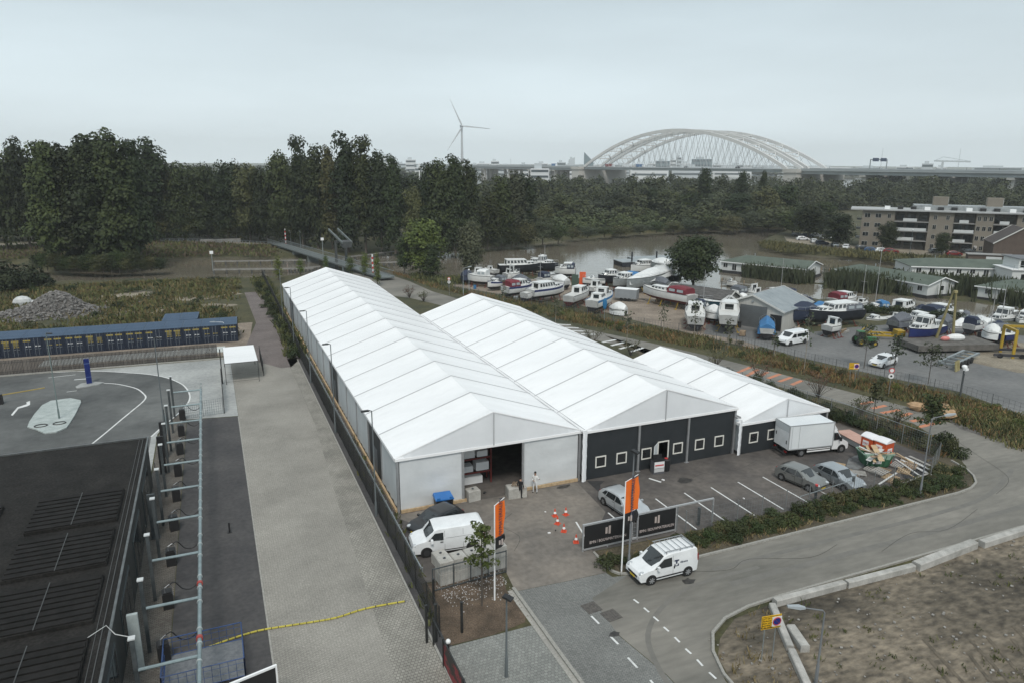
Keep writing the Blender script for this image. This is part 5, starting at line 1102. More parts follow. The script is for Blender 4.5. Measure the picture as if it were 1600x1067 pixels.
def hatch(label, x, y, rz, m, L_=4.0, W=1.70, group=None, small=False, est=0., rim=rimm):
    Lf, Lr = L_*.5, L_*.5; roofz = 1.46
    prof = car_prof(Lf, Lr, .98, (Lf-1.02,.98), ((Lf-1.72,1.42),(-Lr+.75-est,1.42)), (-Lr+.42-est*.8,1.28), (-Lr+.06,.95))
    prof[9] = (Lf-2.0,roofz)
    w1 = [(Lf-1.30,.99),(Lf-1.86,1.34),(-.02,1.38),(-.02,.96)]; w2 = [(-.1,.96),(-.1,1.38),(-Lr+1.15,1.34),(-Lr+1.0,.97)]; w3 = [(-Lr+.92,.98),(-Lr+1.07,1.33),(-Lr+.80,1.29),(-Lr+.52,1.02)]
    return vehicle('parked_car', label, 'car', x, y, rz, prof, W, .95, .20, [(w1,'side_window'),(w2,'side_window'),(w3,'side_window'),([(-.05,.34),(-.05,.93),(-.075,.93),(-.075,.34)],'door_gap_trim'),([(Lf-1.36,.36),(Lf-1.36,.93),(Lf-1.385,.93),(Lf-1.385,.36)],'door_gap_trim'),([(-.12,.82),(-.12,.785),(-.34,.785),(-.34,.82)],'handle_trim'),([(1.08-(4.0-L_)*0,.82),(1.08,.785),(.86,.785),(.86,.82)] if False else [(-Lr+1.12,.82),(-Lr+1.12,.785),(-Lr+.92,.785),(-Lr+.92,.82)],'handle_trim'),([(-Lr+.8,.36),(-Lr+.8,.30),(Lf-.8,.30),(Lf-.8,.36)],'sill_trim')], (Lf-.78,-Lr+.72), .31, m, ((Lf-1.05,.99),(Lf-1.74,1.39)), ((-Lr+.10,.98),(-Lr+.44,1.30)),
        ([('headlight',Lf-.16,W*.36,.70,.42,.32,.22,lampg),('tail_light',-Lr+.10,W*.40,.86,.14,.22,.34,tailr),('mirror',Lf-1.25,W*.5+.06,1.0,.14,.2,.13,m),('number_plate',Lf-.0,0,.42,.03,.52,.11,platey),('rear_plate',-Lr-.005,0,.62,.03,.52,.11,platey),('grille',Lf-.02,0,.56,.05,.75,.12,trim)] if not small else []), rim=rim, group=group)
h1 = hatch('grey-silver five-door hatchback parked left of the pale silver car', 42.9, 40.7, heading((1222,744),(1280,768)), silver, 4.0, group='cars in the parking lot')
h2 = hatch('pale silver hatchback parked beside pallets, nearest the green skip', 45.7, 39.5, heading((1284,752),(1330,775)), lsilver, 4.1, group='cars in the parking lot')
h3 = hatch('pale silver car half hidden behind the right orange flag and banner frame', 27.0, 42.2, math.atan2(-1,.12), wsil, 4.3, 1.75, group='cars in the parking lot')
h4 = hatch('black hatchback parked beside the front wall of the long marquee', 13.1, 44.95, heading((700,805),(640,832)), blackc, 4.1, 1.75, group='cars in the parking lot')
# white panel van
vprof = [(-2.45,.40),(-2.40,.28),(2.30,.28),(2.45,.40),(2.45,.72),(2.36,.92),(1.72,1.16),(1.50,1.22),(.98,1.84),(.72,1.92),(-2.25,1.95),(-2.40,1.86),(-2.46,1.1)]
wv = vehicle('white_van', 'white panel van parked nose to the fence behind the concrete blocks', 'van', 13.0, 42.15, heading((745,862),(665,874)), vprof, 1.92, 1.15, .10, [([(1.40,1.20),(.94,1.68),(.38,1.68),(.38,1.16)],'side_window'),([(-2.0,.42),(-2.0,.36),(1.1,.36),(1.1,.42)],'sill_trim'),([(.30,.40),(.30,1.80),(.285,1.80),(.285,.40)],'door_gap_trim'),([(-.95,.40),(-.95,1.80),(-.965,1.80),(-.965,.40)],'door_gap_trim'),([(-2.2,1.28),(-2.2,1.265),(.2,1.265),(.2,1.28)],'rail_trim')], (1.52,-1.55), .34, whitec, ((1.50,1.24),(.98,1.83)), None,
    [('headlight',2.22,.72,.84,.46,.34,.30,lampg),('tail_light',-2.43,.88,1.1,.1,.16,.6,tailr),('mirror',1.18,1.08,1.18,.16,.24,.24,whitec),('bumper',2.42,0,.44,.14,1.6,.2,trim),('number_plate',2.50,0,.45,.02,.52,.11,platey),('door_handle',.5,.97,1.0,.2,.03,.05,trim)])
# small white van with roof rack
cprof = [(-2.1,.40),(-2.05,.26),(2.05,.26),(2.18,.42),(2.17,.66),(2.06,.82),(1.55,.98),(1.22,1.06),(.42,1.70),(.15,1.80),(-1.9,1.84),(-2.06,1.76),(-2.14,1.0)]
cv_rz = heading((1073,899),(1018,913)); cpos = Vector(((G(1018,913)[0]+G(1073,899)[0])/2, (G(1018,913)[1]+G(1073,899)[1])/2, 0))+Vector((-math.sin(cv_rz),math.cos(cv_rz),0))*-.86
cv = vehicle('small_van', 'small white delivery van with roof rack parked at the road kerb', 'van', cpos.x, cpos.y, cv_rz, cprof, 1.80, 1.02, .12, [([(1.15,1.05),(.45,1.58),(-.12,1.60),(-.12,1.03)],'side_window'),([(-1.3,.46),(-1.3,.36),(1.0,.36),(1.0,.46)],'sill_trim'),([(-.2,.4),(-.2,1.7),(-.215,1.7),(-.215,.4)],'door_gap_trim'),([(-.24,.98),(-.24,.80),(-.34,.80),(-.34,.98)],'handle_trim')], (1.35,-1.35), .32, whitec, ((1.22,1.07),(.42,1.71)), None,
    [('headlight',1.90,.66,.78,.50,.34,.26,lampg),('tail_light',-2.12,.80,1.15,.1,.14,.6,tailr),('mirror',.92,1.0,1.08,.16,.2,.22,whitec),('grille',2.14,0,.56,.1,1.0,.14,trim),('bumper',2.14,0,.33,.1,1.5,.12,trim),('number_plate',2.2,0,.44,.02,.52,.11,platey),('fog_lamp',2.08,.68,.36,.16,.2,.12,trim)], rim=mat('wheel_cover',(.38,.39,.40),rough=.4,metal=.4))
rackm = mat('rack_steel', (.30,.31,.32), rough=.4, metal=.5)
for k in range(6): mb = MB(); xx = -1.75+k*.40; mb.tube((xx,-.70,1.90),(xx,.70,1.90),.02,6); obj('rack_bar', mb, rackm, cv)
mb = MB()
for s in (-1,1):
    mb.tube((-1.85,s*.70,1.95),(.35,s*.70,1.95),.03,6)
    for xx in (-1.7,-.8,.2): mb.tube((xx,s*.70,1.78),(xx,s*.70,1.95),.025,6)
mb.tube((-1.85,-.7,1.98),(-1.85,.7,1.98),.035,6); obj('rack_rails', mb, rackm, cv)
def text(parent, s, loc, rot, size, m, name='lettering', ext=.004, align='CENTER', sx=1.):
    cu = bpy.data.curves.new(name, 'FONT'); cu.body = s; cu.size = size; cu.extrude = ext; cu.align_x = align; cu.align_y = 'CENTER'; cu.resolution_u = 2
    t = bpy.data.objects.new(name, cu); dg = bpy.context.evaluated_depsgraph_get(); me_ = None
    C.objects.link(t); bpy.context.view_layer.update(); me_ = bpy.data.meshes.new_from_object(t.evaluated_get(bpy.context.evaluated_depsgraph_get())); bpy.data.objects.remove(t)
    o = bpy.data.objects.new(name, me_); me_.materials.clear(); me_.materials.append(m); C.objects.link(o); o.parent = parent; o.location = loc; o.rotation_euler = rot; o.scale = (sx,1,1); return o
inkb = mat('print_dark', (.02,.03,.07), rough=.5); inkw = mat('print_white', (.7,.7,.7), rough=.5); inkr = mat('print_red', (.5,.04,.04), rough=.5)
for s in (1,-1):
    mb = MB(); mb.box(-.62,s*.905-.003,1.28,-.28,s*.905+.003,1.36); mb.box(-.50,s*.905-.003,1.10,-.40,s*.905+.003,1.28); mb.box(-.62,s*.905-.003,.92,-.54,s*.905+.003,1.08); mb.box(-.36,s*.905-.003,.92,-.28,s*.905+.003,1.08); mb.box(-.54,s*.905-.003,.92,-.36,s*.905+.003,.97); obj('company_mark', mb, inkb, cv)
    text(cv, 'dibema', (-1.0,s*.91,1.14), (PI/2,0,0 if s < 0 else PI), .2, inkb)
# box truck
tk_rz = heading((1248,714),(1322,706)); tx, ty = 46.6, 45.9
tp = math.atan2(*(np.array(G(1322,706))-np.array(G(1248,714)))[::-1])
tr_ = thing('box_truck', 'white box truck parked in front of the small marquee', 'truck', (48.0,46.3,0), tp); tr_.location = Vector((*G(1248,714),0))+Vector((math.cos(tp),math.sin(tp),0))*2.0+Vector((-math.sin(tp),math.cos(tp),0))*1.02
boxw = mat('box_body_white', (.66,.69,.70), (.60,.63,.65), .5, .35, detail=8)
mb = MB(); mb.box(-3.2,-1.05,.82,1.35,1.05,3.05); obj('cargo_box', mb, boxw, tr_)
mb = MB()
for (a,b,c,d,e,f) in ((-3.23,-1.08,.80,-3.15,-1.0,3.08),(-3.23,1.0,.80,-3.15,1.08,3.08),(1.30,-1.08,.80,1.38,-1.0,3.08),(1.30,1.0,.80,1.38,1.08,3.08),(-3.15,-1.08,3.02,1.3,-1.04,3.09),(-3.15,1.04,3.02,1.3,1.08,3.09),(-3.23,-1.0,3.0,-3.17,1.0,3.08),(-3.15,-1.08,.78,1.3,-1.04,.88),(-3.15,1.04,.78,1.3,1.08,.88)): mb.box(a,b,c,d,e,f)
obj('box_edging', mb, mat('edging_grey',(.42,.44,.45),rough=.4,metal=.4), tr_)
mb = MB(); mb.box(-3.24,-1.0,.84,-3.2,1.0,2.38); obj('tail_lift', mb, whitec, tr_); mb = MB(); mb.box(-3.235,-1.0,2.42,-3.2,1.0,2.98); obj('rear_panel', mb, mat('rear_panel_grey',(.50,.53,.54),rough=.4), tr_)
mb = MB(); mb.box(-3.26,-.82,1.3,-3.235,-.72,1.62); mb.box(-3.26,.72,1.7,-3.235,.82,2.0); obj('latches', mb, trim, tr_)
mb = MB(); mb.box(-2.2,-1.065,.9,-2.17,-1.045,2.95); mb.box(-2.95,-1.065,.9,-2.92,-1.045,2.95); obj('side_door_frame', mb, MATS['edging_grey'], tr_)
mb = MB(); mb.box(-3.5,-.95,.36,-3.38,.95,.5); mb.box(-3.4,-.6,.45,-3.0,-.5,.6); mb.box(-3.4,.5,.45,-3.0,.6,.6); mb.box(-3.1,-.42,.5,2.0,.42,.8); obj('chassis', mb, trim, tr_)
mb = MB(); mb.box(-1.2,-1.0,.40,1.2,-.96,.5); mb.box(-1.2,.96,.40,1.2,1.0,.5); mb.box(-1.2,-1.0,.6,1.2,-.97,.68); obj('side_guard', mb, whitep, tr_)
cab = [(1.40,.42),(3.05,.36),(3.10,.62),(3.06,.95),(2.86,1.10),(2.42,1.32),(1.92,2.12),(1.72,2.22),(1.40,2.22)]
rings = []
for s in (-1,-.9,0,.9,1): rings.append([(px, s*(.99 if abs(s)<1 else .97)*(1-.10*max(0,pz-1.3)), pz-(.05 if abs(s)==1 and pz>1.2 else 0)) for px,pz in cab])
mb = MB(); mb.loft(rings); obj('cab', mb, whitec, tr_, smooth=35)
mb = MB(); d = Vector((-.5,0,.8)); mb.quad((2.44,-.86,1.36),(2.44,.86,1.36),(1.96,.80,2.10),(1.96,-.80,2.10)); mb.v = [(a+.02,b,c+.012) for a,b,c in mb.v]; obj('windscreen', mb, cglass, tr_)
for s in (-1,1):
    mb = MB(); q = [(2.28,s*1.0,1.34),(1.90,s*.955,1.98),(1.52,s*.945,2.0),(1.52,s*1.0,1.30)]; mb.add(q,[(0,1,2,3) if s>0 else (3,2,1,0)]); obj('side_window', mb, cglass, tr_)
    mb = MB(); mb.ball((2.9,s*.74,.86),.5,10,7,.30,.34,.26); obj('headlight', mb, lampg, tr_, smooth=True)
    mb = MB(); mb.cbox(2.1,s*1.15,1.42,.12,.2,.34); obj('mirror', mb, trim, tr_)
    for wx in (2.42,-1.75):
        mb = MB(); mb.tube((wx,s*.78,.36),(wx,s*1.0,.36),.36,20); w_ = obj('wheel', mb, tyre, tr_, smooth=30); mb = MB(); mb.tube((wx,s*.99,.36),(wx,s*1.008,.36),.2,14); obj('rim', mb, rimm, w_)
    mb = MB(); mb.tube((2.42,s*.80,.37),(2.42,s*.985,.37),.43,20); obj('wheel_arch', mb, trim, tr_)
    mb = MB(); mb.box(-3.3,s*.75-.15,.5,-3.24,s*.75+.15,.62); obj('tail_light', mb, tailr, tr_)
mb = MB(); mb.loft([[(1.4,-.9,2.2),(1.4,.9,2.2),(1.4,.9,2.9),(1.4,-.9,2.9)],[(2.0,-.75,2.16),(2.0,.75,2.16),(1.75,.7,2.45),(1.75,-.7,2.45)]]); obj('wind_deflector', mb, whitec, tr_)

# ---------------------------------------------------------------- portable toilets
orr = mat('toilet_orange', (.50,.075,.018), (.42,.06,.016), .8, .45)
for k,(x,y) in enumerate(((51.75,41.75),(52.0,40.55))):
    t = thing('portable_toilet', 'orange portable toilet with a white domed roof, '+('the farther one beside the low trailer' if k==0 else 'the nearer one behind the green skip'), 'portable toilet', (x,y,0), .05+.06*k, 'portable toilets')
    mb = MB(); mb.box(0,0,.12,1.15,1.1,2.12)
    for j in range(5): mb.box(.1+j*.21,-.02,.3,.2+j*.21,0,1.0)
    obj('cabin', mb, orr, t); mb = MB(); mb.box(-.03,-.03,0,1.18,1.13,.14); obj('skid_base', mb, trim, t)
    rings = [[(-.05+1.25*i/8, yy, 2.12+zz+.26*math.sin(PI*i/8)*(1 if zz else 0)+0.*i) for i in range(9)]+[(1.2,yy,2.1),(-.05,yy,2.1)] for yy, zz in ((-.06,.02),(.2,.06),(.9,.06),(1.16,.02))]
    mb = MB(); mb.loft(rings); obj('roof', mb, mat('toilet_roof_white',(.72,.72,.73),(.66,.66,.68),1,.5), t, smooth=50)
    mb = MB(); mb.box(-.03,.12,.2,-.005,.98,2.0); d_ = obj('door', mb, orr, t); mb = MB(); mb.box(-.045,.30,1.35,-.032,.88,1.85); obj('sign_plate', mb, inkw, d_); text(d_, 'BOELS', (-.052,.59,1.6), (PI/2,0,-PI/2), .2, inkr, sx=.8)
    mb = MB(); mb.box(.28,-.035,1.2,.9,-.022,1.6); obj('sign_plate', mb, inkw, t); text(t, 'BOELS', (.59,-.042,1.4), (PI/2,0,0), .19, inkr, sx=.8)
# low trailer with boards
t = thing('flat_stack', 'pink-brown board stack on low white trestles beside the truck', 'board stack', (54.0,45.0,0), 1.42); t.scale = (1.2,1.35,1); mb = MB(); mb.box(-1.4,-.6,.62,1.9,.6,.68); obj('top_board', mb, mat('pink_board',(.42,.25,.20),(.50,.32,.26),1.2,.7), t)
mb = MB(); mb.box(-1.35,-.55,.12,1.85,.55,.60); obj('white_stack', mb, mat('stack_white',(.50,.51,.51),(.30,.31,.31),3,.6,stretch=(.3,1,6)), t); mb = MB()
mb = MB(); mb.box(1.2,-.57,.2,1.5,-.545,.5); obj('label_plate', mb, inkw, t)

# ---------------------------------------------------------------- green skip with waste wood
grn = mat('skip_green', (.020,.085,.045), (.035,.12,.065), 1.2, .55, detail=9); grnp = mat('skip_panel_pale', (.22,.34,.27), (.30,.41,.34), 1, .5)
sk = thing('skip', 'green waste skip with striped corner, filled with broken boards', 'skip', (50.2,41.0,0), -.42); sk.scale = (.74,.85,.95)
def hexa(b, t_): return b+t_
mb = MB(); # walls of an open tapered container
O = [(0,0),(3.2,0),(3.2,1.8),(0,1.8)]; lo_ = [(.35,.1,.12),(2.85,.1,.12),(2.85,1.7,.12),(.35,1.7,.12)]; hi_ = [(-.15,0,1.35),(3.35,0,1.35),(3.35,1.8,1.35),(-.15,1.8,1.35)]
mb.add(lo_+hi_, [(3,2,1,0),(0,1,5,4),(1,2,6,5),(2,3,7,6),(3,0,4,7)]); ins = [(x+(.06 if x<1 else -.06), y+(.06 if y<1 else -.06), z+.06) for x,y,z in lo_]+[(x+(.06 if x<1 else -.06), y+(.06 if y<1 else -.06), z) for x,y,z in hi_]
mb.add(ins, [(0,1,2,3),(4,5,1,0),(5,6,2,1),(6,7,3,2),(7,4,0,3)]); mb.add(hi_+ins[4:], [(0,1,5,4),(1,2,6,5),(2,3,7,6),(3,0,4,7)]); obj('hull', mb, grn, sk)
mb = MB(); mb.box(-.2,-.06,1.32,3.4,-.0,1.42); mb.box(-.2,1.8,1.32,3.4,1.86,1.42); mb.box(-.2,0,1.32,-.12,1.8,1.42); mb.box(3.32,0,1.32,3.4,1.8,1.42); obj('rim', mb, grnp, sk)
mb = MB(); mb.add([(.0,-.03,1.3),(3.2,-.03,1.3),(3.0,.03,.85),(.2,.03,.85)],[(3,2,1,0)]); obj('side_panel', mb, grnp, sk)
for k in range(6): mb = MB(); xx = .1+k*.6; mb.beam((xx*.78+.32,.04,.15),(xx,-.03,1.3),.06,.05); obj('side_rib', mb, grn, sk)
mb = MB(); mb.add([(1.0,-.0,.75),(2.0,-.0,.75),(2.0,.03,.45),(1.0,.03,.45)],[(3,2,1,0)]); obj('plate', mb, inkw, sk)
for k in range(3): mb = MB(); mb.add([(.28,.015,.35+k*.17),(.42,.02,.45+k*.17),(.42,.015,.53+k*.17),(.28,.01,.43+k*.17)],[(3,2,1,0)]); mb.v=[(a,b-.02,c) for a,b,c in mb.v]; obj('warning_stripe', mb, inkw, sk)
wood = [timber, mat('old_board',(.20,.14,.09),(.32,.24,.16),2,.85), mat('grey_board',(.24,.23,.21),(.36,.35,.33),2,.85), mat('white_board',(.58,.58,.56),(.48,.48,.47),2,.6)]
wl = ['pale','brown','grey','white']
for k in range(16):
    mb = MB(); l_ = random.uniform(1.2,2.6); mb.cbox(0,0,0,l_,random.uniform(.12,.5),.04); o_ = obj('waste_board', mb, wood[k%4], None, (50.2+random.uniform(.7,1.9),40.3+random.uniform(.0,1.0),1.12+k*.022)); o_.rotation_euler = (random.uniform(-.2,.2),random.uniform(-.35,.35),random.uniform(-1.2,1.2)); tag(o_, '%s broken board heaped in the green skip'%wl[k%4], 'board', 'broken boards in the skip')
# pallets and plank piles beside the skip
def pallet(label, x, y, z, rz, m, tilt=0., group='pallets beside the skip'):
    t = thing('pallet', label, 'pallet', (x,y,z), rz, group); t.rotation_euler = (tilt,0,rz)
    for k in range(6):
        mb = MB(); mb.box(.0,.17*k*1.0,.10,1.2,.17*k+.10,.125); obj('slat', mb, m, t)
    for k in range(3): mb = MB(); mb.box(.55*k,0,.0,.55*k+.10,.95,.10); obj('bearer', mb, m, t)
    return t
pl = [(1296,728,.0,-.9,0),(1306,737,.0,-.9,0),(1315,745,.0,-.85,1),(1330,742,.0,-.7,2),(1366,740,.0,.3,2),(1378,748,.25,.25,2),(1386,742,.0,.4,1),(1392,752,.0,.1,0),(1400,758,0,.2,1),(1420,742,0,.5,0),(1430,736,.15,.55,1),(1440,730,.0,.5,2),(1425,728,.0,.6,0),(1408,735,.15,.35,2)]
for k,(u,v,z,rz,mi_) in enumerate(pl):
    x,y = G(u,v); pallet('%s wooden pallet %s'%(['fresh yellow','brown','weathered grey'][mi_], ['lying flat behind the pale silver hatchback, farthest','flat behind the pale silver hatchback, second','flat behind the pale silver hatchback, third','near the left end of the skip','leaning before the skip on the hedge side','stacked crooked before the skip','right of the crooked pallets before the skip','near the hedge below the skip','nearest the hedge','on the heap right of the skip','on top of the heap right of the skip','at the far side of the heap right of the skip','under the heap right of the skip','between skip and heap'][k]), x, y, z, rz, wood[mi_], .12 if k in (4,5) else 0)
for k,(a,b,mi_) in enumerate((((1408,720),(1455,744),3),((1413,717),(1463,741),3),((1420,716),(1470,738),2),((1400,712),(1428,728),0),((1398,722),(1440,750),3),((1395,716),(1416,722),1),((1432,756),(1402,735),0),((1372,765),(1400,745),3),((1410,764),(1448,747),2))):
    A_ = Vector((*G(*a),.15+.05*k)); B_ = Vector((*G(*b),.12+.04*k)); mb = MB(); mb.beam((0,0,0),B_-A_,.28 if k<3 else .14,.05); o_ = obj('plank', mb, wood[mi_], None, A_); tag(o_, '%s plank lying on the wood heap, %s'%(wl[mi_], ['nearest the lamp','second from the lamp','along the fence side','beside the end of the skip','under the white ones','short, near the skip','across the heap','by the hedge','at the hedge corner'][k]), 'plank', 'planks beside the skip')
sheet('black_tarpaulin', [G(*p) for p in [(1408,742),(1440,728),(1462,745),(1450,757),(1425,758)]], .03, trim, world=True)
sheet('cement_stain', [G(*p) for p in [(1326,716),(1345,708),(1356,716),(1350,728),(1336,736),(1322,728)]], .0125, mat('stain_pale',(.09,.09,.09),(.24,.25,.25),.9,.8,lo=.4,hi=.7), world=True)

# ---------------------------------------------------------------- banners, flags, cones, bin, blocks
bf = thing('banner_stand', 'long steel frame with two black printed banners at the parking entrance', 'banner', (21.3,38.1,0), -.005)
mb = MB(); mb.box(-.06,-.06,1.92,10.6,.06,2.02); mb.box(-.06,-.05,.1,7.4,.05,.22) ; obj('frame_beam', mb, mat('frame_pale_steel',(.42,.43,.44),rough=.4,metal=.3), bf)
for k,xx in enumerate((-.05,1.85,3.75,4.2,7.35,10.55)): mb = MB(); mb.box(xx,-.05,0,xx+.07,.05,1.95); obj('frame_post', mb, MATS['frame_pale_steel'], bf)
for k,(xa,xb) in enumerate(((.05,3.70),(4.3,7.3))):
    mb = MB(); mb.box(xa,-.07,.25,xb,-.052,1.88); b_ = obj('banner_sheet', mb, blackp, bf)
    mid = (xa+xb)/2
    for (a,b,c,d) in ((mid-.22,1.05,mid-.06,1.52),(mid+.02,1.0,mid+.18,1.6)): mb = MB(); mb.box(a,-.078,b,c,-.071,d); obj('logo_block', mb, mat('logo_pale',(.42,.36,.33),rough=.6), b_)
    text(b_, 'BMN / BOUWMATERIALEN', (mid,-.08,.62), (PI/2,0,0), .30, mat('banner_lettering',(.55,.48,.46),rough=.6), sx=.8)
fence('mesh panels behind the banner frame beside the parking lot', [(21.3,38.2),(28.9,38.15)], 1.8, 1.9, galv, 9, 6, .008, .03)
orf = mat('flag_orange', (.78,.16,.015), (.70,.13,.012), .8, .6); 
for k,(x,y,h_,L_) in enumerate(((13.8,35.25,6.2,2.6),(22.4,34.95,6.3,2.7))):
    f = thing('banner_flag', 'orange and black flag on a white pole at the %s side of the driveway'%('left' if k==0 else 'right'), 'flag', (x,y,0), .0 if k else .15, 'orange flags at the entrance')
    mb = MB(); mb.path([(0,0,0),(0,0,h_)],[.055,.035],8); obj('flagpole', mb, whitep, f, smooth=True); mb = MB(); mb.tube((0,0,h_-.02),(1.0 if k else .75,.15,h_+.25),.02,6); obj('flag_arm', mb, whitep, f)
    wd = .95 if k else .62
    for (za,zb,mm,nm) in ((h_-L_*.82,h_,orf,'flag_cloth'),(h_-L_*1.12,h_-L_*.82-.003,blackp,'flag_foot')):
        mb = MB(); nx_,nz_ = 6,16
        for j in range(nz_+1):
            for i in range(nx_+1):
                tz = j/nz_; z = za+(zb-za)*tz; x_ = .06+wd*i/nx_; z += (.18*(i/nx_) if True else 0); mb.v.append((x_*(1-.04*math.sin(j*.5)), .07*math.sin(i*1.3+j*.25+k*2)*(i/nx_)+.02, z))
        for j in range(nz_):
            for i in range(nx_): a=j*(nx_+1)+i; mb.f.append((a,a+1,a+nx_+2,a+nx_+1)); mb.mi.append(0)
        o_ = obj(nm, mb, mm, f, smooth=True)
        if nm == 'flag_cloth': text(o_, 'BOUWMATERIALEN', (.08+wd*.48,-.075,(za+zb)/2), (PI/2,-PI/2,0), .33, inkb)
        else: mb = MB(); mb.box(.25,-.09,za+.35,.36,-.07,za+.62); mb.box(.42,-.09,za+.3,.54,-.07,za+.68); obj('flag_logo', mb, MATS['logo_pale'], o_)
cone_o = mat('cone_red', (.55,.07,.03), rough=.5)
for k,(u,v) in enumerate(((867,806),(884,804),(871,818),(881,830),(900,847))):
    x,y = G(u,v); c = thing('traffic_cone', 'red and white traffic cone on the driveway, %s'%['farthest left of the five','farthest right of the first pair','third from the marquee','fourth from the marquee','nearest the banner frame'][k], 'traffic cone', (x,y,0), .3*k, 'traffic cones'); mb = MB(); mb.box(-.2,-.2,0,.2,.2,.04); obj('foot', mb, cone_o, c); mb = MB(); mb.tube((0,0,.04),(0,0,.24),.15,10,.11); mb.tube((0,0,.40),(0,0,.62),.075,10,.03); obj('cone_shell', mb, cone_o, c, smooth=30); mb = MB(); mb.tube((0,0,.24),(0,0,.40),.112,10,.076); obj('white_band', mb, whitep, c, smooth=30)
bn = thing('waste_bin', 'large black wheeled bin with bright blue lid beside the marquee front', 'bin', (14.35,47.15,0), -.05); mb = MB(); mb.loft([[(-.55,-.38,.12),(.55,-.38,.12),(.55,.38,.12),(-.55,.38,.12)],[(-.66,-.5,1.18),(.66,-.5,1.18),(.66,.5,1.18),(-.66,.5,1.18)]]); obj('bin_body', mb, blackp, bn)
mb = MB(); mb.loft([[(-.7,-.56,1.18),(.7,-.56,1.18),(.7,.54,1.18),(-.7,.54,1.18)],[(-.68,-.54,1.27),(.68,-.54,1.27),(.64,.5,1.4),(-.64,.5,1.4)]]); mb.box(-.6,-.58,1.24,-.35,-.5,1.42); mb.box(.35,-.58,1.24,.6,-.5,1.42); obj('lid', mb, mat('lid_blue',(.02,.13,.38),(.03,.16,.44),1,.4), bn)
mb = MB(); mb.box(-.25,-.5,.62,.3,-.475,.95); obj('label_plate', mb, inkw, bn); 
for s in (-1,1):
    for q in (-1,1): mb = MB(); mb.tube((s*.45,q*.3-.03,.1),(s*.45,q*.3+.03,.1),.1,10); obj('wheel', mb, trim, bn)
blkc = mat('concrete_block_grey', (.30,.29,.265), (.44,.43,.40), 1.5, .9, .01, 12, detail=9, fine=.15)
def cblock(label, x, y, z, rz, s=(.9,.9,.8), group='concrete blocks by the entrance'):
    t = thing('concrete_block', label, 'concrete block', (x,y,z), rz, group); mb = MB(); mb.loft([[(-s[0]/2,-s[1]/2,0),(s[0]/2,-s[1]/2,0),(s[0]/2,s[1]/2,0),(-s[0]/2,s[1]/2,0)],[(-s[0]/2,-s[1]/2,s[2]-.06),(s[0]/2,-s[1]/2,s[2]-.06),(s[0]/2,s[1]/2,s[2]-.06),(-s[0]/2,s[1]/2,s[2]-.06)],[(-s[0]/2+.06,-s[1]/2+.06,s[2]),(s[0]/2-.06,-s[1]/2+.06,s[2]),(s[0]/2-.06,s[1]/2-.06,s[2]),(-s[0]/2+.06,s[1]/2-.06,s[2])]]); obj('block_body', mb, blkc, t)
    mb = MB(); mb.tube((0,0,s[2]-.01),(0,0,s[2]+.008),.1,10); obj('lifting_hole', mb, blackp, t); mb = MB(); mb.path([(-.08,0,s[2]),(-.05,0,s[2]+.08),(.05,0,s[2]+.08),(.08,0,s[2])],.018,5); obj('lifting_loop', mb, rodm, t)
    for (i_,j_) in ((-1,-1),(1,-1),(1,1),(-1,1)): pass
    return t
for k in range(5):
    for l_ in (0,1): cblock('concrete block in the wall behind the mulch bed, %s from left, %s layer'%(ordw(k),['lower','upper'][l_]), 11.65+k*.93, 38.3+k*.10, l_*.81, .08+.02*(k%2))
cblock('single pale concrete block standing beside the white van wheel', 12.0, 40.3, 0, .15); cblock('same-size block below the one beside the van wheel, on the ground', 12.0, 40.3, .81, .25) if False else None
cblock('tilted pale concrete block behind the block wall', 14.2, 39.9, .0, .5, (1.2,.8,.75)); cblock('concrete block half hidden by the young tree', 15.1, 40.4, 0, .2)
cblock('concrete block with holes at the left side of the marquee opening', 17.05, 48.2, 0, .1, (1.0,.8,.9)); cblock('concrete block with bundles at the right side of the marquee opening', 20.4, 47.45, 0, -.1, (1.5,.9,.9))
o_ = thing('wire_bundle','brown wire bundle on the block at the right side of the opening','bundle',(20.4,47.45,.9)); mb = MB()
for k in range(12): a = k*.9; mb.path([(math.cos(a)*.35-.1,math.sin(a)*.2,.03),(math.cos(a+1)*.3,math.sin(a+1)*.2,.2+.04*(k%3)),(math.cos(a+2)*.4,math.sin(a+2)*.22,.06)],.02,4)
obj('wires', mb, wood[1], o_)
# low frame in front of the block wall, and the fence round it
ct = thing('wall_cage', 'dark low mesh fence panel in front of the concrete block wall', 'fence', (10.6,37.45,0), .06); mb = MB()
for z in (.05,1.5): mb.box(0,-.03,z,5.0,.03,z+.06)
obj('cage_rails', mb, postm, ct)
for xx in (0,1.35,2.5,3.7,4.95): mb = MB(); mb.box(xx,-.03,0,xx+.05,.03,1.6); obj('cage_post', mb, postm, ct)
mb = MB()
for k in range(24): mb.box(.2+k*.2,-.006,.1,.212+k*.2,.006,1.5)
obj('wire_mesh', mb, galv, ct, kind='stuff')
for k in range(28):
    pass
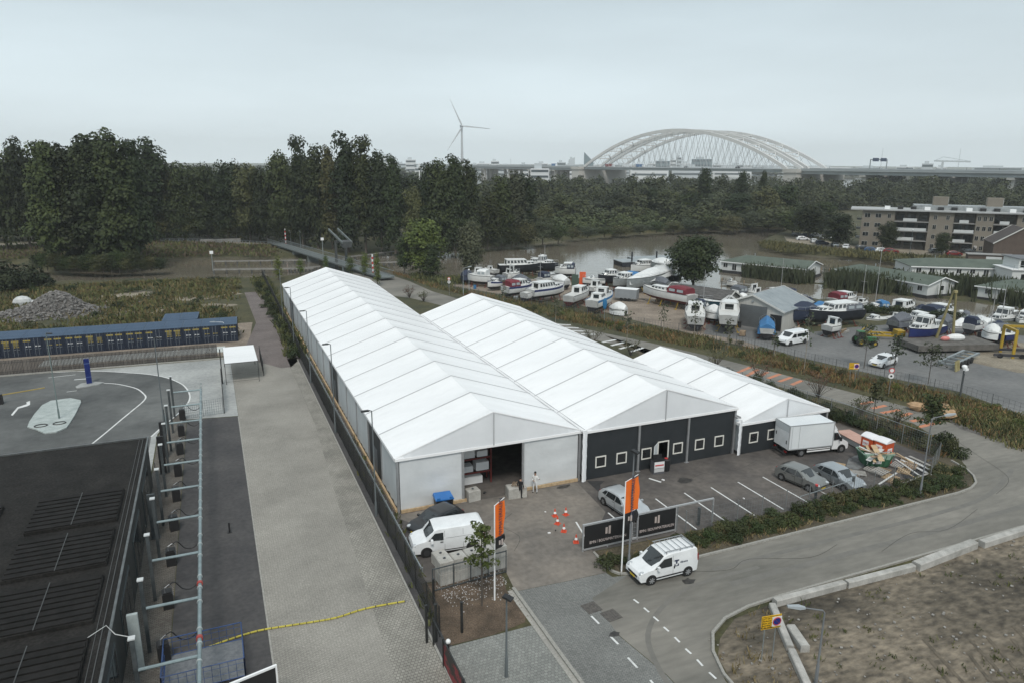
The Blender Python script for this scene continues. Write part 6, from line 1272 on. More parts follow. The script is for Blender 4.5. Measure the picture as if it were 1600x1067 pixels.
# white stones and litter around the mulch bed
mb = MB()
for k in range(420):
    x_ = random.uniform(11.0,15.4); y_ = random.gauss(37.0,.9)
    if y_ > 38.2 or y_ < 34.2 or x_ > 15.2: continue
    s_ = random.uniform(.02,.07); mb.cbox(x_,y_,.02+s_*.2,s_,s_*.8,s_*.5,random.uniform(0,3),None,random.uniform(-.5,.5))
tag(obj('white_stones', mb, mat('stone_white',(.34,.32,.31),(.50,.49,.48),2,.9), kind='stuff'), 'pale stones scattered on the mulch bed round the flag pole', 'stones')
mb = MB()
for k in range(900):
    x_ = random.uniform(10.2,15.1); y_ = random.uniform(32.4,38.3); s_ = random.uniform(.02,.07); mb.cbox(x_,y_,.02,s_,s_*.4,.015,random.uniform(0,3))
tag(obj('wood_chips', mb, mat('chip_brown',(.07,.045,.03),(.19,.14,.10),2,.9), kind='stuff'), 'brown wood chips of the mulch bed', 'mulch')
for k,(u,v,s_) in enumerate(((801,773,.28),(757,770,.3),(852,800,.12),(858,833,.2),(868,829,.12),(1036,750,.25),(748,884,.1),(1150,812,.12),(1162,779,.15),(1057,717,.2))):
    x,y = G(u,v); mb = MB(); mb.cbox(0,0,.04,s_,s_*.6,.06,k); mb.cbox(s_*.3,s_*.2,.03,s_*.5,s_*.3,.05,k+1); o_ = obj('litter', mb, [inkw,trim,inkw][k%3], None, (x,y,.012)); tag(o_, 'small %s scrap of litter on the asphalt, %s'%(['white','dark','white'][k%3], ['inside the marquee shade','left of the opening','in front of the talking men','near the cones','beside the near-cone scrap','below the door','at the van','among the parking lines','near the second parking line','under the front window'][k]), 'litter', 'litter on the parking lot')
# serving stand by the door
st = thing('coffee_stand', 'dark serving trolley with white printed front beside the open door', 'stand', (33.2,47.0,0), -.1); mb = MB(); mb.box(-.5,-.3,0,.5,.3,1.15); obj('counter', mb, mat('stand_grey',(.10,.10,.11),rough=.5), st); mb = MB()
mb.box(-.46,-.33,.55,.46,-.30,1.1); obj('poster', mb, inkw, st); mb = MB(); mb.box(-.46,-.335,.2,.46,-.305,.5); obj('lower_poster', mb, mat('poster_grey',(.5,.5,.5),rough=.6), st); mb = MB(); mb.box(-.4,-.34,.75,.4,-.332,.86); obj('red_stripe', mb, inkr, st)
mb = MB(); mb.box(-.5,-.32,1.15,.5,.32,1.2); mb.box(-.42,.1,1.2,.42,.16,1.6); obj('top_display', mb, blackp, st)
wb = thing('wheelie_bin','black round bin beside the serving trolley','bin',(34.15,47.15,0)); mb = MB(); mb.tube((0,0,0),(0,0,1.0),.34,14,.38); mb.tube((0,0,1.0),(0,0,1.08),.4,14,.3); obj('bin_body', mb, blackp, wb, smooth=30); mb = MB(); mb.tube((0,0,1.08),(0,0,1.11),.15,10); obj('bin_cap', mb, inkr, wb)

fdull = mat('fence_dull_steel', (.16,.17,.17), rough=.6)
# parking fence, barrier beams, yellow sign
fence('thin mesh fence round the parking lot from the banner frame to the road bend', [(29.2,37.55),(44.9,37.3),(54.0,37.6),(57.6,39.6),(58.2,41.0)], 1.7, 2.4, fdull, 9, 5, .004, .035)
fence('thin mesh fence along the right side of the parking lot towards the small marquee', [(58.2,41.0),(57.8,52),(55.2,66),(53.5,75)], 1.9, 2.6, fdull, 12, 8, .006, .04, rail=.025)
for k,(u,v,h_) in enumerate(((1095,823,1.3),(1278,785,1.3),(1336,770,1.2))):
    x,y = G(u,v); o_ = thing('grey_post', 'thick grey post in the hedge, %s'%['right of the banner frame','below the hatchbacks, with a red cap','right of the pale hatchback'][k], 'post', (x,y+.3,0)); mb = MB(); mb.tube((0,0,0),(0,0,h_),.11,10); obj('post', mb, postm, o_); mb = MB(); mb.tube((0,0,h_),(0,0,h_+.12),.12,10); obj('post_cap', mb, inkr if k==1 else postm, o_)
bar = thing('swing_barrier','thin pale swing bar between the posts below the hatchbacks','barrier',(40.0,37.4,0)); mb = MB(); mb.tube((-.5,0,1.0),(4.8,.2,1.25),.03,6); obj('bar', mb, galv, bar)
cbm = mat('barrier_concrete', (.27,.265,.245), (.42,.41,.385), 1.2, .9, .008, 12, detail=9, fine=.12)
def beam_block(label, a, b, w=.42, h=.42, group='concrete beams round the dirt lot'):
    A_ = Vector((*a,0)); B_ = Vector((*b,0)); d = B_-A_; l_ = d.length; o = MB(); e = .05
    o.loft([[(0,-w/2,0),(0,w/2,0),(0,w/2,h-e),(0,w/2-e,h),(0,-w/2+e,h),(0,-w/2,h-e)],[(l_,-w/2,0),(l_,w/2,0),(l_,w/2,h-e),(l_,w/2-e,h),(l_,-w/2+e,h),(l_,-w/2,h-e)]])
    x = obj('concrete_beam', o, cbm, None, A_, math.atan2(d.y,d.x)); return tag(x, label, 'concrete beam', group)
beam_block('long concrete beam starting at the dirt lot corner behind the yellow sign', (28.95,28.45), (34.3,28.3)); beam_block('second concrete beam from the corner along the road', (34.45,28.25), (40.0,28.05)); beam_block('broad pale concrete beam lying along the road, third from the corner', (40.2,28.0), (46.4,28.5), .6, .5); beam_block('concrete beam farthest right along the road', (46.9,28.3), (54.5,28.5), .5, .45); beam_block('concrete beam running off the right edge of the picture', (54.8,28.5), (62,28.6), .5, .45)
beam_block('concrete beam running down from the corner past the yellow sign', (28.65,28.3), (26.8,24.9), .4, .35); beam_block('lower concrete beam beside the yellow sign posts', (26.7,24.7), (24.9,21.2), .4, .35); beam_block('loose white concrete beam lying right of the yellow sign', (28.05,26.2), (27.45,24.5), .5, .45)
yb = mat('sign_yellow', (.72,.42,.012), rough=.5)
def parking_sign(label, x, y, rz, h, w, hh, big):
    s_ = thing('parking_sign', label, 'sign', (x,y,0), rz); mb = MB(); mb.box(-w/2,-.02,h-hh,w/2,.0,h); pn = obj('sign_panel', mb, yb, s_)
    mb = MB()
    for b_ in ((-w/2+.03,-.028,h-.06,w/2-.03,-.02,h-.04),(-w/2+.03,-.028,h-hh+.04,w/2-.03,-.02,h-hh+.06),(-w/2+.03,-.028,h-hh+.06,-w/2+.05,-.02,h-.06),(w/2-.05,-.028,h-hh+.06,w/2-.03,-.02,h-.06)): mb.box(*b_)
    obj('border', mb, blackp, pn)
    mb = MB(); c_ = w*.28; q = hh*.36; mb.box(c_-q,-.034,h-hh/2-q,c_+q,-.021,h-hh/2+q); obj('white_square', mb, inkw, pn); mb = MB(); mb.tube((c_,-.034,h-hh/2),(c_,-.040,h-hh/2),q*.86,18); obj('blue_disc', mb, mat('sign_blue',(.01,.03,.22),rough=.4), pn)
    mb = MB(); mb.path([(c_+q*.8*math.cos(a),-.042,h-hh/2+q*.8*math.sin(a)) for a in np.linspace(0,6.283,20)],q*.10,4); mb.beam((c_-q*.5,-.044,h-hh/2+q*.5),(c_+q*.5,-.044,h-hh/2-q*.5),q*.16,.01); obj('red_ring', mb, inkr, pn)
    if big:
        for k,tx_ in enumerate(('LET OP !','Parkeren','alleen voor','bezoekers','07.00-18.00h')): text(pn, tx_, (-w*.22,-.03,h-.16-.13*k), (PI/2,0,0), .135, blackp)
    else:
        mb = MB()
        for k in range(3): mb.box(-w*.4,-.028,h-hh*.3-k*hh*.2,w*.02,-.021,h-hh*.24-k*hh*.2)
        obj('print_line', mb, blackp, pn)
    for s in (-.28,.28): mb = MB(); mb.tube((s*w,.03,0),(s*w,.03,h-.05),.03,7); obj('sign_post', mb, galv, s_)
parking_sign('yellow no-parking notice board on two posts beside the kerb of the dirt lot', 25.1, 24.75, -.15, 2.75, 1.15, .78, True)
x,y = G(1331,598); parking_sign('small yellow no-parking board on the weedy strip by the boatyard fence', x, y, -.5, 2.5, 1.1, .8, False)
def round_sign(label, u, v, h_, z2=True):
    x,y = G(u,v); r = thing('road_sign', label, 'sign', (x,y,0), -.6); mb = MB(); mb.tube((0,0,0),(0,0,h_),.035,6); obj('sign_post', mb, galv, r)
    for k in range(2 if z2 else 1):
        zz = h_-.3-.65*k; mb = MB(); mb.tube((0,-.06,zz),(0,-.04,zz),.3,16); d_ = obj('disc', mb, inkr if k == 0 else inkw, r); mb = MB(); mb.tube((0,-.07,zz),(0,-.062,zz),.21 if k == 0 else .12,16); obj('disc_centre', mb, inkw if k == 0 else blackp, d_)
round_sign('red and white round road signs on a post above the middle marquee ridge', 702, 462, 3.6); round_sign('two round road signs on a post in the weeds right of the yellow board', 1388, 618, 3.3); 
mb = MB(); x,y = G(944,505); r = thing('blue_round_sign','large blue round sign board on a thin post in front of the boats','sign',(x,y,0),-.5); mb.tube((0,0,0),(0,0,2.6),.04,6); obj('sign_post', mb, galv, r); mb = MB(); mb.ball((0,0,3.2),1.0,14,10,.35,.1,.95); obj('blue_board', mb, mat('board_blue',(.02,.14,.30),rough=.4), r, smooth=True)
x,y = G(1500,617); r = thing('camera_pole','grey pole with white camera head by the boatyard gate','camera pole',(x,y,0)); mb = MB(); mb.tube((0,0,0),(0,0,3.2),.08,8); mb.tube((.3,.1,0),(.3,.1,2.5),.05,8); obj('pole', mb, postm, r); mb = MB(); mb.ball((0,0,3.35),.3,10,7,1,1,.8); mb.cbox(0,-.2,3.1,.5,.3,.25); obj('camera_head', mb, whitep, r); 
# boulders and boards at the bend
bwd = mat('sandstone', (.30,.19,.10), (.44,.30,.18), 1.2, .9, .05, 4)
for k,(u,v,s_) in enumerate(((1480,654,1.4),(1476,640,1.0),(1433,641,1.3))):
    x,y = G(u,v); mb = MB(); mb.ball((0,0,.35*s_),.6*s_,7,5,1.4,.8,.6); mb.v=[(a+random.uniform(-.08,.08),b+random.uniform(-.08,.08),c+random.uniform(-.06,.06)) for a,b,c in mb.v]; tag(obj('boulder', mb, bwd, None, (x,y,0), k), 'light brown boulder at the road bend, %s'%['the largest, right of the pavement','small one behind the largest','flat one left of the street tree'][k], 'boulder', 'boulders at the bend')
sheet('gravel_patch', [G(*p) for p in [(1498,632),(1560,660),(1565,690),(1500,670),(1480,655)]], .0125, MATS['rubble_grey'], world=True)
# ---------------------------------------------------------------- boats
gelw = mat('boat_white', (.72,.73,.72), (.62,.63,.62), 1.5, .35, detail=7); gelg = mat('boat_grey_hull', (.20,.22,.225), (.28,.30,.30), 1, .45); hullk = mat('boat_dark_hull', (.010,.012,.018), (.022,.026,.034), 1, .4); hulln = mat('boat_navy_hull', (.012,.022,.10), (.018,.03,.13), 1, .35); hullr = mat('boat_red_hull', (.10,.02,.02), (.14,.03,.03), 1, .5); antif = mat('antifouling_red', (.16,.035,.025), (.10,.025,.02), 1, .8)
antib = mat('antifouling_dark', (.025,.025,.03), (.045,.045,.05), 1, .8); deckb = mat('deck_beige', (.46,.44,.39), (.36,.34,.30), 2, .6); cvr = mat('canvas_maroon', (.17,.018,.03), (.12,.014,.022), 1.5, .75, .02, 3); cvb = mat('canvas_blue', (.04,.17,.36), (.03,.13,.29), 1.5, .75, .02, 3); cvn = mat('canvas_navy', (.012,.02,.045), (.02,.03,.06), 1.5, .75, .02, 3); cvw = mat('tarpaulin_white', (.70,.71,.70), (.58,.60,.60), .9, .5, .06, 2); cvg = mat('canvas_grey', (.12,.13,.15), (.09,.10,.115), 1.5, .75, .02, 3); cvbr = mat('canvas_brown', (.11,.09,.085), (.08,.065,.06), 1.5, .8, .02, 3)
steelb = mat('stanchion_steel', (.5,.52,.53), rough=.3, metal=.8); yel2 = mat('machine_yellow', (.42,.28,.02), (.30,.20,.025), 2, .5)
def hull_rings(L_, B, H, D, n=11, flat=False):
    rings = []
    for i in range(n):
        t = i/(n-1); x = -L_/2+L_*t; w = B/2*(.86+.14*min(1,t*3))*(1-max(0,(t-.52)/.48)**2.1) ; w = max(w,.02); sh = H*(1+.20*max(0,t-.4)**1.5*2); k = D*(1-.15*t) if t < .8 else D*(1-(t-.8)/.2*.75)*.88
        wl = w*(.86 if t < .6 else .86-.5*(t-.6)); rings.append((x, w, wl, sh, k))
    return rings
def boat(label, stern, bow, B=2.8, H=1.1, z0=.0, hull=gelw, stripe=None, bottom=None, cabin='cruiser', canvas=None, group='boats in the boatyard', L_=None, wet=False, mast=0, fly=False, name='motor_boat', scale=1.):
    a = Vector(G(*stern)); b = Vector(G(*bow)); d = b-a; Lx = L_ or d.length; rz = math.atan2(d.y,d.x); c = (a+b)/2
    r = thing(name, label, 'boat', (c.x,c.y,WZ-.35 if wet else z0), rz, group); D = .75; R_ = hull_rings(Lx,B,H,D)
    bt = bottom or antib
    zb = 0.
    mb = MB(); rg = [[(x,-w,D+sh),(x,-w*.995,D+sh*.45),(x,-wl,D),(x,wl,D),(x,w*.995,D+sh*.45),(x,w,D+sh)] for x,w,wl,sh,k in R_]; mb.loft(rg, closed=False, caps=False); mb.add([(R_[0][0],-R_[0][1],D+R_[0][3]),(R_[0][0],R_[0][1],D+R_[0][3]),(R_[0][0],R_[0][2],D),(R_[0][0],-R_[0][2],D)],[(3,2,1,0),(0,1,2,3)]); obj('hull', mb, hull, r, smooth=45)
    mb = MB(); rg = [[(x,-wl*1.003,D+.02),(x,-wl*.6,D-k*.7),(x,0,D-k),(x,wl*.6,D-k*.7),(x,wl*1.003,D+.02)] for x,w,wl,sh,k in R_]; mb.loft(rg, closed=False, caps=False); mb.add([rg[0][i] for i in range(5)],[(0,1,2,3,4),(4,3,2,1,0)]); obj('underbody', mb, bt, r, smooth=45)
    mb = MB(); rg = [[(x,-w*.98,D+sh-.04),(x,0,D+sh+.04),(x,w*.98,D+sh-.04)] for x,w,wl,sh,k in R_]; mb.loft(rg, closed=False, caps=False); obj('deck', mb, gelw if hull is not gelw else mat('deck_pale',(.58,.58,.56),(.50,.50,.48),2,.5), r)
    for s in (-1,1):
        mb = MB(); mb.path([(x+.03*0,s*(w+.01),D+sh) for x,w,wl,sh,k in R_],.045,5); obj('rub_rail', mb, stripe or trim, r)
        if stripe: mb = MB(); rgs = [[(x,s*(w+.012),D+sh*.94),(x,s*(w*.997+.012),D+sh*.70)] for x,w,wl,sh,k in R_[:-1]]; mb.loft(rgs if s<0 else [g[::-1] for g in rgs], closed=False, caps=False); obj('stripe', mb, stripe, r)
    dz = D+H
    def house(x0,x1,w0,w1,h,z,sl0=.25,sl1=.5,m=gelw,wins=3,nm='cabin',glass=True):
        mb = MB(); ring0 = [(x0,-w0,z),(x1,-w1,z),(x1,w1,z),(x0,w0,z)]; ring1 = [(x0+sl0*.3,-w0*.88,z+h),(x1-sl1,-w1*.84,z+h*.96),(x1-sl1,w1*.84,z+h*.96),(x0+sl0*.3,w0*.88,z+h)]; mb.add(ring0+ring1,[(0,1,5,4),(1,2,6,5),(2,3,7,6),(3,0,4,7),(4,5,6,7)]); c_ = obj(nm, mb, m, r)
        mb = MB(); mb.add([(p[0]+(-.06 if i in (0,3) else .06), p[1]*1.07, p[2]) for i,p in enumerate(ring1)]+[(p[0]+(-.06 if i in (0,3) else .06), p[1]*1.07, p[2]+.07) for i,p in enumerate(ring1)],[(0,1,5,4),(1,2,6,5),(2,3,7,6),(3,0,4,7),(4,5,6,7),(3,2,1,0)]); obj('cabin_roof', mb, m, r)
        if glass:
            for s in (-1,1):
                for k in range(wins):
                    t0, t1 = (k+.14)/wins, (k+.86)/wins; P0 = lambda t,v: Vector(((x0*(1-t)+x1*t)*(1-v)+((x0+sl0*.3)*(1-t)+(x1-sl1)*t)*v, s*((w0*(1-t)+w1*t)*(1-v)+(w0*.88*(1-t)+w1*.84*t)*v+.015), z+h*v))
                    q = [P0(t0,.38),P0(t1,.38),P0(t1,.88),P0(t0,.88)]; mb = MB(); mb.add(q,[(0,1,2,3) if s<0 else (3,2,1,0)]); obj('window', mb, cglass, c_)
            for xx,ww,sgn in ((x1,w1,1),):
                mb = MB()
                for k in (0,1): a_ = -w1*.92+k*w1*.96; b_ = a_+w1*.86; P = lambda y,v: (x1-sl1*v+.02, y*(1-.16*v), z+h*v*.98); mb.quad(P(a_,.3),P(b_,.3),P(b_,.88),P(a_,.88))
                obj('windscreen', mb, cglass, c_)
            mb = MB(); mb.quad((x0+sl0*.1-.02,w0*.5,z+h*.1),(x0+sl0*.1-.02,-w0*.5,z+h*.1),(x0+sl0*.26-.02,-w0*.5,z+h*.85),(x0+sl0*.26-.02,w0*.5,z+h*.85)); obj('cabin_door', mb, cglass, c_)
        return c_
    hb = B/2
    if cabin == 'cruiser': house(-Lx*.12,Lx*.22,hb*.80,hb*.72,1.15,dz-.05,wins=3); house(Lx*.20,Lx*.36,hb*.6,hb*.40,.5,dz-.02,sl1=.5,wins=2,nm='fore_cabin')
    elif cabin == 'long': house(-Lx*.34,Lx*.16,hb*.84,hb*.78,1.2,dz-.05,wins=6); house(Lx*.14,Lx*.34,hb*.6,hb*.44,.55,dz,wins=2,nm='fore_cabin')
    elif cabin == 'wheel': house(-Lx*.30,-Lx*.05,hb*.74,hb*.70,.9,dz-.05,wins=3,nm='aft_cabin'); house(-Lx*.06,Lx*.14,hb*.78,hb*.70,1.7,dz-.05,wins=3); house(Lx*.12,Lx*.36,hb*.62,hb*.42,.6,dz,wins=3,nm='fore_cabin')
    elif cabin == 'speed': house(-Lx*.02,Lx*.22,hb*.66,hb*.5,.5,dz-.05,sl0=.3,sl1=.9,wins=1); house(Lx*.16,Lx*.40,hb*.55,hb*.25,.22,dz,wins=1,nm='fore_deck',glass=False)
    elif cabin == 'low': house(-Lx*.02,Lx*.30,hb*.62,hb*.42,.6,dz-.03,wins=4)
    if fly: house(-Lx*.10,Lx*.08,hb*.62,hb*.56,.5,dz+1.2,wins=2,nm='flybridge',glass=False)
    if canvas:
        cm, where = canvas
        if where == 'aft': xa, xb, zz, hh = -Lx*.44, -Lx*.10, dz-.05, 1.25
        elif where == 'mid': xa, xb, zz, hh = -Lx*.30, Lx*.05, dz, 1.35
        else: xa, xb, zz, hh = -Lx*.49, Lx*.46, dz-.15, 1.25
        mb = MB(); rgs = []
        for k in range(9):
            t = k/8; x_ = xa+(xb-xa)*t
            if where == 'all': wv_ = hb*(1.04 if t < .5 else 1.04-(t-.5)**1.6*2.6); hk = hh*(.35+.75*math.sin(PI*min(1,t*.9+.12))); wv_ = max(.1,wv_)
            else: wv_ = hb*.86; hk = hh*(.86+.14*math.sin(PI*t))
            if where == 'all': rgs.append([(x_,-wv_*1.05,zz-.75),(x_,-wv_*.86,zz+hk*.35),(x_+.04*math.sin(k*3),-wv_*.12,zz+hk+.04*math.sin(k*2.2)),(x_,wv_*.12,zz+hk),(x_,wv_*.86,zz+hk*.35),(x_,wv_*1.05,zz-.75)])
            else: rgs.append([(x_,-wv_,zz),(x_,-wv_*.94,zz+hk*.75),(x_,-wv_*.6,zz+hk),(x_,wv_*.6,zz+hk),(x_,wv_*.94,zz+hk*.75),(x_,wv_,zz)])
        mb.loft(rgs, closed=False, caps=True); cc = obj('canvas_cover', mb, cm, r, smooth=30)
        if where != 'all':
            for s in (-1,1):
                for k in range(2): x0_ = xa+(xb-xa)*(.10+.46*k); x1_ = x0_+(xb-xa)*.34; mb = MB(); mb.add([(x0_,s*(hb*.86*.985+.02),zz+hh*.25),(x1_,s*(hb*.86*.985+.02),zz+hh*.25),(x1_,s*(hb*.86*.955+.02),zz+hh*.62),(x0_,s*(hb*.86*.955+.02),zz+hh*.62)],[(0,1,2,3) if s<0 else (3,2,1,0)]); obj('clear_pane', mb, mat('clear_vinyl',(.32,.36,.38),rough=.15), cc)
    mb = MB()
    for s in (-1,1):
        top = [(x,s*w*.93,D+sh+.55) for x,w,wl,sh,k in R_[4:]]; mb.path(top,.018,4)
        for q in top[::2]: mb.tube((q[0],q[1],q[2]-.55),q,.014,4)
    obj('railing', mb, steelb, r)
    if mast: mb = MB(); mb.tube((Lx*.08,0,dz),(Lx*.08,0,dz+mast),.06,6,.035); mb.tube((Lx*.08,-.7,dz+mast*.55),(Lx*.08,.7,dz+mast*.55),.02,5); obj('mast', mb, mat('spar_grey',(.42,.42,.42),rough=.4,metal=.4), r); mb = MB(); mb.tube((Lx*.08,0,dz+1.0),(-Lx*.36,0,dz+1.1),.07,6); obj('boom', mb, MATS['spar_grey'], r)
    if not wet and z0 > .2:
        for xx in (-Lx*.3,Lx*.02,Lx*.26):
            for s in (-1,1): mb = MB(); mb.beam((xx,s*hb*.95,-z0),(xx,s*hb*.55,D*.65),.09,.09); mb.cbox(xx,s*hb*.95,-z0+.04,.4,.4,.07); obj('stand', mb, yel2 if z0 > .75 else antif, r)
        mb = MB(); mb.beam((-Lx*.3,0,-z0+.15),(Lx*.3,0,-z0+.15),.25,.25); mb.beam((-Lx*.2,0,-z0),(-Lx*.2,0,D*.2),.25,.25); mb.beam((Lx*.2,0,-z0),(Lx*.2,0,D*.2),.25,.25); obj('keel_block', mb, wood[1], r)
    return r
BY = dict(group='boats in the boatyard')
boat('long dark-hulled yacht with low cream superstructure nearest the river, farthest left of the big ones', (779,432),(846,430), 3.6, 1.3, .6, hullk, cabin='long')
boat('dark-hulled cruiser with mast and tall wheelhouse nearest the river, bow to the right', (822,426),(872,430), 3.4, 1.3, .6, hullk, cabin='wheel', mast=4)
boat('white cruiser with pale screens at the left end of the boatyard', (770,449),(731,446), 2.8, 1.2, .4, gelw, cabin='speed', canvas=(cvw,'mid'))
boat('blue tarpaulin covered boat at the very left end of the boatyard', (722,445),(740,444), 2.4, .9, .3, cvn, cabin='none', canvas=(cvn,'all'))
boat('small white sports boat behind the leftmost white cruiser', (776,437),(757,434), 2.2, .8, .6, gelw, cabin='low')
boat('white cruiser with grey canvas between the left end and the red-covered cruiser', (788,452),(762,456), 2.6, .9, .2, gelw, cabin='low', canvas=(cvg,'aft'), stripe=hulln)
boat('two-tone white cruiser with raised wheelhouse behind the red-covered cruiser', (789,446),(812,444), 2.8, 1.1, .7, gelw, cabin='wheel')
boat('white cruiser with dark red canvas panels and blue stripe, left of the long striped cruiser', (789,468),(833,462), 3.2, 1.2, .5, gelw, cabin='cruiser', canvas=(cvr,'aft'), stripe=hulln)
boat('small white motor boat squeezed between the red-covered and the blue-striped cruiser', (818,475),(842,470), 2.2, 1., .3, gelw, cabin='low')
boat('long white cruiser with many windows and a navy hull band near the weedy strip', (828,474),(881,466), 3.0, 1.2, .6, gelw, cabin='long', stripe=hulln)
boat('small white cabin boat with dark red bottom standing alone on gravel', (888,483),(919,470), 2.6, 1.1, .5, gelw, cabin='cruiser', bottom=hullr)
boat('white and blue wheelhouse boat behind the round blue sign', (924,492),(955,477), 2.8, 1.2, .5, gelw, cabin='wheel', stripe=cvb)
boat('inflatable boat wrapped in white sheet beside the round blue sign', (978,494),(951,491), 1.9, .35, 0, gelw, cabin='none', canvas=(cvw,'all'))
boat('white wheelhouse boat with dark canvas end at the waterside, bow to the left', (899,437),(867,436), 3.2, 1.2, .6, gelw, cabin='long', canvas=(cvn,'aft'))
boat('white sports boat with grey band pointing left beside the dark-hulled cruiser', (944,450),(910,450), 2.6, .9, .3, gelw, cabin='speed', stripe=gelg)
boat('black-hulled white cruiser pointing left, between sports boat and grey-hulled cruiser', (974,447),(934,450), 3.0, 1.2, .6, hullk, cabin='cruiser')
boat('grey-hulled cruiser with light blue canvas strip, beside the big white tarpaulin', (995,453),(957,458), 3.2, 1.3, .7, gelg, cabin='cruiser', canvas=(cvb,'aft'))
boat('large boat wholly wrapped in crumpled white tarpaulin', (1040,444),(978,464), 4.0, 1.6, .8, gelg, cabin='none', canvas=(cvw,'all'))
boat('white cruiser with windows in a row behind the white tarpaulin', (1018,431),(985,433), 3.2, 1.3, .6, gelw, cabin='long')
boat('upright boat under a tall white sheet at the waterside next to the round tree', (1047,437),(1016,432), 3.4, 1.9, .8, gelg, cabin='none', canvas=(cvw,'all'))
boat('small dark boat with white trim between the tarpaulin and the round tree', (1058,448),(1040,444), 2.6, 1.1, .5, hullk, cabin='low')
boat('white cabin cruiser with bright red canopy and yellow stand, in front of the old shed', (1081,486),(1004,470), 3.3, 1.25, .85, gelw, cabin='low', canvas=(cvr,'aft'), bottom=hullr, stripe=None)
boat('white open-backed cruiser seen from behind, left of the arched one', (1086,519),(1083,497), 3.2, 1.3, .4, gelw, cabin='cruiser')
bA = boat('white cruiser with tubular arch seen from behind, next to the hangar door', (1136,524),(1138,500), 3.3, 1.4, .9, gelw, cabin='cruiser')
mb = MB()
for xx in (-2.6,-1.6): mb.path([(xx,-1.5,2.2),(xx,-1.3,3.6),(xx,-.2,4.5),(xx,.2,4.5),(xx,1.3,3.6),(xx,1.5,2.2)],.05,5)
obj('arch_frame', mb, gelw, bA)
boat('small boat under bright blue cover on a trailer beside the camper', (1197,533),(1196,516), 2.4, .8, .3, gelw, cabin='none', canvas=(cvb,'all'))
boat('large dark-hulled motor yacht with white superstructure and grey-blue canopy right of the hangar', (1336,505),(1266,511), 3.6, 1.3, .5, hullk, cabin='long', canvas=(cvg,'aft'), L_=10)
boat('boat under a dark navy tarpaulin against the right side of the hangar', (1266,505),(1228,512), 3.2, 1.4, .5, cvn, cabin='none', canvas=(cvn,'all'))
boat('navy-hulled yacht with red bottom and white wheelhouse beside the tall yellow legs', (1463,530),(1418,540), 3.2, 1.1, .5, hulln, cabin='wheel', bottom=hullr, fly=True)
boat('dark teal boat hull with white stripe lying in front of the old shed', (1128,487),(1092,484), 2.6, .8, .3, mat('boat_teal_hull',(.012,.045,.06),(.02,.06,.08),1,.4), cabin='none')
wg = dict(wet=True, group='boats moored in the channel')
boat('white cruiser with maroon canopy moored right behind the hangar roof', (1300,470),(1338,466), 3.2, 1.2, hull=gelw, cabin='cruiser', canvas=(cvr,'aft'), **wg)
boat('white sailing boat with tall mast and light blue hood moored at the jetty', (1386,482),(1352,482), 3.0, 1.1, hull=gelw, cabin='low', canvas=(cvb,'aft'), mast=11, name='sailing_boat', **wg)
boat('white cabin cruiser with a row of bollards moored right of the sailing boat', (1388,487),(1428,477), 3.2, 1.2, hull=gelw, cabin='cruiser', **wg)
boat('small white day boat moored in front of the sailing boat', (1382,497),(1354,500), 2.6, .9, hull=gelw, cabin='low', **wg)
boat('white cruiser moored behind the navy-hulled yacht', (1456,500),(1416,503), 3.2, 1.2, hull=gelw, cabin='cruiser', **wg)
boat('white cruiser with long dark canopy moored behind the yellow legs', (1447,493),(1490,486), 3.3, 1.3, hull=gelw, cabin='cruiser', canvas=(cvn,'aft'), **wg)
boat('white sports boat wrapped in pale cover right of the yellow legs', (1513,508),(1486,512), 2.6, .9, hull=gelw, cabin='none', canvas=(cvw,'all'), **wg)
boat('white sports cruiser with dark side lines moored near the grassy bank', (1546,508),(1512,519), 3.0, 1.1, hull=gelw, stripe=hullk, cabin='speed', canvas=(cvw,'mid'), **wg)
boat('grey and white wheelhouse boat moored farthest right with a short mast', (1588,493),(1548,503), 3.0, 1.1, hull=gelg, cabin='wheel', mast=3, **wg)
boat('white cruiser cut by the right picture edge in the channel', (1622,495),(1592,505), 3.2, 1.2, hull=gelw, cabin='cruiser', canvas=(cvn,'aft'), **wg)
boat('white cabin boat moored left of the hangar ridge with square windows', (1189,462),(1165,458), 3.0, 1.3, hull=gelw, cabin='wheel', **wg)
boat('white cruiser moored behind the old shed with a swept windscreen', (1166,458),(1134,462), 3.2, 1.2, hull=gelw, cabin='speed', canvas=(cvg,'mid'), **wg)
boat('boat with domed white cover moored between old shed and hangar', (1168,469),(1148,470), 2.6, 1.0, hull=gelw, cabin='none', canvas=(cvw,'all'), **wg)
boat('boat with brown cover moored behind the hangar ridge', (1203,461),(1188,464), 2.8, 1.0, hull=gelg, cabin='none', canvas=(cvbr,'all'), **wg)
boat('white low cabin boat behind the old shed roof', (1145,466),(1118,467), 2.6, 1.0, hull=gelw, cabin='low', **wg)
boat('pale grey sports boat behind the left half of the old shed roof', (1117,461),(1090,463), 2.6, 1.0, hull=gelw, cabin='speed', **wg)
boat('small boat with pale canopy moored behind the hangar roof, right half', (1240,460),(1206,463), 2.8, 1.0, hull=gelw, cabin='low', canvas=(cvn,'aft'), **wg)
boat('small white boat moored under the reeds left of the first houseboat', (1150,440),(1136,440), 2.2, .8, hull=gelw, cabin='low', **wg)
boat('dark low boat with blue cover moored behind the hangar gable end', (1290,480),(1266,483), 2.6, .8, hull=hullk, cabin='none', canvas=(cvb,'all'), **wg)
rs_ = np.random.default_rng(5); ex = [(1206,455),(1222,458),(1248,470),(1262,474),(1128,458),(1108,455),(1345,472),(1400,495),(1438,486),(1500,496),(1530,500),(1560,512),(1575,488),(1478,502),(1310,482)]
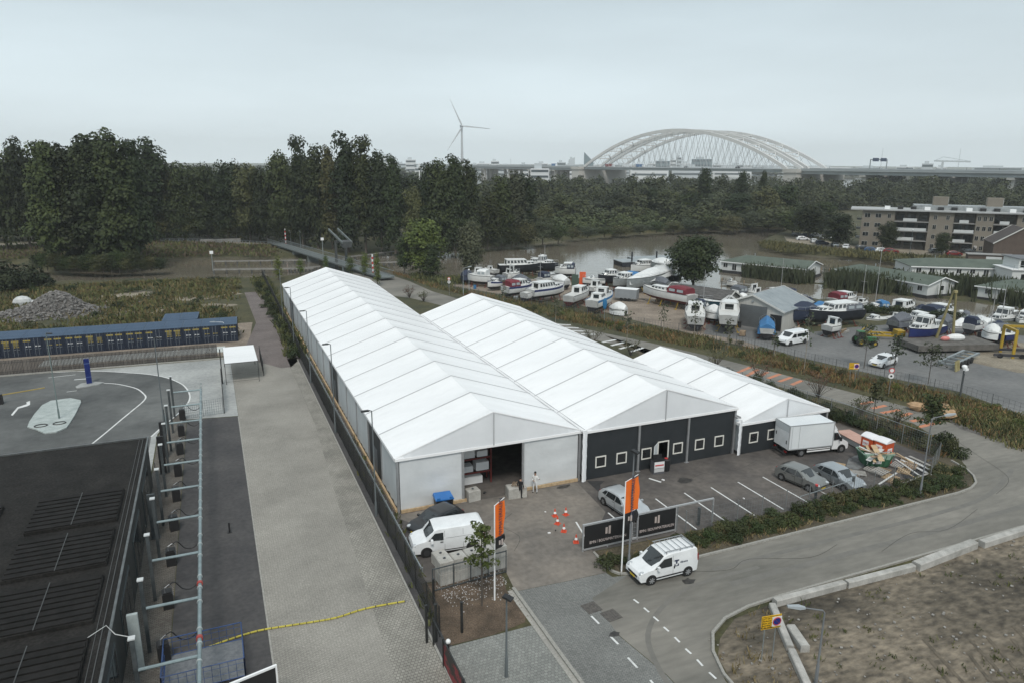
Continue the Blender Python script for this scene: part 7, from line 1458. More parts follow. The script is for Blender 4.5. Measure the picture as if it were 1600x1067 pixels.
for k,(u,v) in enumerate(ex):
    w_ = 9+int(rs_.integers(0,8)); up = int(rs_.choice([-1,1])); c0 = int(rs_.integers(0,4))
    boat('small %s moored in the channel, %s from the left'%(['white cabin boat','open white boat with navy cover','dark-hulled day boat','white boat with grey cover'][c0], ordw(sorted(range(len(ex)), key=lambda j: ex[j][0]).index(k))), (u-up*w_,v+2), (u+up*w_,v-1), 2.3, .85, hull=[gelw,gelw,hullk,gelw][c0], cabin=['low','none','low','cruiser'][c0], canvas=[None,(cvn,'all'),None,(cvg,'aft')][c0], mast=7 if k%5==1 else 0, wet=True, group='small boats moored in the channel')
ex2 = [(748,440,1),(812,452,-1),(842,458,1),(858,446,1),(874,452,-1),(930,462,1),(1030,456,-1),(1052,462,1),(1096,494,1),(1112,505,-1),(1300,526,1),(1408,518,1),(1440,520,-1),(1520,524,1),(1545,538,-1),(1240,500,1),(1475,520,1),(1572,540,1)]
for k,(u,v,up) in enumerate(ex2):
    w_ = 8+(k*5)%8; c0 = k%5
    boat('small %s on the boatyard ground, %s from the left of them'%(['white cabin boat','boat under grey cover','dark-hulled boat','white low boat','boat under white sheet'][c0], ordw(sorted(range(len(ex2)), key=lambda j: ex2[j][0]).index(k))), (u-up*w_,v+2), (u+up*w_,v-2), 2.2, .8, .35, hull=[gelw,gelg,hulln,gelw,gelw][c0], cabin=['cruiser','none','low','low','none'][c0], canvas=[None,(cvg,'all'),None,(cvn,'aft'),(cvw,'all')][c0], mast=6 if k%6==2 else 0, group='small boats on the boatyard ground')
dry_ = [(742,452),(806,470),(845,478),(900,470),(1035,466),(1100,500),(1155,512),(1160,525),(1300,515),(1395,515),(1530,528),(1548,532)]
for k,(u,v) in enumerate(dry_):
    x,y = G(u,v); t = thing('yard_crate', '%s on the boatyard ground, %s'%(['blue plastic barrel','pale crate','black plastic barrel','brown crate'][k%4], ['left of the first cruiser','below the red-canvas cruiser','below the long striped cruiser','right of the alone-standing cabin boat','under the red-canopy cruiser','left of the two stern-on boats','between arched boat and hangar','before the hangar door','under the big dark yacht','right of the yellow cradle','on the slipway','right end of the slipway'][k]), 'barrel' if k%2==0 else 'crate', (x,y,0), k)
    mb = MB(); (mb.tube((0,0,0),(0,0,.9),.3,10) if k%2==0 else mb.box(-.5,-.4,.1,.5,.4,.8)); obj('side', mb, [cvb,gelg,trim,wood[1]][k%4], t); mb = MB(); (mb.tube((0,0,.9),(0,0,.94),.32,10) if k%2==0 else mb.box(-.55,-.45,0,.55,.45,.1)); obj('lid' if k%2==0 else 'runner', mb, trim, t)
# jetties
jm = mat('jetty_planks', (.13,.12,.105), (.20,.19,.17), 1.2, .9, stretch=(.3,3,1))
def jetty(label, pts, w=1.5):
    P = [Vector((*G(u,v,-.7),0)) for u,v in pts]; r = thing('jetty', label, 'jetty', (P[0].x,P[0].y,-.75))
    for a,b in zip(P[:-1],P[1:]):
        d = b-a; n = max(1,round(d.length/2.4)); rz = math.atan2(d.y,d.x)
        for k in range(n): c_ = a+d*(k+.5)/n-P[0]; mb = MB(); mb.cbox(0,0,.1,d.length/n-.05,w,.12); obj('deck_board_panel', mb, jm, r, (c_.x,c_.y,0), rz)
        for k in range(n+1): c_ = a+d*k/n-P[0]; mb = MB(); mb.tube((c_.x,c_.y,-2),(c_.x,c_.y,.9),.11,6); obj('mooring_post', mb, wood[1], r)
jetty('long wooden jetty through the channel behind the boats', [(1255,478),(1345,489),(1420,494),(1500,508),(1600,519)]); jetty('dark jetty beside the first houseboat', [(1128,440),(1180,447)]); jetty('narrow white-railed gangway between the first and second houseboat', [(1283,424),(1335,431)], 1.0)
# black floating dock with white roof in the river
fd = thing('floating_dock', 'black floating dock with pale deck lying in the river beside the round tree', 'floating dock', (*G(972,418,WZ),WZ), -.15); mb = MB(); mb.box(0,0,-.2,16,6,1.2); obj('pontoon', mb, hullk, fd); mb = MB(); mb.box(-.1,-.1,1.2,16.1,6.1,1.32); obj('deck', mb, mat('dock_deck',(.22,.25,.26),(.30,.33,.34),.6,.5), fd)
for xx,yy in ((2.5,-.4),(9.5,-.4)): mb = MB(); mb.tube((xx,yy,-2),(xx,yy,4.0),.22,8); obj('mooring_pile', mb, hullk, fd)
fd2 = thing('floating_dock', 'second black pontoon behind the round tree', 'floating dock', (*G(990,410,WZ),WZ), -.1); mb = MB(); mb.box(0,0,-.2,14,4,.9); obj('pontoon', mb, hullk, fd2); mb = MB(); mb.box(-.1,-.1,.9,14.1,4.1,1.0); obj('deck', mb, MATS['dock_deck'], fd2)
# ---- sheds
shw = mat('hangar_pale_cladding', (.46,.455,.42), (.38,.375,.35), .8, .6, .004, 8, stretch=(6,6,.2)); shr = mat('hangar_roof_grey', (.20,.23,.245), (.27,.30,.315), .7, .6, detail=8); door_m = mat('roller_door_grey', (.10,.11,.115), (.125,.135,.14), .8, .5); trimw = mat('pale_trim', (.55,.55,.52), rough=.5)
def gable_shed(name, label, o, rz, w, d, he, hr, wm, rm, ov=.3, parts=None, cat='building', slab=.14, npan=8):
    """w along local x (front gable), d along y; ridge runs along y"""
    r = thing(name, label, cat, (o[0],o[1],o[2] if len(o)>2 else 0), rz); mb = MB()
    mb.add([(0,0,0),(w,0,0),(w,0,he),(w/2,0,hr),(0,0,he),(0,d,0),(w,d,0),(w,d,he),(w/2,d,hr),(0,d,he)],[(0,1,2,3,4),(9,8,7,6,5),(1,6,7,2),(5,0,4,9)]); obj('wall', mb, wm, r)
    sl_ = (hr-he)/(w/2)
    for s in (0,1):
        x0_ = -ov if s==0 else w+ov; ze = he-ov*sl_
        for k in range(npan):
            ya = -ov+(d+2*ov)*k/npan; yb = -ov+(d+2*ov)*(k+1)/npan-.03; mb = MB(); mb.add([(x0_,ya,ze+.02),(w/2,ya,hr+.02),(w/2,yb,hr+.02),(x0_,yb,ze+.02),(x0_,ya,ze+slab),(w/2,ya,hr+slab),(w/2,yb,hr+slab),(x0_,yb,ze+slab)],[(0,1,2,3),(7,6,5,4),(0,4,5,1),(1,5,6,2),(2,6,7,3),(3,7,4,0)] if s else [(3,2,1,0),(4,5,6,7),(1,5,4,0),(2,6,5,1),(3,7,6,2),(0,4,7,3)]); obj('roof_panel', mb, rm, r)
    for yy in (-ov-.04,d+ov+.04):
        mb = MB(); mb.beam((-ov,yy,he-ov*sl_+slab*.6),(w/2,yy,hr+slab*.6),.06,.26); mb.beam((w/2,yy,hr+slab*.6),(w+ov,yy,he-ov*sl_+slab*.6),.06,.26); obj('bargeboard', mb, trimw, r)
    return r
a = Vector((76.6,92.9)); b = Vector((80.7,84.0)); d = b-a; hg = gable_shed('hangar', 'pale metal hangar with grey roof and roller door among the boats', (a.x,a.y,0), math.atan2(d.y,d.x), d.length+.3, 11.5, 3.1, 5.1, shw, shr, npan=9); hw_ = d.length+.3
mb = MB()
mb.box(hw_*.30,-.06,.0,hw_*.74,.0,3.5)
dr = obj('roller_door', mb, door_m, hg)
for k in range(11): mb = MB(); mb.box(hw_*.30,-.085,.08+k*.31,hw_*.74,-.06,.32+k*.31); obj('door_slat', mb, door_m, dr)
mb = MB(); mb.box(hw_*.80,-.05,.0,hw_*.98,.0,2.5); obj('dark_opening', mb, blackp, hg); mb = MB(); mb.box(.1,-.05,0,hw_*.22,0,2.4); obj('dark_opening', mb, blackp, hg); mb = MB(); mb.box(hw_*.5-.15,-.14,4.0,hw_*.5+.15,-.0,4.3); obj('gable_lamp', mb, galv, hg)
mb = MB(); mb.box(hw_*.5+.8,.3,0,hw_*.5+5,11,.03); 
oc = mat('old_corrugated', (.045,.045,.045), (.12,.115,.11), 1.6, .9, .06, 1.2, stretch=(4,.5,1))
a = Vector((78.0,110.0)); b = Vector((82.4,99.5)); d = b-a; os_ = gable_shed('old_shed', 'old low shed with mossy dark corrugated roof left of the hangar', (a.x,a.y,0), math.atan2(d.y,d.x)+PI/2, 5.2, 1, 2.2, 3.4, shw, oc) if False else None
rzs = math.atan2((b-a).y,(b-a).x); o_s = b+Vector((.3,0)); os_ = gable_shed('old_shed', 'old low shed with mossy dark corrugated roof left of the hangar', (o_s.x-5.5*0,o_s.y,0), rzs+PI/2, 5.0, (b-a).length+1, 2.1, 3.3, mat('old_shed_wall',(.14,.14,.13),(.22,.21,.20),1,.85), oc, npan=12)
for k in range(3): mb = MB(); mb.box(-.05,1.5+k*3.2,.0,-.0,3.4+k*3.2,1.9); obj('shed_opening', mb, blackp if k%2==0 else shw, os_)
# ---- houseboats
hbw = mat('houseboat_white', (.58,.60,.59), (.52,.54,.53), .8, .55, .004, 8, stretch=(.3,.3,6)); hbr = mat('houseboat_green_roof', (.062,.082,.064), (.095,.118,.094), .5, .8, detail=9, fine=.1)
def houseboat(label, ridge_a, ridge_b, w, he=2.6, hr=3.9, z=-1.0, hip=True, wins=8):
    A_ = Vector((*ridge_a,0)); B_ = Vector((*ridge_b,0)); d = B_-A_; L_ = d.length; rz = math.atan2(d.y,d.x); r = thing('houseboat', label, 'houseboat', (A_.x,A_.y,z), rz, 'houseboats in the channel'); h = w/2
    mb = MB(); mb.box(-.3,-h-.3,-.5,L_+.3,h+.3,.45); obj('pontoon', mb, mat('pontoon_dark',(.03,.03,.032),rough=.8), r)
    mb = MB(); mb.box(0,-h,.45,L_,h,he); obj('wall', mb, hbw, r)
    ov = .45; x0_, x1_ = -ov, L_+ov; hx = h*.9 if hip else 0
    for nm, q in (('roof_slope',[(x0_,-h-ov,he-.1),(x1_,-h-ov,he-.1),(x1_-0,0,hr),(x0_+hx,0,hr)]),('roof_slope',[(x1_,h+ov,he-.1),(x0_,h+ov,he-.1),(x0_+hx,0,hr),(x1_,0,hr)])):
        q = [Vector(p) for p in q]; mb = MB(); mb.add(q+[p+Vector((0,0,.12)) for p in q],[(3,2,1,0),(4,5,6,7),(0,1,5,4),(1,2,6,5),(2,3,7,6),(3,0,4,7)]); obj(nm, mb, hbr, r)
    if hip: q = [Vector(p) for p in [(x0_,h+ov,he-.1),(x0_,-h-ov,he-.1),(x0_+hx,0,hr)]]; mb = MB(); mb.add(q+[p+Vector((0,0,.12)) for p in q],[(2,1,0),(3,4,5),(0,1,4,3),(1,2,5,4),(2,0,3,5)]); obj('roof_hip', mb, hbr, r)
    mb = MB(); mb.add([(L_,-h,he),(L_,h,he),(L_,0,hr-.05),(L_-.1,-h,he),(L_-.1,h,he),(L_-.1,0,hr-.05)],[(0,1,2),(5,4,3),(0,2,5,3),(1,4,5,2)]); obj('gable', mb, hbw, r)
    mb = MB(); mb.beam((x1_+.03,-h-ov,he-.02),(x1_+.03,0,hr+.08),.06,.2); mb.beam((x1_+.03,0,hr+.08),(x1_+.03,h+ov,he-.02),.06,.2); mb.box(x0_,-h-ov-.04,he-.16,x1_,-h-ov,he+.06); obj('fascia', mb, whitep, r)
    for k in range(wins):
        x_ = L_*(k+.5)/wins; dd = k%4 == 1
        for s in (-1,):
            f = MB(); f.box(x_-.62,-h-.05,.6 if dd else 1.15,x_+.62,-h-.0,2.25); wo = obj('window', f, whitep, r); g = MB(); g.box(x_-.54,-h-.065,.68 if dd else 1.22,x_-.03,-h-.05,2.18); g.box(x_+.03,-h-.065,.68 if dd else 1.22,x_+.54,-h-.05,2.18); obj('pane', g, cglass, wo)
    f = MB(); f.box(L_,-.6,1.2,L_+.05,.6,2.3); wo = obj('window', f, whitep, r); g = MB(); g.box(L_+.05,-.52,1.28,L_+.065,.52,2.22); obj('pane', g, cglass, wo)
    mb = MB(); mb.tube((L_*.3,.3,hr-.2),(L_*.3,.3,hr+.7),.12,8); obj('chimney', mb, galv, r)
    return r
hb1 = houseboat('white houseboat with pale green roof, farthest left of the houseboats, behind the reeds', (122.5,147.0), (131.8,128.5), 10.5, wins=9)
houseboat('green-roofed houseboat low behind the dense reeds, right of the gangway', (138.0,124.0), (137.8,99.8), 8.2, wins=7)
houseboat('white houseboat with porch and green roof in front of the apartment block', (158.8,126.0), (178.5,113.0), 12.5, wins=8)
houseboat('green-roofed houseboat at the right edge behind the reeds', (148.0,97.0), (154.0,74.0), 11.5, wins=6)
hb = thing('white_deck_house', 'two-storey white house with open deck railings at the right edge', 'house', (166,104,-.6), -.55); mb = MB(); mb.box(0,0,0,12,8,3); obj('lower_storey', mb, hbw, hb); mb = MB(); mb.box(1.5,1,3.15,12,8,5.4); obj('upper_storey', mb, hbw, hb); mb = MB(); mb.box(-.4,-.4,3.0,12.4,8.4,3.15); obj('deck', mb, whitep, hb); mb = MB(); mb.box(1.1,.6,5.4,12.4,8.4,5.55); obj('roof', mb, mat('flat_roof_grey',(.13,.14,.15),rough=.8), hb)
for k in range(4):
    for z in (.6,3.5): mb = MB(); mb.box(1.9+k*2.6,-.05 if z<3 else .95,z,3.6+k*2.6,.0 if z<3 else 1.0,z+1.5); obj('window', mb, cglass, hb)
mb = MB()
for k in range(13): mb.tube((k,-.3,3.15),(k,-.3,4.1),.03,5)
mb.tube((0,-.3,4.1),(12,-.3,4.1),.035,5); mb.tube((0,-.3,3.65),(12,-.3,3.65),.02,5); obj('railing', mb, galv, hb)

# ---- yard vehicles and machines
x,y = G(1242,538); camper = vehicle('camper_van', 'white camper van parked beside the blue-covered boat', 'van', x, y+.6, heading((1262,533),(1224,540)), vprof, 2.0, 1.15, .10, [([(1.40,1.20),(.94,1.68),(.38,1.68),(.38,1.16)],'side_window'),([(.2,1.2),(.2,1.66),(-2.1,1.66),(-2.1,1.2)],'side_window')], (1.52,-1.55), .34, whitec, ((1.50,1.24),(.98,1.83)), None, [('headlight',2.22,.72,.84,.46,.34,.30,lampg),('bumper',2.42,0,.44,.14,1.6,.2,trim)])
x,y = G(1384,572); hatch('white car with dark windows behind the boatyard fence', x, y+.5, heading((1396,565),(1370,573)), whitec, 4.3, 1.8)
tl = thing('box_trailer', 'grey box trailer standing on the gravel below the white tarpaulin', 'trailer', (*G(960,470),0), heading((960,470),(984,472))); mb = MB(); mb.box(0,0,.55,4.2,2.0,2.3); obj('trailer_box', mb, mat('trailer_grey',(.26,.28,.30),(.22,.24,.255),1,.5), tl); mb = MB(); mb.box(-.03,-.03,2.26,4.23,2.03,2.34); obj('roof_edge', mb, whitep, tl)
for k in range(3): mb = MB(); mb.tube((1.3+k*.75,-.05,.32),(1.3+k*.75,.2,.32),.32,12); obj('wheel', mb, tyre, tl)
mb = MB(); mb.beam((4.2,1,.5),(5.6,1,.45),.12,.12); obj('drawbar', mb, trim, tl)
ob = thing('orange_panel', 'tall orange panel standing beside a green one on the gravel', 'panel', (*G(905,449),0), -.5); mb = MB(); mb.box(0,-.1,0,1.3,.1,3.2); obj('orange_sheet', mb, mat('panel_orange',(.62,.10,.03),rough=.5), ob); mb = MB(); mb.box(-1.6,0,0,-.2,.2,2.6); obj('green_sheet', mb, mat('panel_green',(.05,.08,.06),rough=.7), ob)
tr = thing('tractor', 'green tractor with dark cab in front of the yellow boat cradle', 'tractor', (*G(1347,539),0), -.45); tr.scale = (.8,.8,.8); gm = mat('tractor_green',(.025,.14,.04),(.03,.11,.04),1,.5)
mb = MB(); mb.loft([[(.3,-.45,.8),(.3,.45,.8),(.3,.45,1.6),(.3,-.45,1.6)],[(2.3,-.4,.8),(2.3,.4,.8),(2.3,.38,1.45),(2.3,-.38,1.45)]]); obj('bonnet', mb, gm, tr); mb = MB(); mb.box(-1.2,-.75,.8,.3,.75,1.5); obj('body', mb, gm, tr); mb = MB(); mb.loft([[(-1.2,-.7,1.5),(.3,-.7,1.5),(.3,.7,1.5),(-1.2,.7,1.5)],[(-1.0,-.6,2.5),(.1,-.6,2.5),(.1,.6,2.5),(-1.0,.6,2.5)]]); obj('cab', mb, cglass, tr); mb = MB(); mb.box(-1.1,-.68,2.5,.2,.68,2.6); obj('cab_roof', mb, gm, tr)
for wx,wr_ in ((-.7,.8),(1.8,.5)):
    for s in (-1,1): mb = MB(); mb.tube((wx,s*.75,wr_),(wx,s*1.15,wr_),wr_,16); w_ = obj('wheel', mb, tyre, tr, smooth=30); mb = MB(); mb.tube((wx,s*1.14,wr_),(wx,s*1.17,wr_),wr_*.5,12); obj('rim', mb, yel2, w_)
cr_ = thing('boat_cradle', 'yellow boat transport cradle behind the green tractor', 'boat cradle', (*G(1370,528),0), -.45); cr_.scale = (.72,.8,.75); mb = MB()
for s in (-1,1): mb.beam((-3,s*1.3,.9),(4.5,s*1.3,.7),.3,.35); mb.beam((-3,s*1.3,.9),(-1.5,s*1.3,2.2),.2,.2)
for xx in (-3,1,4.4): mb.beam((xx,-1.3,.85),(xx,1.3,.85),.25,.3)
obj('frame', mb, yel2, cr_); mb = MB(); mb.box(3.6,-1.0,.5,5.2,1.0,1.7); obj('engine_box', mb, yel2, cr_)
for wx in (-2.4,4.2):
    for s in (-1,1): mb = MB(); mb.tube((wx,s*1.35,.5),(wx,s*1.65,.5),.5,14); obj('wheel', mb, tyre, cr_)
tf = thing('travel_lift', 'tall yellow travel lift frame cut by the right picture edge', 'boat lift', (*G(1582,560),0), -.55); tf.scale = (.8,.42,.72)
for (px,py) in ((0,0),(6,0),(0,8),(6,8)): mb = MB(); mb.beam((px,py,0),(px,py,5.2),.45,.45); obj('leg', mb, yel2, tf)
mb = MB(); mb.beam((0,0,5.2),(0,8,5.2),.4,.5); mb.beam((6,0,5.2),(6,8,5.2),.4,.5); mb.beam((0,8,5.2),(6,8,5.2),.4,.5); obj('top_beam', mb, yel2, tf); mb = MB(); mb.beam((-3,0,.6),(9,0,.6),.5,.5); mb.beam((-3,8,.6),(9,8,.6),.5,.5); obj('bottom_beam', mb, antib, tf)
for k in range(4): mb = MB(); mb.tube((-2+k*3.4,-.25,.45),(-2+k*3.4,.25,.45),.45,12); obj('wheel', mb, tyre, tf)
al = thing('a_frame_crane', 'tall two-legged ochre A-frame standing over a dark work pontoon', 'crane', (*G(1479,545),0), -.3); A1 = Vector((*G(1461,540),0))-Vector((*G(1479,545),0)); A2 = Vector((*G(1487,540),0))-Vector((*G(1479,545),0)); Rm = Matrix.Rotation(.3,4,'Z')
och = mat('ochre_paint',(.22,.19,.08),(.32,.28,.14),1.5,.7); hA = 8.2
for q in (A1,A2): q = Rm@q; mb = MB(); n=6; mb.path([(q.x,q.y,1.0),(q.x*.15,q.y*.15,hA)],[.20,.12],6); obj('leg', mb, och, al)
mb = MB(); mb.cbox(0,0,hA,.5,.35,.35); obj('crown_block', mb, och, al)
mb = MB(); mb.box(-6,-2.4,.35,6,2.6,1.15); obj('work_pontoon', mb, mat('pontoon_timber',(.07,.068,.06),(.14,.13,.12),1.2,.9), al)
mb = MB(); mb.ball((1.5,.5,1.5),.9,9,6,1.6,.8,.6); obj('wrapped_load', mb, cvw, al); mb = MB(); mb.ball((-.3,.2,1.45),.5,8,5,1.4,.8,.7); obj('pink_float', mb, mat('float_pink',(.55,.20,.18),rough=.5), al)
st_ = thing('trailer_frame', 'long low boat trailer frame lying beside the work pontoon', 'trailer', (*G(1503,572),0), heading((1483,570),(1530,548))+.0); mb = MB(); mb.beam((-3,0,.7),(6,0,.7),.3,.3); mb.beam((-3,1.8,.7),(6,1.8,.7),.3,.3)
for k in range(6): mb.beam((-3+k*1.8,0,.7),(-3+k*1.8,1.8,.7),.15,.2)
obj('frame', mb, galv, st_)
for k in range(4): mb = MB(); mb.tube((-1+k*1.2,-.35,.42),(-1+k*1.2,-.1,.42),.42,12); obj('wheel', mb, tyre, st_)
for k in range(3): mb = MB(); mb.path([(-3.4+.5*k,-.4,0),(-3.3+.5*k,-.2,1.3)],.13,6); obj('ochre_leg', mb, och, st_)
cov = thing('covered_car', 'car under a dark grey cover with a red end, on the grassy bank', 'car', (*G(1562,520),0), -.3); mb = MB(); mb.ball((0,0,.8),1,14,8,2.2,1.0,.75); obj('cover', mb, cvg, cov, smooth=True); mb = MB(); mb.box(-2.3,-.8,.2,-1.7,.8,.8); obj('red_end', mb, redc, cov)
# stacks and yard clutter, each countable piece by itself
cl = [('timber_stack',(1030,472)),('timber_stack',(1245,515)),('timber_stack',(1210,505)),('timber_stack',(868,462)),('timber_stack',(965,483)),('timber_stack',(1320,520)),('timber_stack',(1430,545)),('timber_stack',(850,446))]
for k,(nm,(u,v)) in enumerate(cl):
    x,y = G(u,v); t = thing(nm, 'small stack of trestle timber on the boatyard ground, %s'%['under the red-canopy cruiser','right of the navy tarpaulin boat','beside the hangar opening','behind the long striped cruiser','between trailer and round sign','below the big dark yacht','left of the work pontoon','near the orange panel'][k], 'timber stack', (x,y,0), k*.7, 'timber stacks')
    for j in range(5): mb = MB(); mb.cbox(random.uniform(-.1,.1),(j%2)*.4-.2,.1+.18*(j//2),1.8,.2,.16,random.uniform(-.1,.1)); obj('timber', mb, wood[1+j%2], t)
ld = [(1200+0,520)]
fence('boatyard mesh fence behind the weedy strip', [G(*p) for p in [(690,449),(760,470),(880,486),(980,510),(1060,523),(1150,540),(1240,566),(1340,590),(1380,598),(1500,624),(1600,656),(1720,700)]], 1.7, 3.2, mat('fence_dull',(.10,.105,.105),rough=.6), 6, 4, .010, .045)
for k,(u,v) in enumerate(((1395,598),(1440,606),(1503,624),(1560,638),(1598,652))):
    pass
# ---- people
def person(label, x, y, rz, top, legs, shoes, hairm, skin, pose=0, z=0.):
    r = thing('person', label, 'person', (x,y,z), rz)
    J = {'pel':(0,0,.95,.135),'wai':(0,.01,1.12,.12),'che':(0,0,1.33,.155),'nec':(0,.0,1.50,.065),'hd':(0,.03,1.60,.085),'hd2':(0,.03,1.72,.088)}
    E_ = [('pel','wai'),('wai','che'),('che','nec'),('nec','hd'),('hd','hd2')]
    for s,n in ((-1,'l'),(1,'r')):
        sp = .10 if pose == 0 else .14; J.update({n+'h':(s*.09,0,.88,.10),n+'k':(s*(sp+.0),.02,.49,.068),n+'a':(s*(sp+.01),-.02,.09,.045),n+'t':(s*(sp+.03),.15,.04,.042)}); E_ += [('pel',n+'h'),(n+'h',n+'k'),(n+'k',n+'a'),(n+'a',n+'t')]
        J[n+'s'] = (s*.18,0,1.42,.065)
        if pose == 0: J[n+'e'] = (s*.25,-.02,1.15,.045); J[n+'w'] = (s*.24,.10,.92,.032); J[n+'p'] = (s*.235,.13,.86,.036); fd_ = (0,.03,-.08)
        elif s == -1: J[n+'e'] = (s*.30,.10,1.20,.045); J[n+'w'] = (s*.42,.28,1.34,.032); J[n+'p'] = (s*.45,.33,1.38,.036); fd_ = (-.04,.06,.04)
        else: J[n+'e'] = (s*.26,-.02,1.15,.045); J[n+'w'] = (s*.10,.20,1.08,.032); J[n+'p'] = (s*.04,.22,1.08,.036); fd_ = (-.07,.02,0)
        E_ += [('che',n+'s'),(n+'s',n+'e'),(n+'e',n+'w'),(n+'w',n+'p')]
        for k in range(5):
            b_ = J[n+'p']; off = (k-1.5)*.018; ln = (.8,1,1.05,.95,.75)[k]
            if k == 4: q0 = (b_[0]+s*-.025,b_[1]+.02,b_[2]+.01,.010); q1 = (b_[0]+s*-.04+fd_[0]*.6,b_[1]+.03+fd_[1]*.4,b_[2]+fd_[2]*.5,.009)
            else: q0 = (b_[0]+fd_[0]*.5,b_[1]+off+fd_[1]*.5,b_[2]+fd_[2]*.5,.010); q1 = (b_[0]+fd_[0]*ln,b_[1]+off+fd_[1]*ln+.01,b_[2]+fd_[2]*ln,.008)
            J['%sf%d'%(n,k)] = q0; J['%sg%d'%(n,k)] = q1; E_ += [(n+'p','%sf%d'%(n,k)),('%sf%d'%(n,k),'%sg%d'%(n,k))]
    ks = list(J); me = bpy.data.meshes.new('body'); me.from_pydata([J[k][:3] for k in ks],[(ks.index(a),ks.index(b)) for a,b in E_],[]); o = bpy.data.objects.new('body_tmp', me); C.objects.link(o)
    md = o.modifiers.new('s','SKIN'); 
    for i,k in enumerate(ks): me.skin_vertices[0].data[i].radius = (J[k][3],J[k][3]*(.78 if k in ('che','wai','pel') else 1)); me.skin_vertices[0].data[i].use_root = (k == 'pel')
    o.modifiers.new('u','SUBSURF').levels = 1; bpy.context.view_layer.update()
    nm = bpy.data.meshes.new_from_object(o.evaluated_get(bpy.context.evaluated_depsgraph_get())); bpy.data.objects.remove(o); nm.name = 'body'
    nm.materials.clear()
    for mm in (skin,top,legs,shoes): nm.materials.append(mm)
    wz = {n:Vector(J[n+'w'][:3]) for n in 'lr'}
    for p in nm.polygons:
        c = p.center; m_i = 0
        if c.z < .10: m_i = 3
        elif c.z < .98 and abs(c.x) < .21: m_i = 2
        elif c.z < 1.49 and not any((c-(Vector(J[n+'p'][:3]))).length < .115 for n in 'lr'): m_i = 1
        p.material_index = m_i; p.use_smooth = True
    b_ = bpy.data.objects.new('body', nm); C.objects.link(b_); b_.parent = r
    mb = MB(); mb.ball((0,.005,1.725),.105,10,7,.95,1.05,.95); mb.v = [(a,b-(.02 if c < 1.68 else 0),max(c,1.62)) for a,b,c in mb.v]; obj('hair', mb, hairm, r, smooth=True)
    mb = MB()
    for s in (-1,1): mb.ball((s*.032,.118,1.665),.012,6,4)
    obj('eyes', mb, blackp, r); mb = MB(); mb.ball((0,.132,1.64),.016,6,4,.8,1,1.3); mb.ball((0,.12,1.602),.02,6,4,1.3,.6,.35)
    for s in (-1,1): mb.ball((s*.092,.02,1.655),.022,6,4,.4,.7,1.2)
    obj('face_features', mb, skin, r); return r
skin1 = mat('skin', (.42,.25,.18), rough=.6); skin2 = mat('skin_tanned', (.32,.18,.12), rough=.6); hairk = mat('hair_dark', (.015,.012,.01), rough=.7)
x,y = G(813,778); person('person in black jacket and black trousers talking at the marquee opening', x, y, -.9, mat('cloth_black',(.012,.012,.013),rough=.9), mat('cloth_black_trousers',(.014,.014,.016),rough=.9), blackp, hairk, skin1, 0)
x,y = G(836,769); person('person in white work clothes gesturing beside the marquee wall', x, y, 2.4, mat('cloth_white',(.62,.62,.61),rough=.9), mat('cloth_white_trousers',(.60,.61,.62),rough=.9), mat('shoe_dark',(.05,.05,.05),rough=.8), hairk, skin2, 1)
# ---------------------------------------------------------------- apartment block
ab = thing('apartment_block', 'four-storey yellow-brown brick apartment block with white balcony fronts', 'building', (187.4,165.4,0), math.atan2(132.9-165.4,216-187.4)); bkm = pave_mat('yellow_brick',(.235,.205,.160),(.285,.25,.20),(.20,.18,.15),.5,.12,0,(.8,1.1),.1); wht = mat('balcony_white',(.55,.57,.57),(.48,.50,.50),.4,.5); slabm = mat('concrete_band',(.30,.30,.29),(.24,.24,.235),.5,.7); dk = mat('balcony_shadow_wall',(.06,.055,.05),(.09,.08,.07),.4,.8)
LA, HA, DA = 95., 11.6, 13.
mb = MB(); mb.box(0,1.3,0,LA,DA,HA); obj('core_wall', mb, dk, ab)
bays = []; x = 0
seq = ['w2']+['bal','w2b','bal2','w3','bal2','w2b','bal','w2','bal2','w3','bal']
wid = {'w2':9.0,'bal':9.2,'w2b':6.4,'bal2':5.6,'w3':4.4}
def awin(xc, z, w=1.3, h=1.35):
    f = MB(); f.box(xc-w/2,-.06,z,xc+w/2,.02,z+h); fo = obj('window', f, mat('apartment_frame',(.34,.33,.30),rough=.5), ab); g = MB(); g.box(xc-w/2+.08,-.08,z+.08,xc-.03,-.06,z+h-.08); g.box(xc+.03,-.08,z+.08,xc+w/2-.08,-.06,z+h-.08); obj('pane', g, cglass, fo)
for s_ in seq:
    w = wid[s_]
    if s_.startswith('w'):
        mb = MB(); mb.box(x,0,0,x+w,1.32,HA); obj('brick_wall', mb, bkm, ab)
        n = {'w2':3,'w2b':2,'w3':3}[s_]
        for fl in range(4):
            for k in range(n): awin(x+w*(k+.5)/n, .8+fl*2.85, 1.7 if s_=='w2' and k<2 else 1.0)
    else:
        for fl in range(4):
            zf = fl*2.85
            if fl: mb = MB(); mb.box(x,-.25,zf-.2,x+w,1.3,zf); obj('balcony_slab', mb, slabm, ab)
            if fl: mb = MB(); o2 = w*(.22 if s_=='bal' else .2); mb.box(x+.3+(o2 if fl==3 else 0),-.32,zf+.05,x+w*(.62 if fl%2 else .95)+(.3 if fl==3 else 0),-.25,zf+.95); obj('balcony_front', mb, wht, ab)
            nn = 3 if s_=='bal' else 2
            for k in range(nn): g = MB(); g.box(x+w*(k+.12)/nn,1.24,zf+.3,x+w*(k+.85)/nn,1.29,zf+2.3); obj('glazing', g, cglass, ab)
    x += w
LA = x
mb = MB(); mb.box(-3.4,-.9,HA,LA+.5,DA+.5,HA+.35); obj('roof', mb, mat('roof_edge_pale',(.36,.37,.37),(.30,.31,.31),.3,.7), ab)
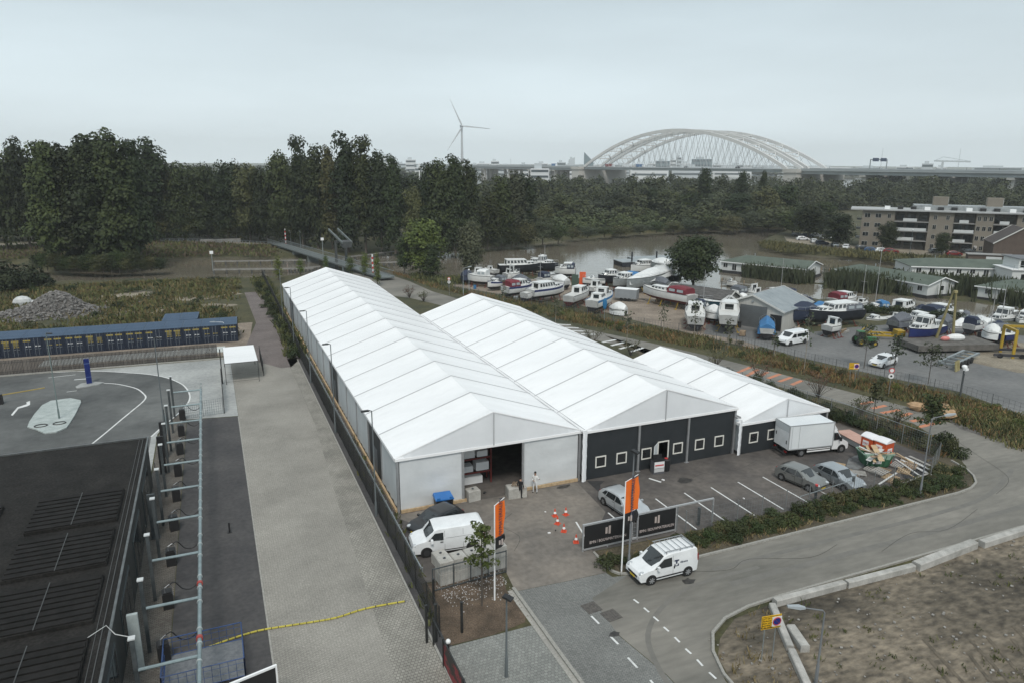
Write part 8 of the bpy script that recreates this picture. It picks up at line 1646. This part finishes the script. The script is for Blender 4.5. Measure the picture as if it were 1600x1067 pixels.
mb = MB(); mb.box(-.03,0,0,.0,DA,HA); obj('side_wall', mb, bkm, ab)
for fl in range(4):
    if fl: mb = MB(); mb.box(-1.3,3,fl*2.85-.2,-.05,10,fl*2.85); obj('side_balcony_slab', mb, slabm, ab); mb = MB(); mb.box(-1.35,3.2,fl*2.85,-1.3,8,fl*2.85+.9); obj('side_balcony_front', mb, wht, ab)
    mb = MB(); mb.box(-.06,4,fl*2.85+.3,-.03,9,fl*2.85+2.4); obj('side_glazing', mb, cglass, ab)
mb = MB(); mb.box(14,5,HA+.35,44,DA-.5,HA+1.7); obj('roof_storey', mb, mat('roof_storey_glass',(.20,.22,.23),(.34,.36,.36),.8,.5), ab)
for k in range(16): mb = MB(); xx = 6+k*3.6; mb.box(xx,2+(k%3),HA+.35,xx+1.5,3.6+(k%3),HA+1.25); obj('roof_unit', mb, blackp if k%3 else whitep, ab)
for k,xx in enumerate((19,33)): mb = MB(); mb.box(xx,6,HA+.35,xx+4,9,HA+4.2); tt = obj('stair_tower', mb, bkm, ab); mb = MB(); mb.box(xx+4,6,HA+.35,xx+4.06,9,HA+4.2); obj('white_side', mb, wht, tt)
# brown brick house in front of its right end
bh = gable_shed('brick_house', 'dark brown gabled brick house in front of the apartment block at the right edge', (*G(1548,413),0), -.75, 12, 10, 5.5, 9.5, mat('dark_brick',(.075,.055,.045),(.10,.075,.06),.8,.85), mat('dark_tiles',(.05,.042,.04),(.075,.06,.055),.8,.85)); mb = MB(); mb.box(-6,-3,0,4,0,2.6); obj('annex', mb, MATS['dark_brick'], bh); mb = MB(); mb.box(-6.3,-3.3,2.6,4.3,.0,2.8); obj('annex_roof', mb, slabm, bh); mb = MB(); mb.box(-2,-3.05,.6,1.5,-3.0,2.2); obj('annex_window', mb, wht, bh)
bs = thing('brick_tower', 'dark brick stair tower rising at the right picture edge behind the gabled house', 'building', (233,140,0), -.8); mb = MB(); mb.box(0,0,0,14,9,13.5); obj('wall', mb, MATS['dark_brick'], bs); mb = MB(); mb.box(-.2,-.2,13.5,14.2,9.2,13.8); obj('roof', mb, slabm, bs)
# far parked cars
cpal = [greyc, whitec, navyc, whitec, lsilver, navyc, whitec, lsilver, whitec, greyc, bluec, whitec, redc, lsilver]
cn_ = ['dark grey','white','navy','white','silver','navy','white','silver','white','dark grey','blue','white','red','silver']
spots = [(1246,370),(1254,376),(1262,371),(1271,380),(1276,371),(1284,383),(1290,374),(1304,386),(1322,389),(1348,391),(1362,394),(1378,395),(1392,396),(1463,396)]
protos = {}
for k,(u,v) in enumerate(spots):
    x,y = G(u,v); lab = 'small %s car in the far car park by the river, %s from the left'%(cn_[k], ordw(k)); rz = -.8+(0.25 if k%2 else -.1)+(1.5 if k in (3,7,8) else 0); key = cn_[k]
    if key in protos: dup(protos[key], (x,y,0), rz, lab)
    else: protos[key] = hatch(lab, x, y, rz, cpal[k], 4.2, 1.75, group='cars in the far car park', small=True)
for k,(u,v) in enumerate(((1490,400),(1512,396),(1532,401))):
    x,y = G(u,v); dup(protos['dark grey'] if k else protos['red'], (x,y,0), -.6+k*.4, 'small car parked before the apartment block at the right, %s'%['reddish, leftmost of three','dark grey, in the middle','dark grey, nearest the gabled house'][k])
for k,(u,v,h_) in enumerate(((1421,399,7),(1552,405,7))):
    x,y = G(u,v); lamp('thin street lamp before the apartment block, '+['left one','right one'][k], x, y, h_, 0, style='ball')
# ---------------------------------------------------------------- arch bridge
E1 = ray(913,262,905); E2 = ray(1230,262,725); E1.z = E2.z = 20.5; dd = (E2-E1); SP = Vector((dd.x,dd.y,0)).length; du = Vector((dd.x,dd.y,0)).normalized(); nn = Vector((-du.y,du.x,0)); nn = nn if nn.dot(Vector((0,1,0))) > 0 else -nn
ar = thing('arch_bridge', 'large white twin tied-arch road bridge with crossing hangers on the horizon', 'bridge', (E1.x,E1.y,0), math.atan2(du.y,du.x)); sgn = 1 if (Matrix.Rotation(math.atan2(du.y,du.x),3,'Z')@Vector((0,1,0))).dot(nn) > 0 else -1
bwm = mat('bridge_white', (.62,.62,.60), (.54,.54,.53), .05, .5); bgm = mat('bridge_steel_grey', (.30,.33,.34), (.36,.39,.40), .04, .6); bcm = mat('bridge_concrete', (.46,.45,.42), (.40,.39,.36), .06, .85)
def arcz(t): return 20.5+38.5*(1-(2*t-1)**2)
ribs = [0,26,36,66]
for ri,yo in enumerate(ribs):
    mb = MB(); pts_ = []; N = 44
    rg = []
    for k in range(N+1): t = k/N; x_ = SP*t; z_ = arcz(t); hh = 1.6; rg.append([(x_,sgn*yo-1.1,z_-hh),(x_,sgn*yo+1.1,z_-hh),(x_,sgn*yo+1.1,z_+hh),(x_,sgn*yo-1.1,z_+hh)])
    mb.loft(rg); obj('arch_rib', mb, bwm, ar)
for (a_,b_) in ((0,1),(2,3)):
    for k in range(3,42,3):
        t = k/44; t2 = (k+1.5)/44; x_ = SP*t; mb = MB(); mb.beam((x_,sgn*ribs[a_],arcz(t)),(x_,sgn*ribs[b_],arcz(t)),1.1,1.1); obj('cross_brace', mb, bwm, ar)
        if k < 12 or k > 30: mb = MB(); mb.beam((x_,sgn*ribs[a_],arcz(t)),(SP*t2,sgn*(ribs[a_]+ribs[b_])/2,arcz(t2)),.8,.8); mb.beam((SP*t2,sgn*(ribs[a_]+ribs[b_])/2,arcz(t2)),(x_,sgn*ribs[b_],arcz(t)),.8,.8); obj('diagonal_brace', mb, bwm, ar)
for ri,yo in enumerate(ribs):
    mb = MB()
    for k in range(2,32):
        t = k/34; x_ = SP*t
        for dx in (-1,1):
            xd = x_+dx*11
            if 4 < xd < SP-4: mb.tube((x_,sgn*yo,arcz(t)),(xd,sgn*yo,20.6),.16,4)
    obj('hangers', mb, mat('hanger_grey',(.35,.37,.38),rough=.5), ar, kind='stuff')
for yo,w in ((13,26),(51,30)):
    mb = MB(); mb.box(-6,sgn*yo-w/2,17.6,SP+6,sgn*yo+w/2,20.4); mb.box(-6,sgn*yo-w/2-1.2,19.9,SP+6,sgn*yo+w/2+1.2,20.6); obj('deck', mb, bgm, ar)
for xx in (-14,SP+2):
    mb = MB(); mb.box(xx,-8 if sgn>0 else -74,0,xx+13,74 if sgn>0 else 8,17.4); mb.box(xx-1.0,-9 if sgn>0 else -75,17.4,xx+14,75 if sgn>0 else 9,20.7) ; obj('pier', mb, bcm, ar)
# approach viaducts
def viaduct(label, x0_, x1_, piers, z=20.3):
    r = thing('viaduct', label, 'viaduct', (E1.x,E1.y,0), math.atan2(du.y,du.x))
    for yo,w in ((13,27),(51,30)):
        mb = MB(); mb.box(x0_,sgn*yo-w/2,z-4.0,x1_,sgn*yo+w/2,z-1.2); mb.box(x0_,sgn*yo-w/2-2,z-1.2,x1_,sgn*yo+w/2+2,z+.1); obj('deck', mb, bgm, r)
        for s in (-1,1): mb = MB(); mb.box(x0_,sgn*yo+s*(w/2+2)-.1,z+.1,x1_,sgn*yo+s*(w/2+2)+.1,z+1.0); obj('parapet', mb, bgm, r)
    for px in piers:
        for yo in (3,14,24,40,51,62): mb = MB(); mb.box(px,sgn*yo-1.3,0,px+4.2,sgn*yo+1.3,z-4); obj('column', mb, bcm, r)
        mb = MB(); mb.box(px-.5,-1 if sgn>0 else -66,z-5.6,px+4.7,66 if sgn>0 else 1,z-4.0); obj('pier_head', mb, bcm, r)
    return r
viaduct('concrete approach viaduct running off to the right of the arch bridge', SP+15.1, SP+640, [SP+x_ for x_ in (70,125,180,235,290,345,400,460)])
viaduct('approach viaduct on the left side of the arch bridge', -420, -15.1, [-60,-110,-160,-220,-280,-340])
def on_deck(t_, yo=4): 
    p = E1+du*t_+nn*yo; return (p.x,p.y,20.4)
gz = math.atan2(du.y,du.x)
gt_ = thing('sign_gantry', 'traffic sign gantry with two dark panels on the viaduct right of the arches', 'sign gantry', on_deck(SP+75), gz+PI/2); mb = MB(); mb.beam((0,0,0),(0,0,9),.6,.6); mb.beam((28,0,0),(28,0,9),.6,.6); mb.beam((0,0,8.6),(28,0,8.6),.5,.8); obj('gantry_frame', mb, galv, gt_)
for xx in (3,16): mb = MB(); mb.box(xx,-.5,7.2,xx+10,-.2,10.0); obj('sign_panel', mb, mat('sign_dark_blue',(.015,.03,.07),rough=.5), gt_)
for k in range(22):
    t_ = SP+20+k*22; p = on_deck(t_,-1.5*0-1); r = thing('viaduct_lamp', 'short lamp post on the viaduct edge, %s from the arch bridge'%ordw(k), 'lamp post', p, gz, 'lamp posts along the viaduct'); mb = MB(); mb.tube((0,0,0),(0,0,2.4),.12,5); obj('pole', mb, postm, r); mb = MB(); mb.cbox(0,0,2.4,.9,.3,.2); obj('lamp_head', mb, postm, r)
for k,(t_,m_,L_,nm) in enumerate(((60,whitec,12,'white lorry'),(30,mat('lorry_red',(.25,.06,.06),rough=.5),14,'red and white lorry'),(80,mat('lorry_blue',(.08,.16,.30),rough=.5),12,'blue lorry'),(-70,mat('lorry_blue',(.08,.16,.30),rough=.5),9,'blue and white lorry'),(SP+370,whitec,14,'long white lorry'),(150,lsilver,4.4,'silver car'),(215,greyc,4.4,'dark car'))):
    p = on_deck(t_,6); r = thing('lorry' if L_>5 else 'car', '%s driving on the bridge deck, %s'%(nm,['behind the left arch foot','leftmost under the arches','right of the red one','left of the arches','far right on the viaduct','under the arch crown','right of the arch crown'][k]), 'lorry' if L_>5 else 'car', p, gz); h_ = 3.6 if L_>5 else 1.4
    mb = MB(); mb.box(0,0,.6 if L_>5 else .3,L_*.8 if L_>5 else L_,2.5,h_); obj('body', mb, m_, r); mb = MB(); mb.box(L_*.82 if L_>5 else .8,.1,.5,L_ if L_>5 else 3.2,2.4,2.9 if L_>5 else 1.9); obj('cab', mb, whitec if L_>5 else cglass, r)
    for wx in (1,L_-1): mb = MB(); mb.tube((wx,-.05,.5),(wx,2.55,.5),.5,8); obj('wheel_pair', mb, tyre, r)
# ---------------------------------------------------------------- turbine
hub = ray(721.5,198,1080); wt = thing('wind_turbine', 'white three-bladed wind turbine on the horizon above the tall trees', 'wind turbine', (hub.x,hub.y,0), -math.atan2(hub.x,hub.y)+.25); wtm = mat('turbine_grey', (.44,.46,.48), rough=.5)
mb = MB(); mb.path([(0,0,0),(0,0,hub.z*.5),(0,0,hub.z-1.5)],[2.2,1.8,1.2],10); obj('tower', mb, wtm, wt, smooth=True); mb = MB(); mb.loft([[(-1.5,-3,hub.z-1.5),(1.5,-3,hub.z-1.5),(1.5,-3,hub.z+1.8),(-1.5,-3,hub.z+1.8)],[(-1.6,6,hub.z-1.5),(1.6,6,hub.z-1.5),(1.4,6,hub.z+2),(-1.4,6,hub.z+2)]]); obj('nacelle', mb, wtm, wt); mb = MB(); mb.ball((0,-4,hub.z),1.7,10,7,1,1.4,1); obj('hub', mb, wtm, wt, smooth=True)
for k in range(3):
    a = R(-4)+k*2*PI/3; ca, sa = math.cos(a), math.sin(a); rg = []
    for j in range(9):
        t = j/8; l_ = 1+t*40; c_ = (2.4 if j else 1.2)*(1-.8*t) ; th = .5*(1-.8*t); rg.append([(ca*l_-sa*(-c_*.35), -4+q_*th, hub.z+sa*l_+ca*(-c_*.35)) for q_ in (-1,1)]+[(ca*l_-sa*(c_*.65), -4+q_*th*.3-.6*t, hub.z+sa*l_+ca*(c_*.65)) for q_ in (1,-1)])
    mb = MB(); mb.loft(rg); obj('blade', mb, wtm, wt, smooth=60)
# ---------------------------------------------------------------- skyline
fw = [mat('tower_pale',(.58,.60,.61),(.64,.66,.67),.02,.6), mat('tower_grey',(.42,.46,.48),(.48,.52,.54),.02,.5), mat('tower_glass',(.14,.19,.21),(.18,.23,.25),.02,.25), mat('tower_brick',(.28,.22,.19),(.33,.27,.24),.02,.8)]
wm_ = mat('far_windows', (.08,.10,.11), rough=.3)
def block(label, u0, u1, vt, D, k, depth=25, slope=0, group='buildings on the skyline'):
    p0 = ray(u0,262,D); p1 = ray(u1,262,D); top = ray((u0+u1)/2,vt,D).z; d = p1-p0; w = Vector((d.x,d.y,0)).length; rz = math.atan2(d.y,d.x); r = thing('distant_building', label, 'building', (p0.x,p0.y,0), rz, group)
    mb = MB(); mb.box(0,0,0,w,depth,top) if not slope else mb.add([(0,0,0),(w,0,0),(w,depth,0),(0,depth,0),(0,0,top),(w,0,top*slope),(w,depth,top*slope),(0,depth,top)],[(3,2,1,0),(4,5,6,7),(0,1,5,4),(1,2,6,5),(2,3,7,6),(3,0,4,7)]); b_ = obj('wall', mb, fw[k%4], r)
    nf = max(2,int(top/ (4 if D < 900 else 7)))
    if not slope:
        for j in range(min(nf,12)): z_ = (j+.4)*top/nf; mb = MB(); mb.box(w*.04,-.25,z_,w*.96,-.02,z_+top/nf*.38); obj('window_band', mb, wm_, b_)
    mb = MB(); mb.box(w*.2,depth*.2,top*(1 if not slope else slope*.9),w*.6,depth*.6,top*(1 if not slope else slope*.9)+4); obj('roof_plant', mb, fw[1], r)
    return r
sky_b = [(560,590,250,1700,1),(592,612,244,1600,0),(612,640,256,1750,1),(634,650,250,1300,0),(648,662,262,1200,0),(664,676,258,1300,3),(736,750,258,1500,0),(752,766,260,1600,1),(767,780,252,1550,0),(782,802,260,1400,0),(803,812,262,1500,1),(812,826,258,1300,2),(826,838,262,1500,3),(838,856,256,1450,0),(858,880,260,1600,1),(882,905,258,1700,1),(925,932,258,1700,0),(985,1010,260,1500,3),(1012,1024,256,1500,0),(1024,1046,252,1400,2),(1047,1056,250,1700,0),(1057,1064,246,1650,1),(1064,1079,256,1500,0),(1080,1112,249,1450,2),(1113,1128,258,1600,0),(1140,1162,258,1700,1),(1170,1200,261,1600,1),(1210,1240,262,1800,0),(1340,1380,262,2000,1),(1400,1428,261,1900,0),(1440,1458,256,1400,1),(1462,1480,262,1500,0),(1520,1600,262,2200,1),(480,530,256,1900,1),(420,470,255,1900,0),(740,790,264,1350,1),(795,826,263,1300,0),(862,900,263,1350,0),(985,1045,262,1330,0),(1050,1110,261,1400,1),(1115,1175,262,1500,0),(1180,1245,263,1600,1),(1250,1330,262,1900,0),(745,765,256,1500,0),(870,884,254,1500,1),(938,960,262,1400,0),(960,984,258,1600,1)]
for k,(u0,u1,vt,D,m_) in enumerate(sky_b):
    where = 'left of the wind turbine' if u1 < 720 else ('between turbine and bridge' if u1 < 915 else ('seen under the arches' if u1 < 1250 else 'right of the arch bridge'))
    gi = [j for j,b in enumerate(sky_b) if (b[1]<720)==(u1<720) and (b[1]<915)==(u1<915) and (b[1]<1250)==(u1<1250)]; o_ = ordw(sorted(gi,key=lambda j: sky_b[j][0]).index(k))
    block('hazy %s block on the skyline %s, %s from the left'%(['pale','grey','glass','brown'][m_], where, o_), u0, u1, vt, D, m_)
block('sharp wedge-shaped glass tower beside the left foot of the arches', 912, 927, 238, 1300, 2, 30, .62); block('low building with a slanted roof left of the wedge tower', 888, 898, 250, 1400, 1, 30, 1.15)
w5 = block('white five-storey building standing in the trees left of the arch bridge', 829, 858, 264, 560, 0, 14, group='buildings on the skyline')
for k,(u,vt,D) in enumerate(((1376,232,1600),(1497,232,1600),(798,248,1500),(1035,240,1700))):
    p = ray(u,262,D); top = ray(u,vt,D).z; r = thing('thin_mast', 'thin hazy mast on the skyline, %s'%['right of the sign gantry','farthest right','left of the white five-storey building','under the arches'][k], 'mast', (p.x,p.y,0)); mb = MB(); mb.tube((0,0,0),(0,0,top),.6,6,.3); obj('mast', mb, fw[1], r)
p = ray(1472,262,1300); r = thing('harbour_crane', 'hazy harbour crane with level jib behind the viaduct', 'crane', (p.x,p.y,0), -.9); top = ray(1472,252,1300).z; mb = MB(); mb.beam((0,0,0),(0,0,top),3,3); obj('tower', mb, fw[1], r); mb = MB(); mb.beam((-12,0,top),(36,0,top-1),2,2.2); mb.beam((0,0,top+6),(36,0,top-.5),.7,.7); mb.beam((0,0,top+6),(-12,0,top),.7,.7); obj('jib', mb, fw[1], r)
ip = ray(655,262,700); r = thing('red_white_marker', 'red and white marker buoy sign seen between the tall trees', 'sign', (ip.x,ip.y,0)); mb = MB(); mb.tube((0,0,0),(0,0,ray(667,255,700).z),.5,6); obj('mast', mb, whitep, r)
# distant tree line as one mass to the horizon
V, Q, off = [], [], 0
for i in range(1500):
    a = rng.uniform(R(-18), R(68)); D = rng.uniform(820,2600) if (a < R(17) or a > R(52)) else rng.uniform(1560,2800); x, y = D*math.sin(a), D*math.cos(a)
    c, rad, r_ = crown_pts('wide', 8, i%7); v, qq = leaf_cloud(c, rad*1.5, 46, 4.5, r_=np.random.default_rng(i)); v = v*np.array([2.2,2.2,rng.uniform(.6,.95)])+[x,y,0]; V.append(v); Q.append(qq+off); off += len(v)
me = np_mesh('distant_woods', np.vstack(V), np.vstack(Q), MATS['leaves_far']); fo = bpy.data.objects.new('distant_woods', me); C.objects.link(fo); tag(fo, 'hazy distant woods below the skyline', 'wood'); fo['kind'] = 'stuff'
# ---------------------------------------------------------------- footbridge and guide walls
A_ = Vector((*G(436,386),0)); B_ = Vector((*G(600,437),0)); d = B_-A_; L_ = d.length; fbm = mat('footbridge_steel', (.10,.12,.12), (.16,.18,.18), .8, .6)
fb = thing('footbridge', 'long grey steel footbridge crossing the river to the wood', 'bridge', (A_.x,A_.y,0), math.atan2(d.y,d.x)); mb = MB(); mb.box(-6,-1.6,.5,L_+2,1.6,.8); obj('deck', mb, fbm, fb)
for s in (-1,1):
    mb = MB(); mb.box(-6,s*1.6-.06,.8,L_+2,s*1.6+.06,.95); mb.tube((-6,s*1.6,2.0),(L_+2,s*1.6,2.0),.06,5)
    obj('handrail', mb, galv, fb)
    for k in range(int(L_/1.2)): mb2 = None
    mb = MB()
    for k in range(int((L_+8)/.5)): mb.box(-6+k*.5-.02,s*1.6-.02,.95,-6+k*.5+.02,s*1.6+.02,2.0)
    obj('balusters', mb, galv, fb, kind='stuff')
for k in range(6): mb = MB(); mb.box(k*L_/6+4,-1.4,-3.5,k*L_/6+5,1.4,.5); obj('pier', mb, fbm, fb)
bt = Vector((*G(534,415),0)); dl = thing('drawbridge_tower', 'dark drawbridge lifting tower with a tilted beam above the footbridge', 'drawbridge', (bt.x,bt.y,0), math.atan2(d.y,d.x)); hT = hof(534,415,376); dl.scale = (.48,.6,1)
for s in (-1,1): mb = MB(); mb.loft([[(-1.2,s*2.2-.35,-1),(1.2,s*2.2-.35,-1),(1.2,s*2.2+.35,-1),(-1.2,s*2.2+.35,-1)],[(-.5,s*2.2-.3,hT),(.5,s*2.2-.3,hT),(.5,s*2.2+.3,hT),(-.5,s*2.2+.3,hT)]]); obj('tower_leg', mb, mat('tower_dark',(.045,.05,.05),(.07,.075,.075),.8,.7), dl)
for s in (-1,1): mb = MB(); mb.beam((-9.5,s*2.0,hT+2.4),(9,s*2.0,hT-.2),.5,.5); obj('balance_beam', mb, fbm, dl)
mb = MB(); mb.loft([[(5.5,-1.9,hT-1.0),(9.5,-1.9,hT-1.4),(9.5,1.9,hT-1.4),(5.5,1.9,hT-1.0)],[(5.5,-1.9,hT+.3),(9.5,-1.9,hT+.0),(9.5,1.9,hT+.0),(5.5,1.9,hT+.3)]]); obj('counterweight', mb, MATS['tower_dark'], dl); mb = MB(); mb.box(-.8,-2.2,hT-.6,.8,2.2,hT); obj('tower_crosshead', mb, MATS['tower_dark'], dl)
gwm = mat('guide_wall_timber', (.17,.165,.155), (.25,.245,.23), .6, .85)
for k,(a,b,lb) in enumerate((((334,409),(478,407),'upper left'),((334,422),(490,420),'lower left'),((545,402),(620,393),'upper right'),((575,412),(640,409),'lower right'),((455,421),(500,417),'short middle'))):
    P = Vector((*G(a[0],a[1],-.2),-.2)); Q_ = Vector((*G(b[0],b[1],-.2),-.2)); r = thing('guide_wall', 'pale timber guide wall in the water by the footbridge, %s one'%lb, 'guide wall', P, 0, 'guide walls in the river'); dv = Q_-P; mb = MB(); mb.beam((0,0,0),dv,.4,.3); obj('rail_beam', mb, gwm, r); n=8
    for j in range(n+1): mb = MB(); q = dv*j/n; mb.tube(q+Vector((0,0,-3)),q+Vector((0,0,-.1)),.2,6); obj('pile', mb, MATS['tower_dark'], r)
for k,(u,vb,vt,lb) in enumerate(((447,386,358,'left end of the footbridge'),(583,432,398,'right end of the footbridge'),(333,424,395,'left end of the guide walls'),(455,385,362,'beside the left bridge end'),(470,388,363,'second from the left bridge end'),(505,402,374,'at the middle of the footbridge'))):
    x,y = G(u,vb); h_ = hof(u,vb,vt); r = thing('striped_pole' if k<2 else 'signal_post', ('red and white striped pole at the %s' if k<2 else 'thin post with small white head, %s')%lb, 'pole', (x,y,0)); n=9
    if k < 2:
        for j in range(n): mb = MB(); mb.tube((0,0,h_*j/n),(0,0,h_*(j+1)/n),.18,6); obj('band', mb, inkr if j%2 else whitep, r)
    else: mb = MB(); mb.tube((0,0,0),(0,0,h_),.1,6); obj('post', mb, galv, r); mb = MB(); mb.cbox(0,0,h_,.8,.2,.7); obj('post_head', mb, whitep, r)
x,y = G(345,380); r = thing('white_container', 'low pale wall panel beside the road at the wood', 'wall', (x,y,0), -.05); mb = MB(); mb.box(-6,0,0,6,.6,1.2); obj('panel', mb, gwm, r)
fence('long pale rail fence along the road before the wood', [G(u,v) for u,v in ((244,380),(330,380),(430,385))], 1.2, 4.0, galv, 3, 2, .05, .07)
# ---------------------------------------------------------------- haze
hz = MB(); hz.box(-2600,-120,-6.2,4600,5200,165); ho = obj('haze', hz, bpy.data.materials.new('haze'), kind='stuff'); hm = ho.data.materials[0]; hm.use_nodes = True; hn = hm.node_tree; hn.nodes.clear(); ov_ = hn.nodes.new('ShaderNodeOutputMaterial'); pv = hn.nodes.new('ShaderNodeVolumePrincipled'); pv.inputs['Color'].default_value = (.93,.975,1,1); pv.inputs['Density'].default_value = .00015; hn.links.new(pv.outputs[0], ov_.inputs['Volume'])
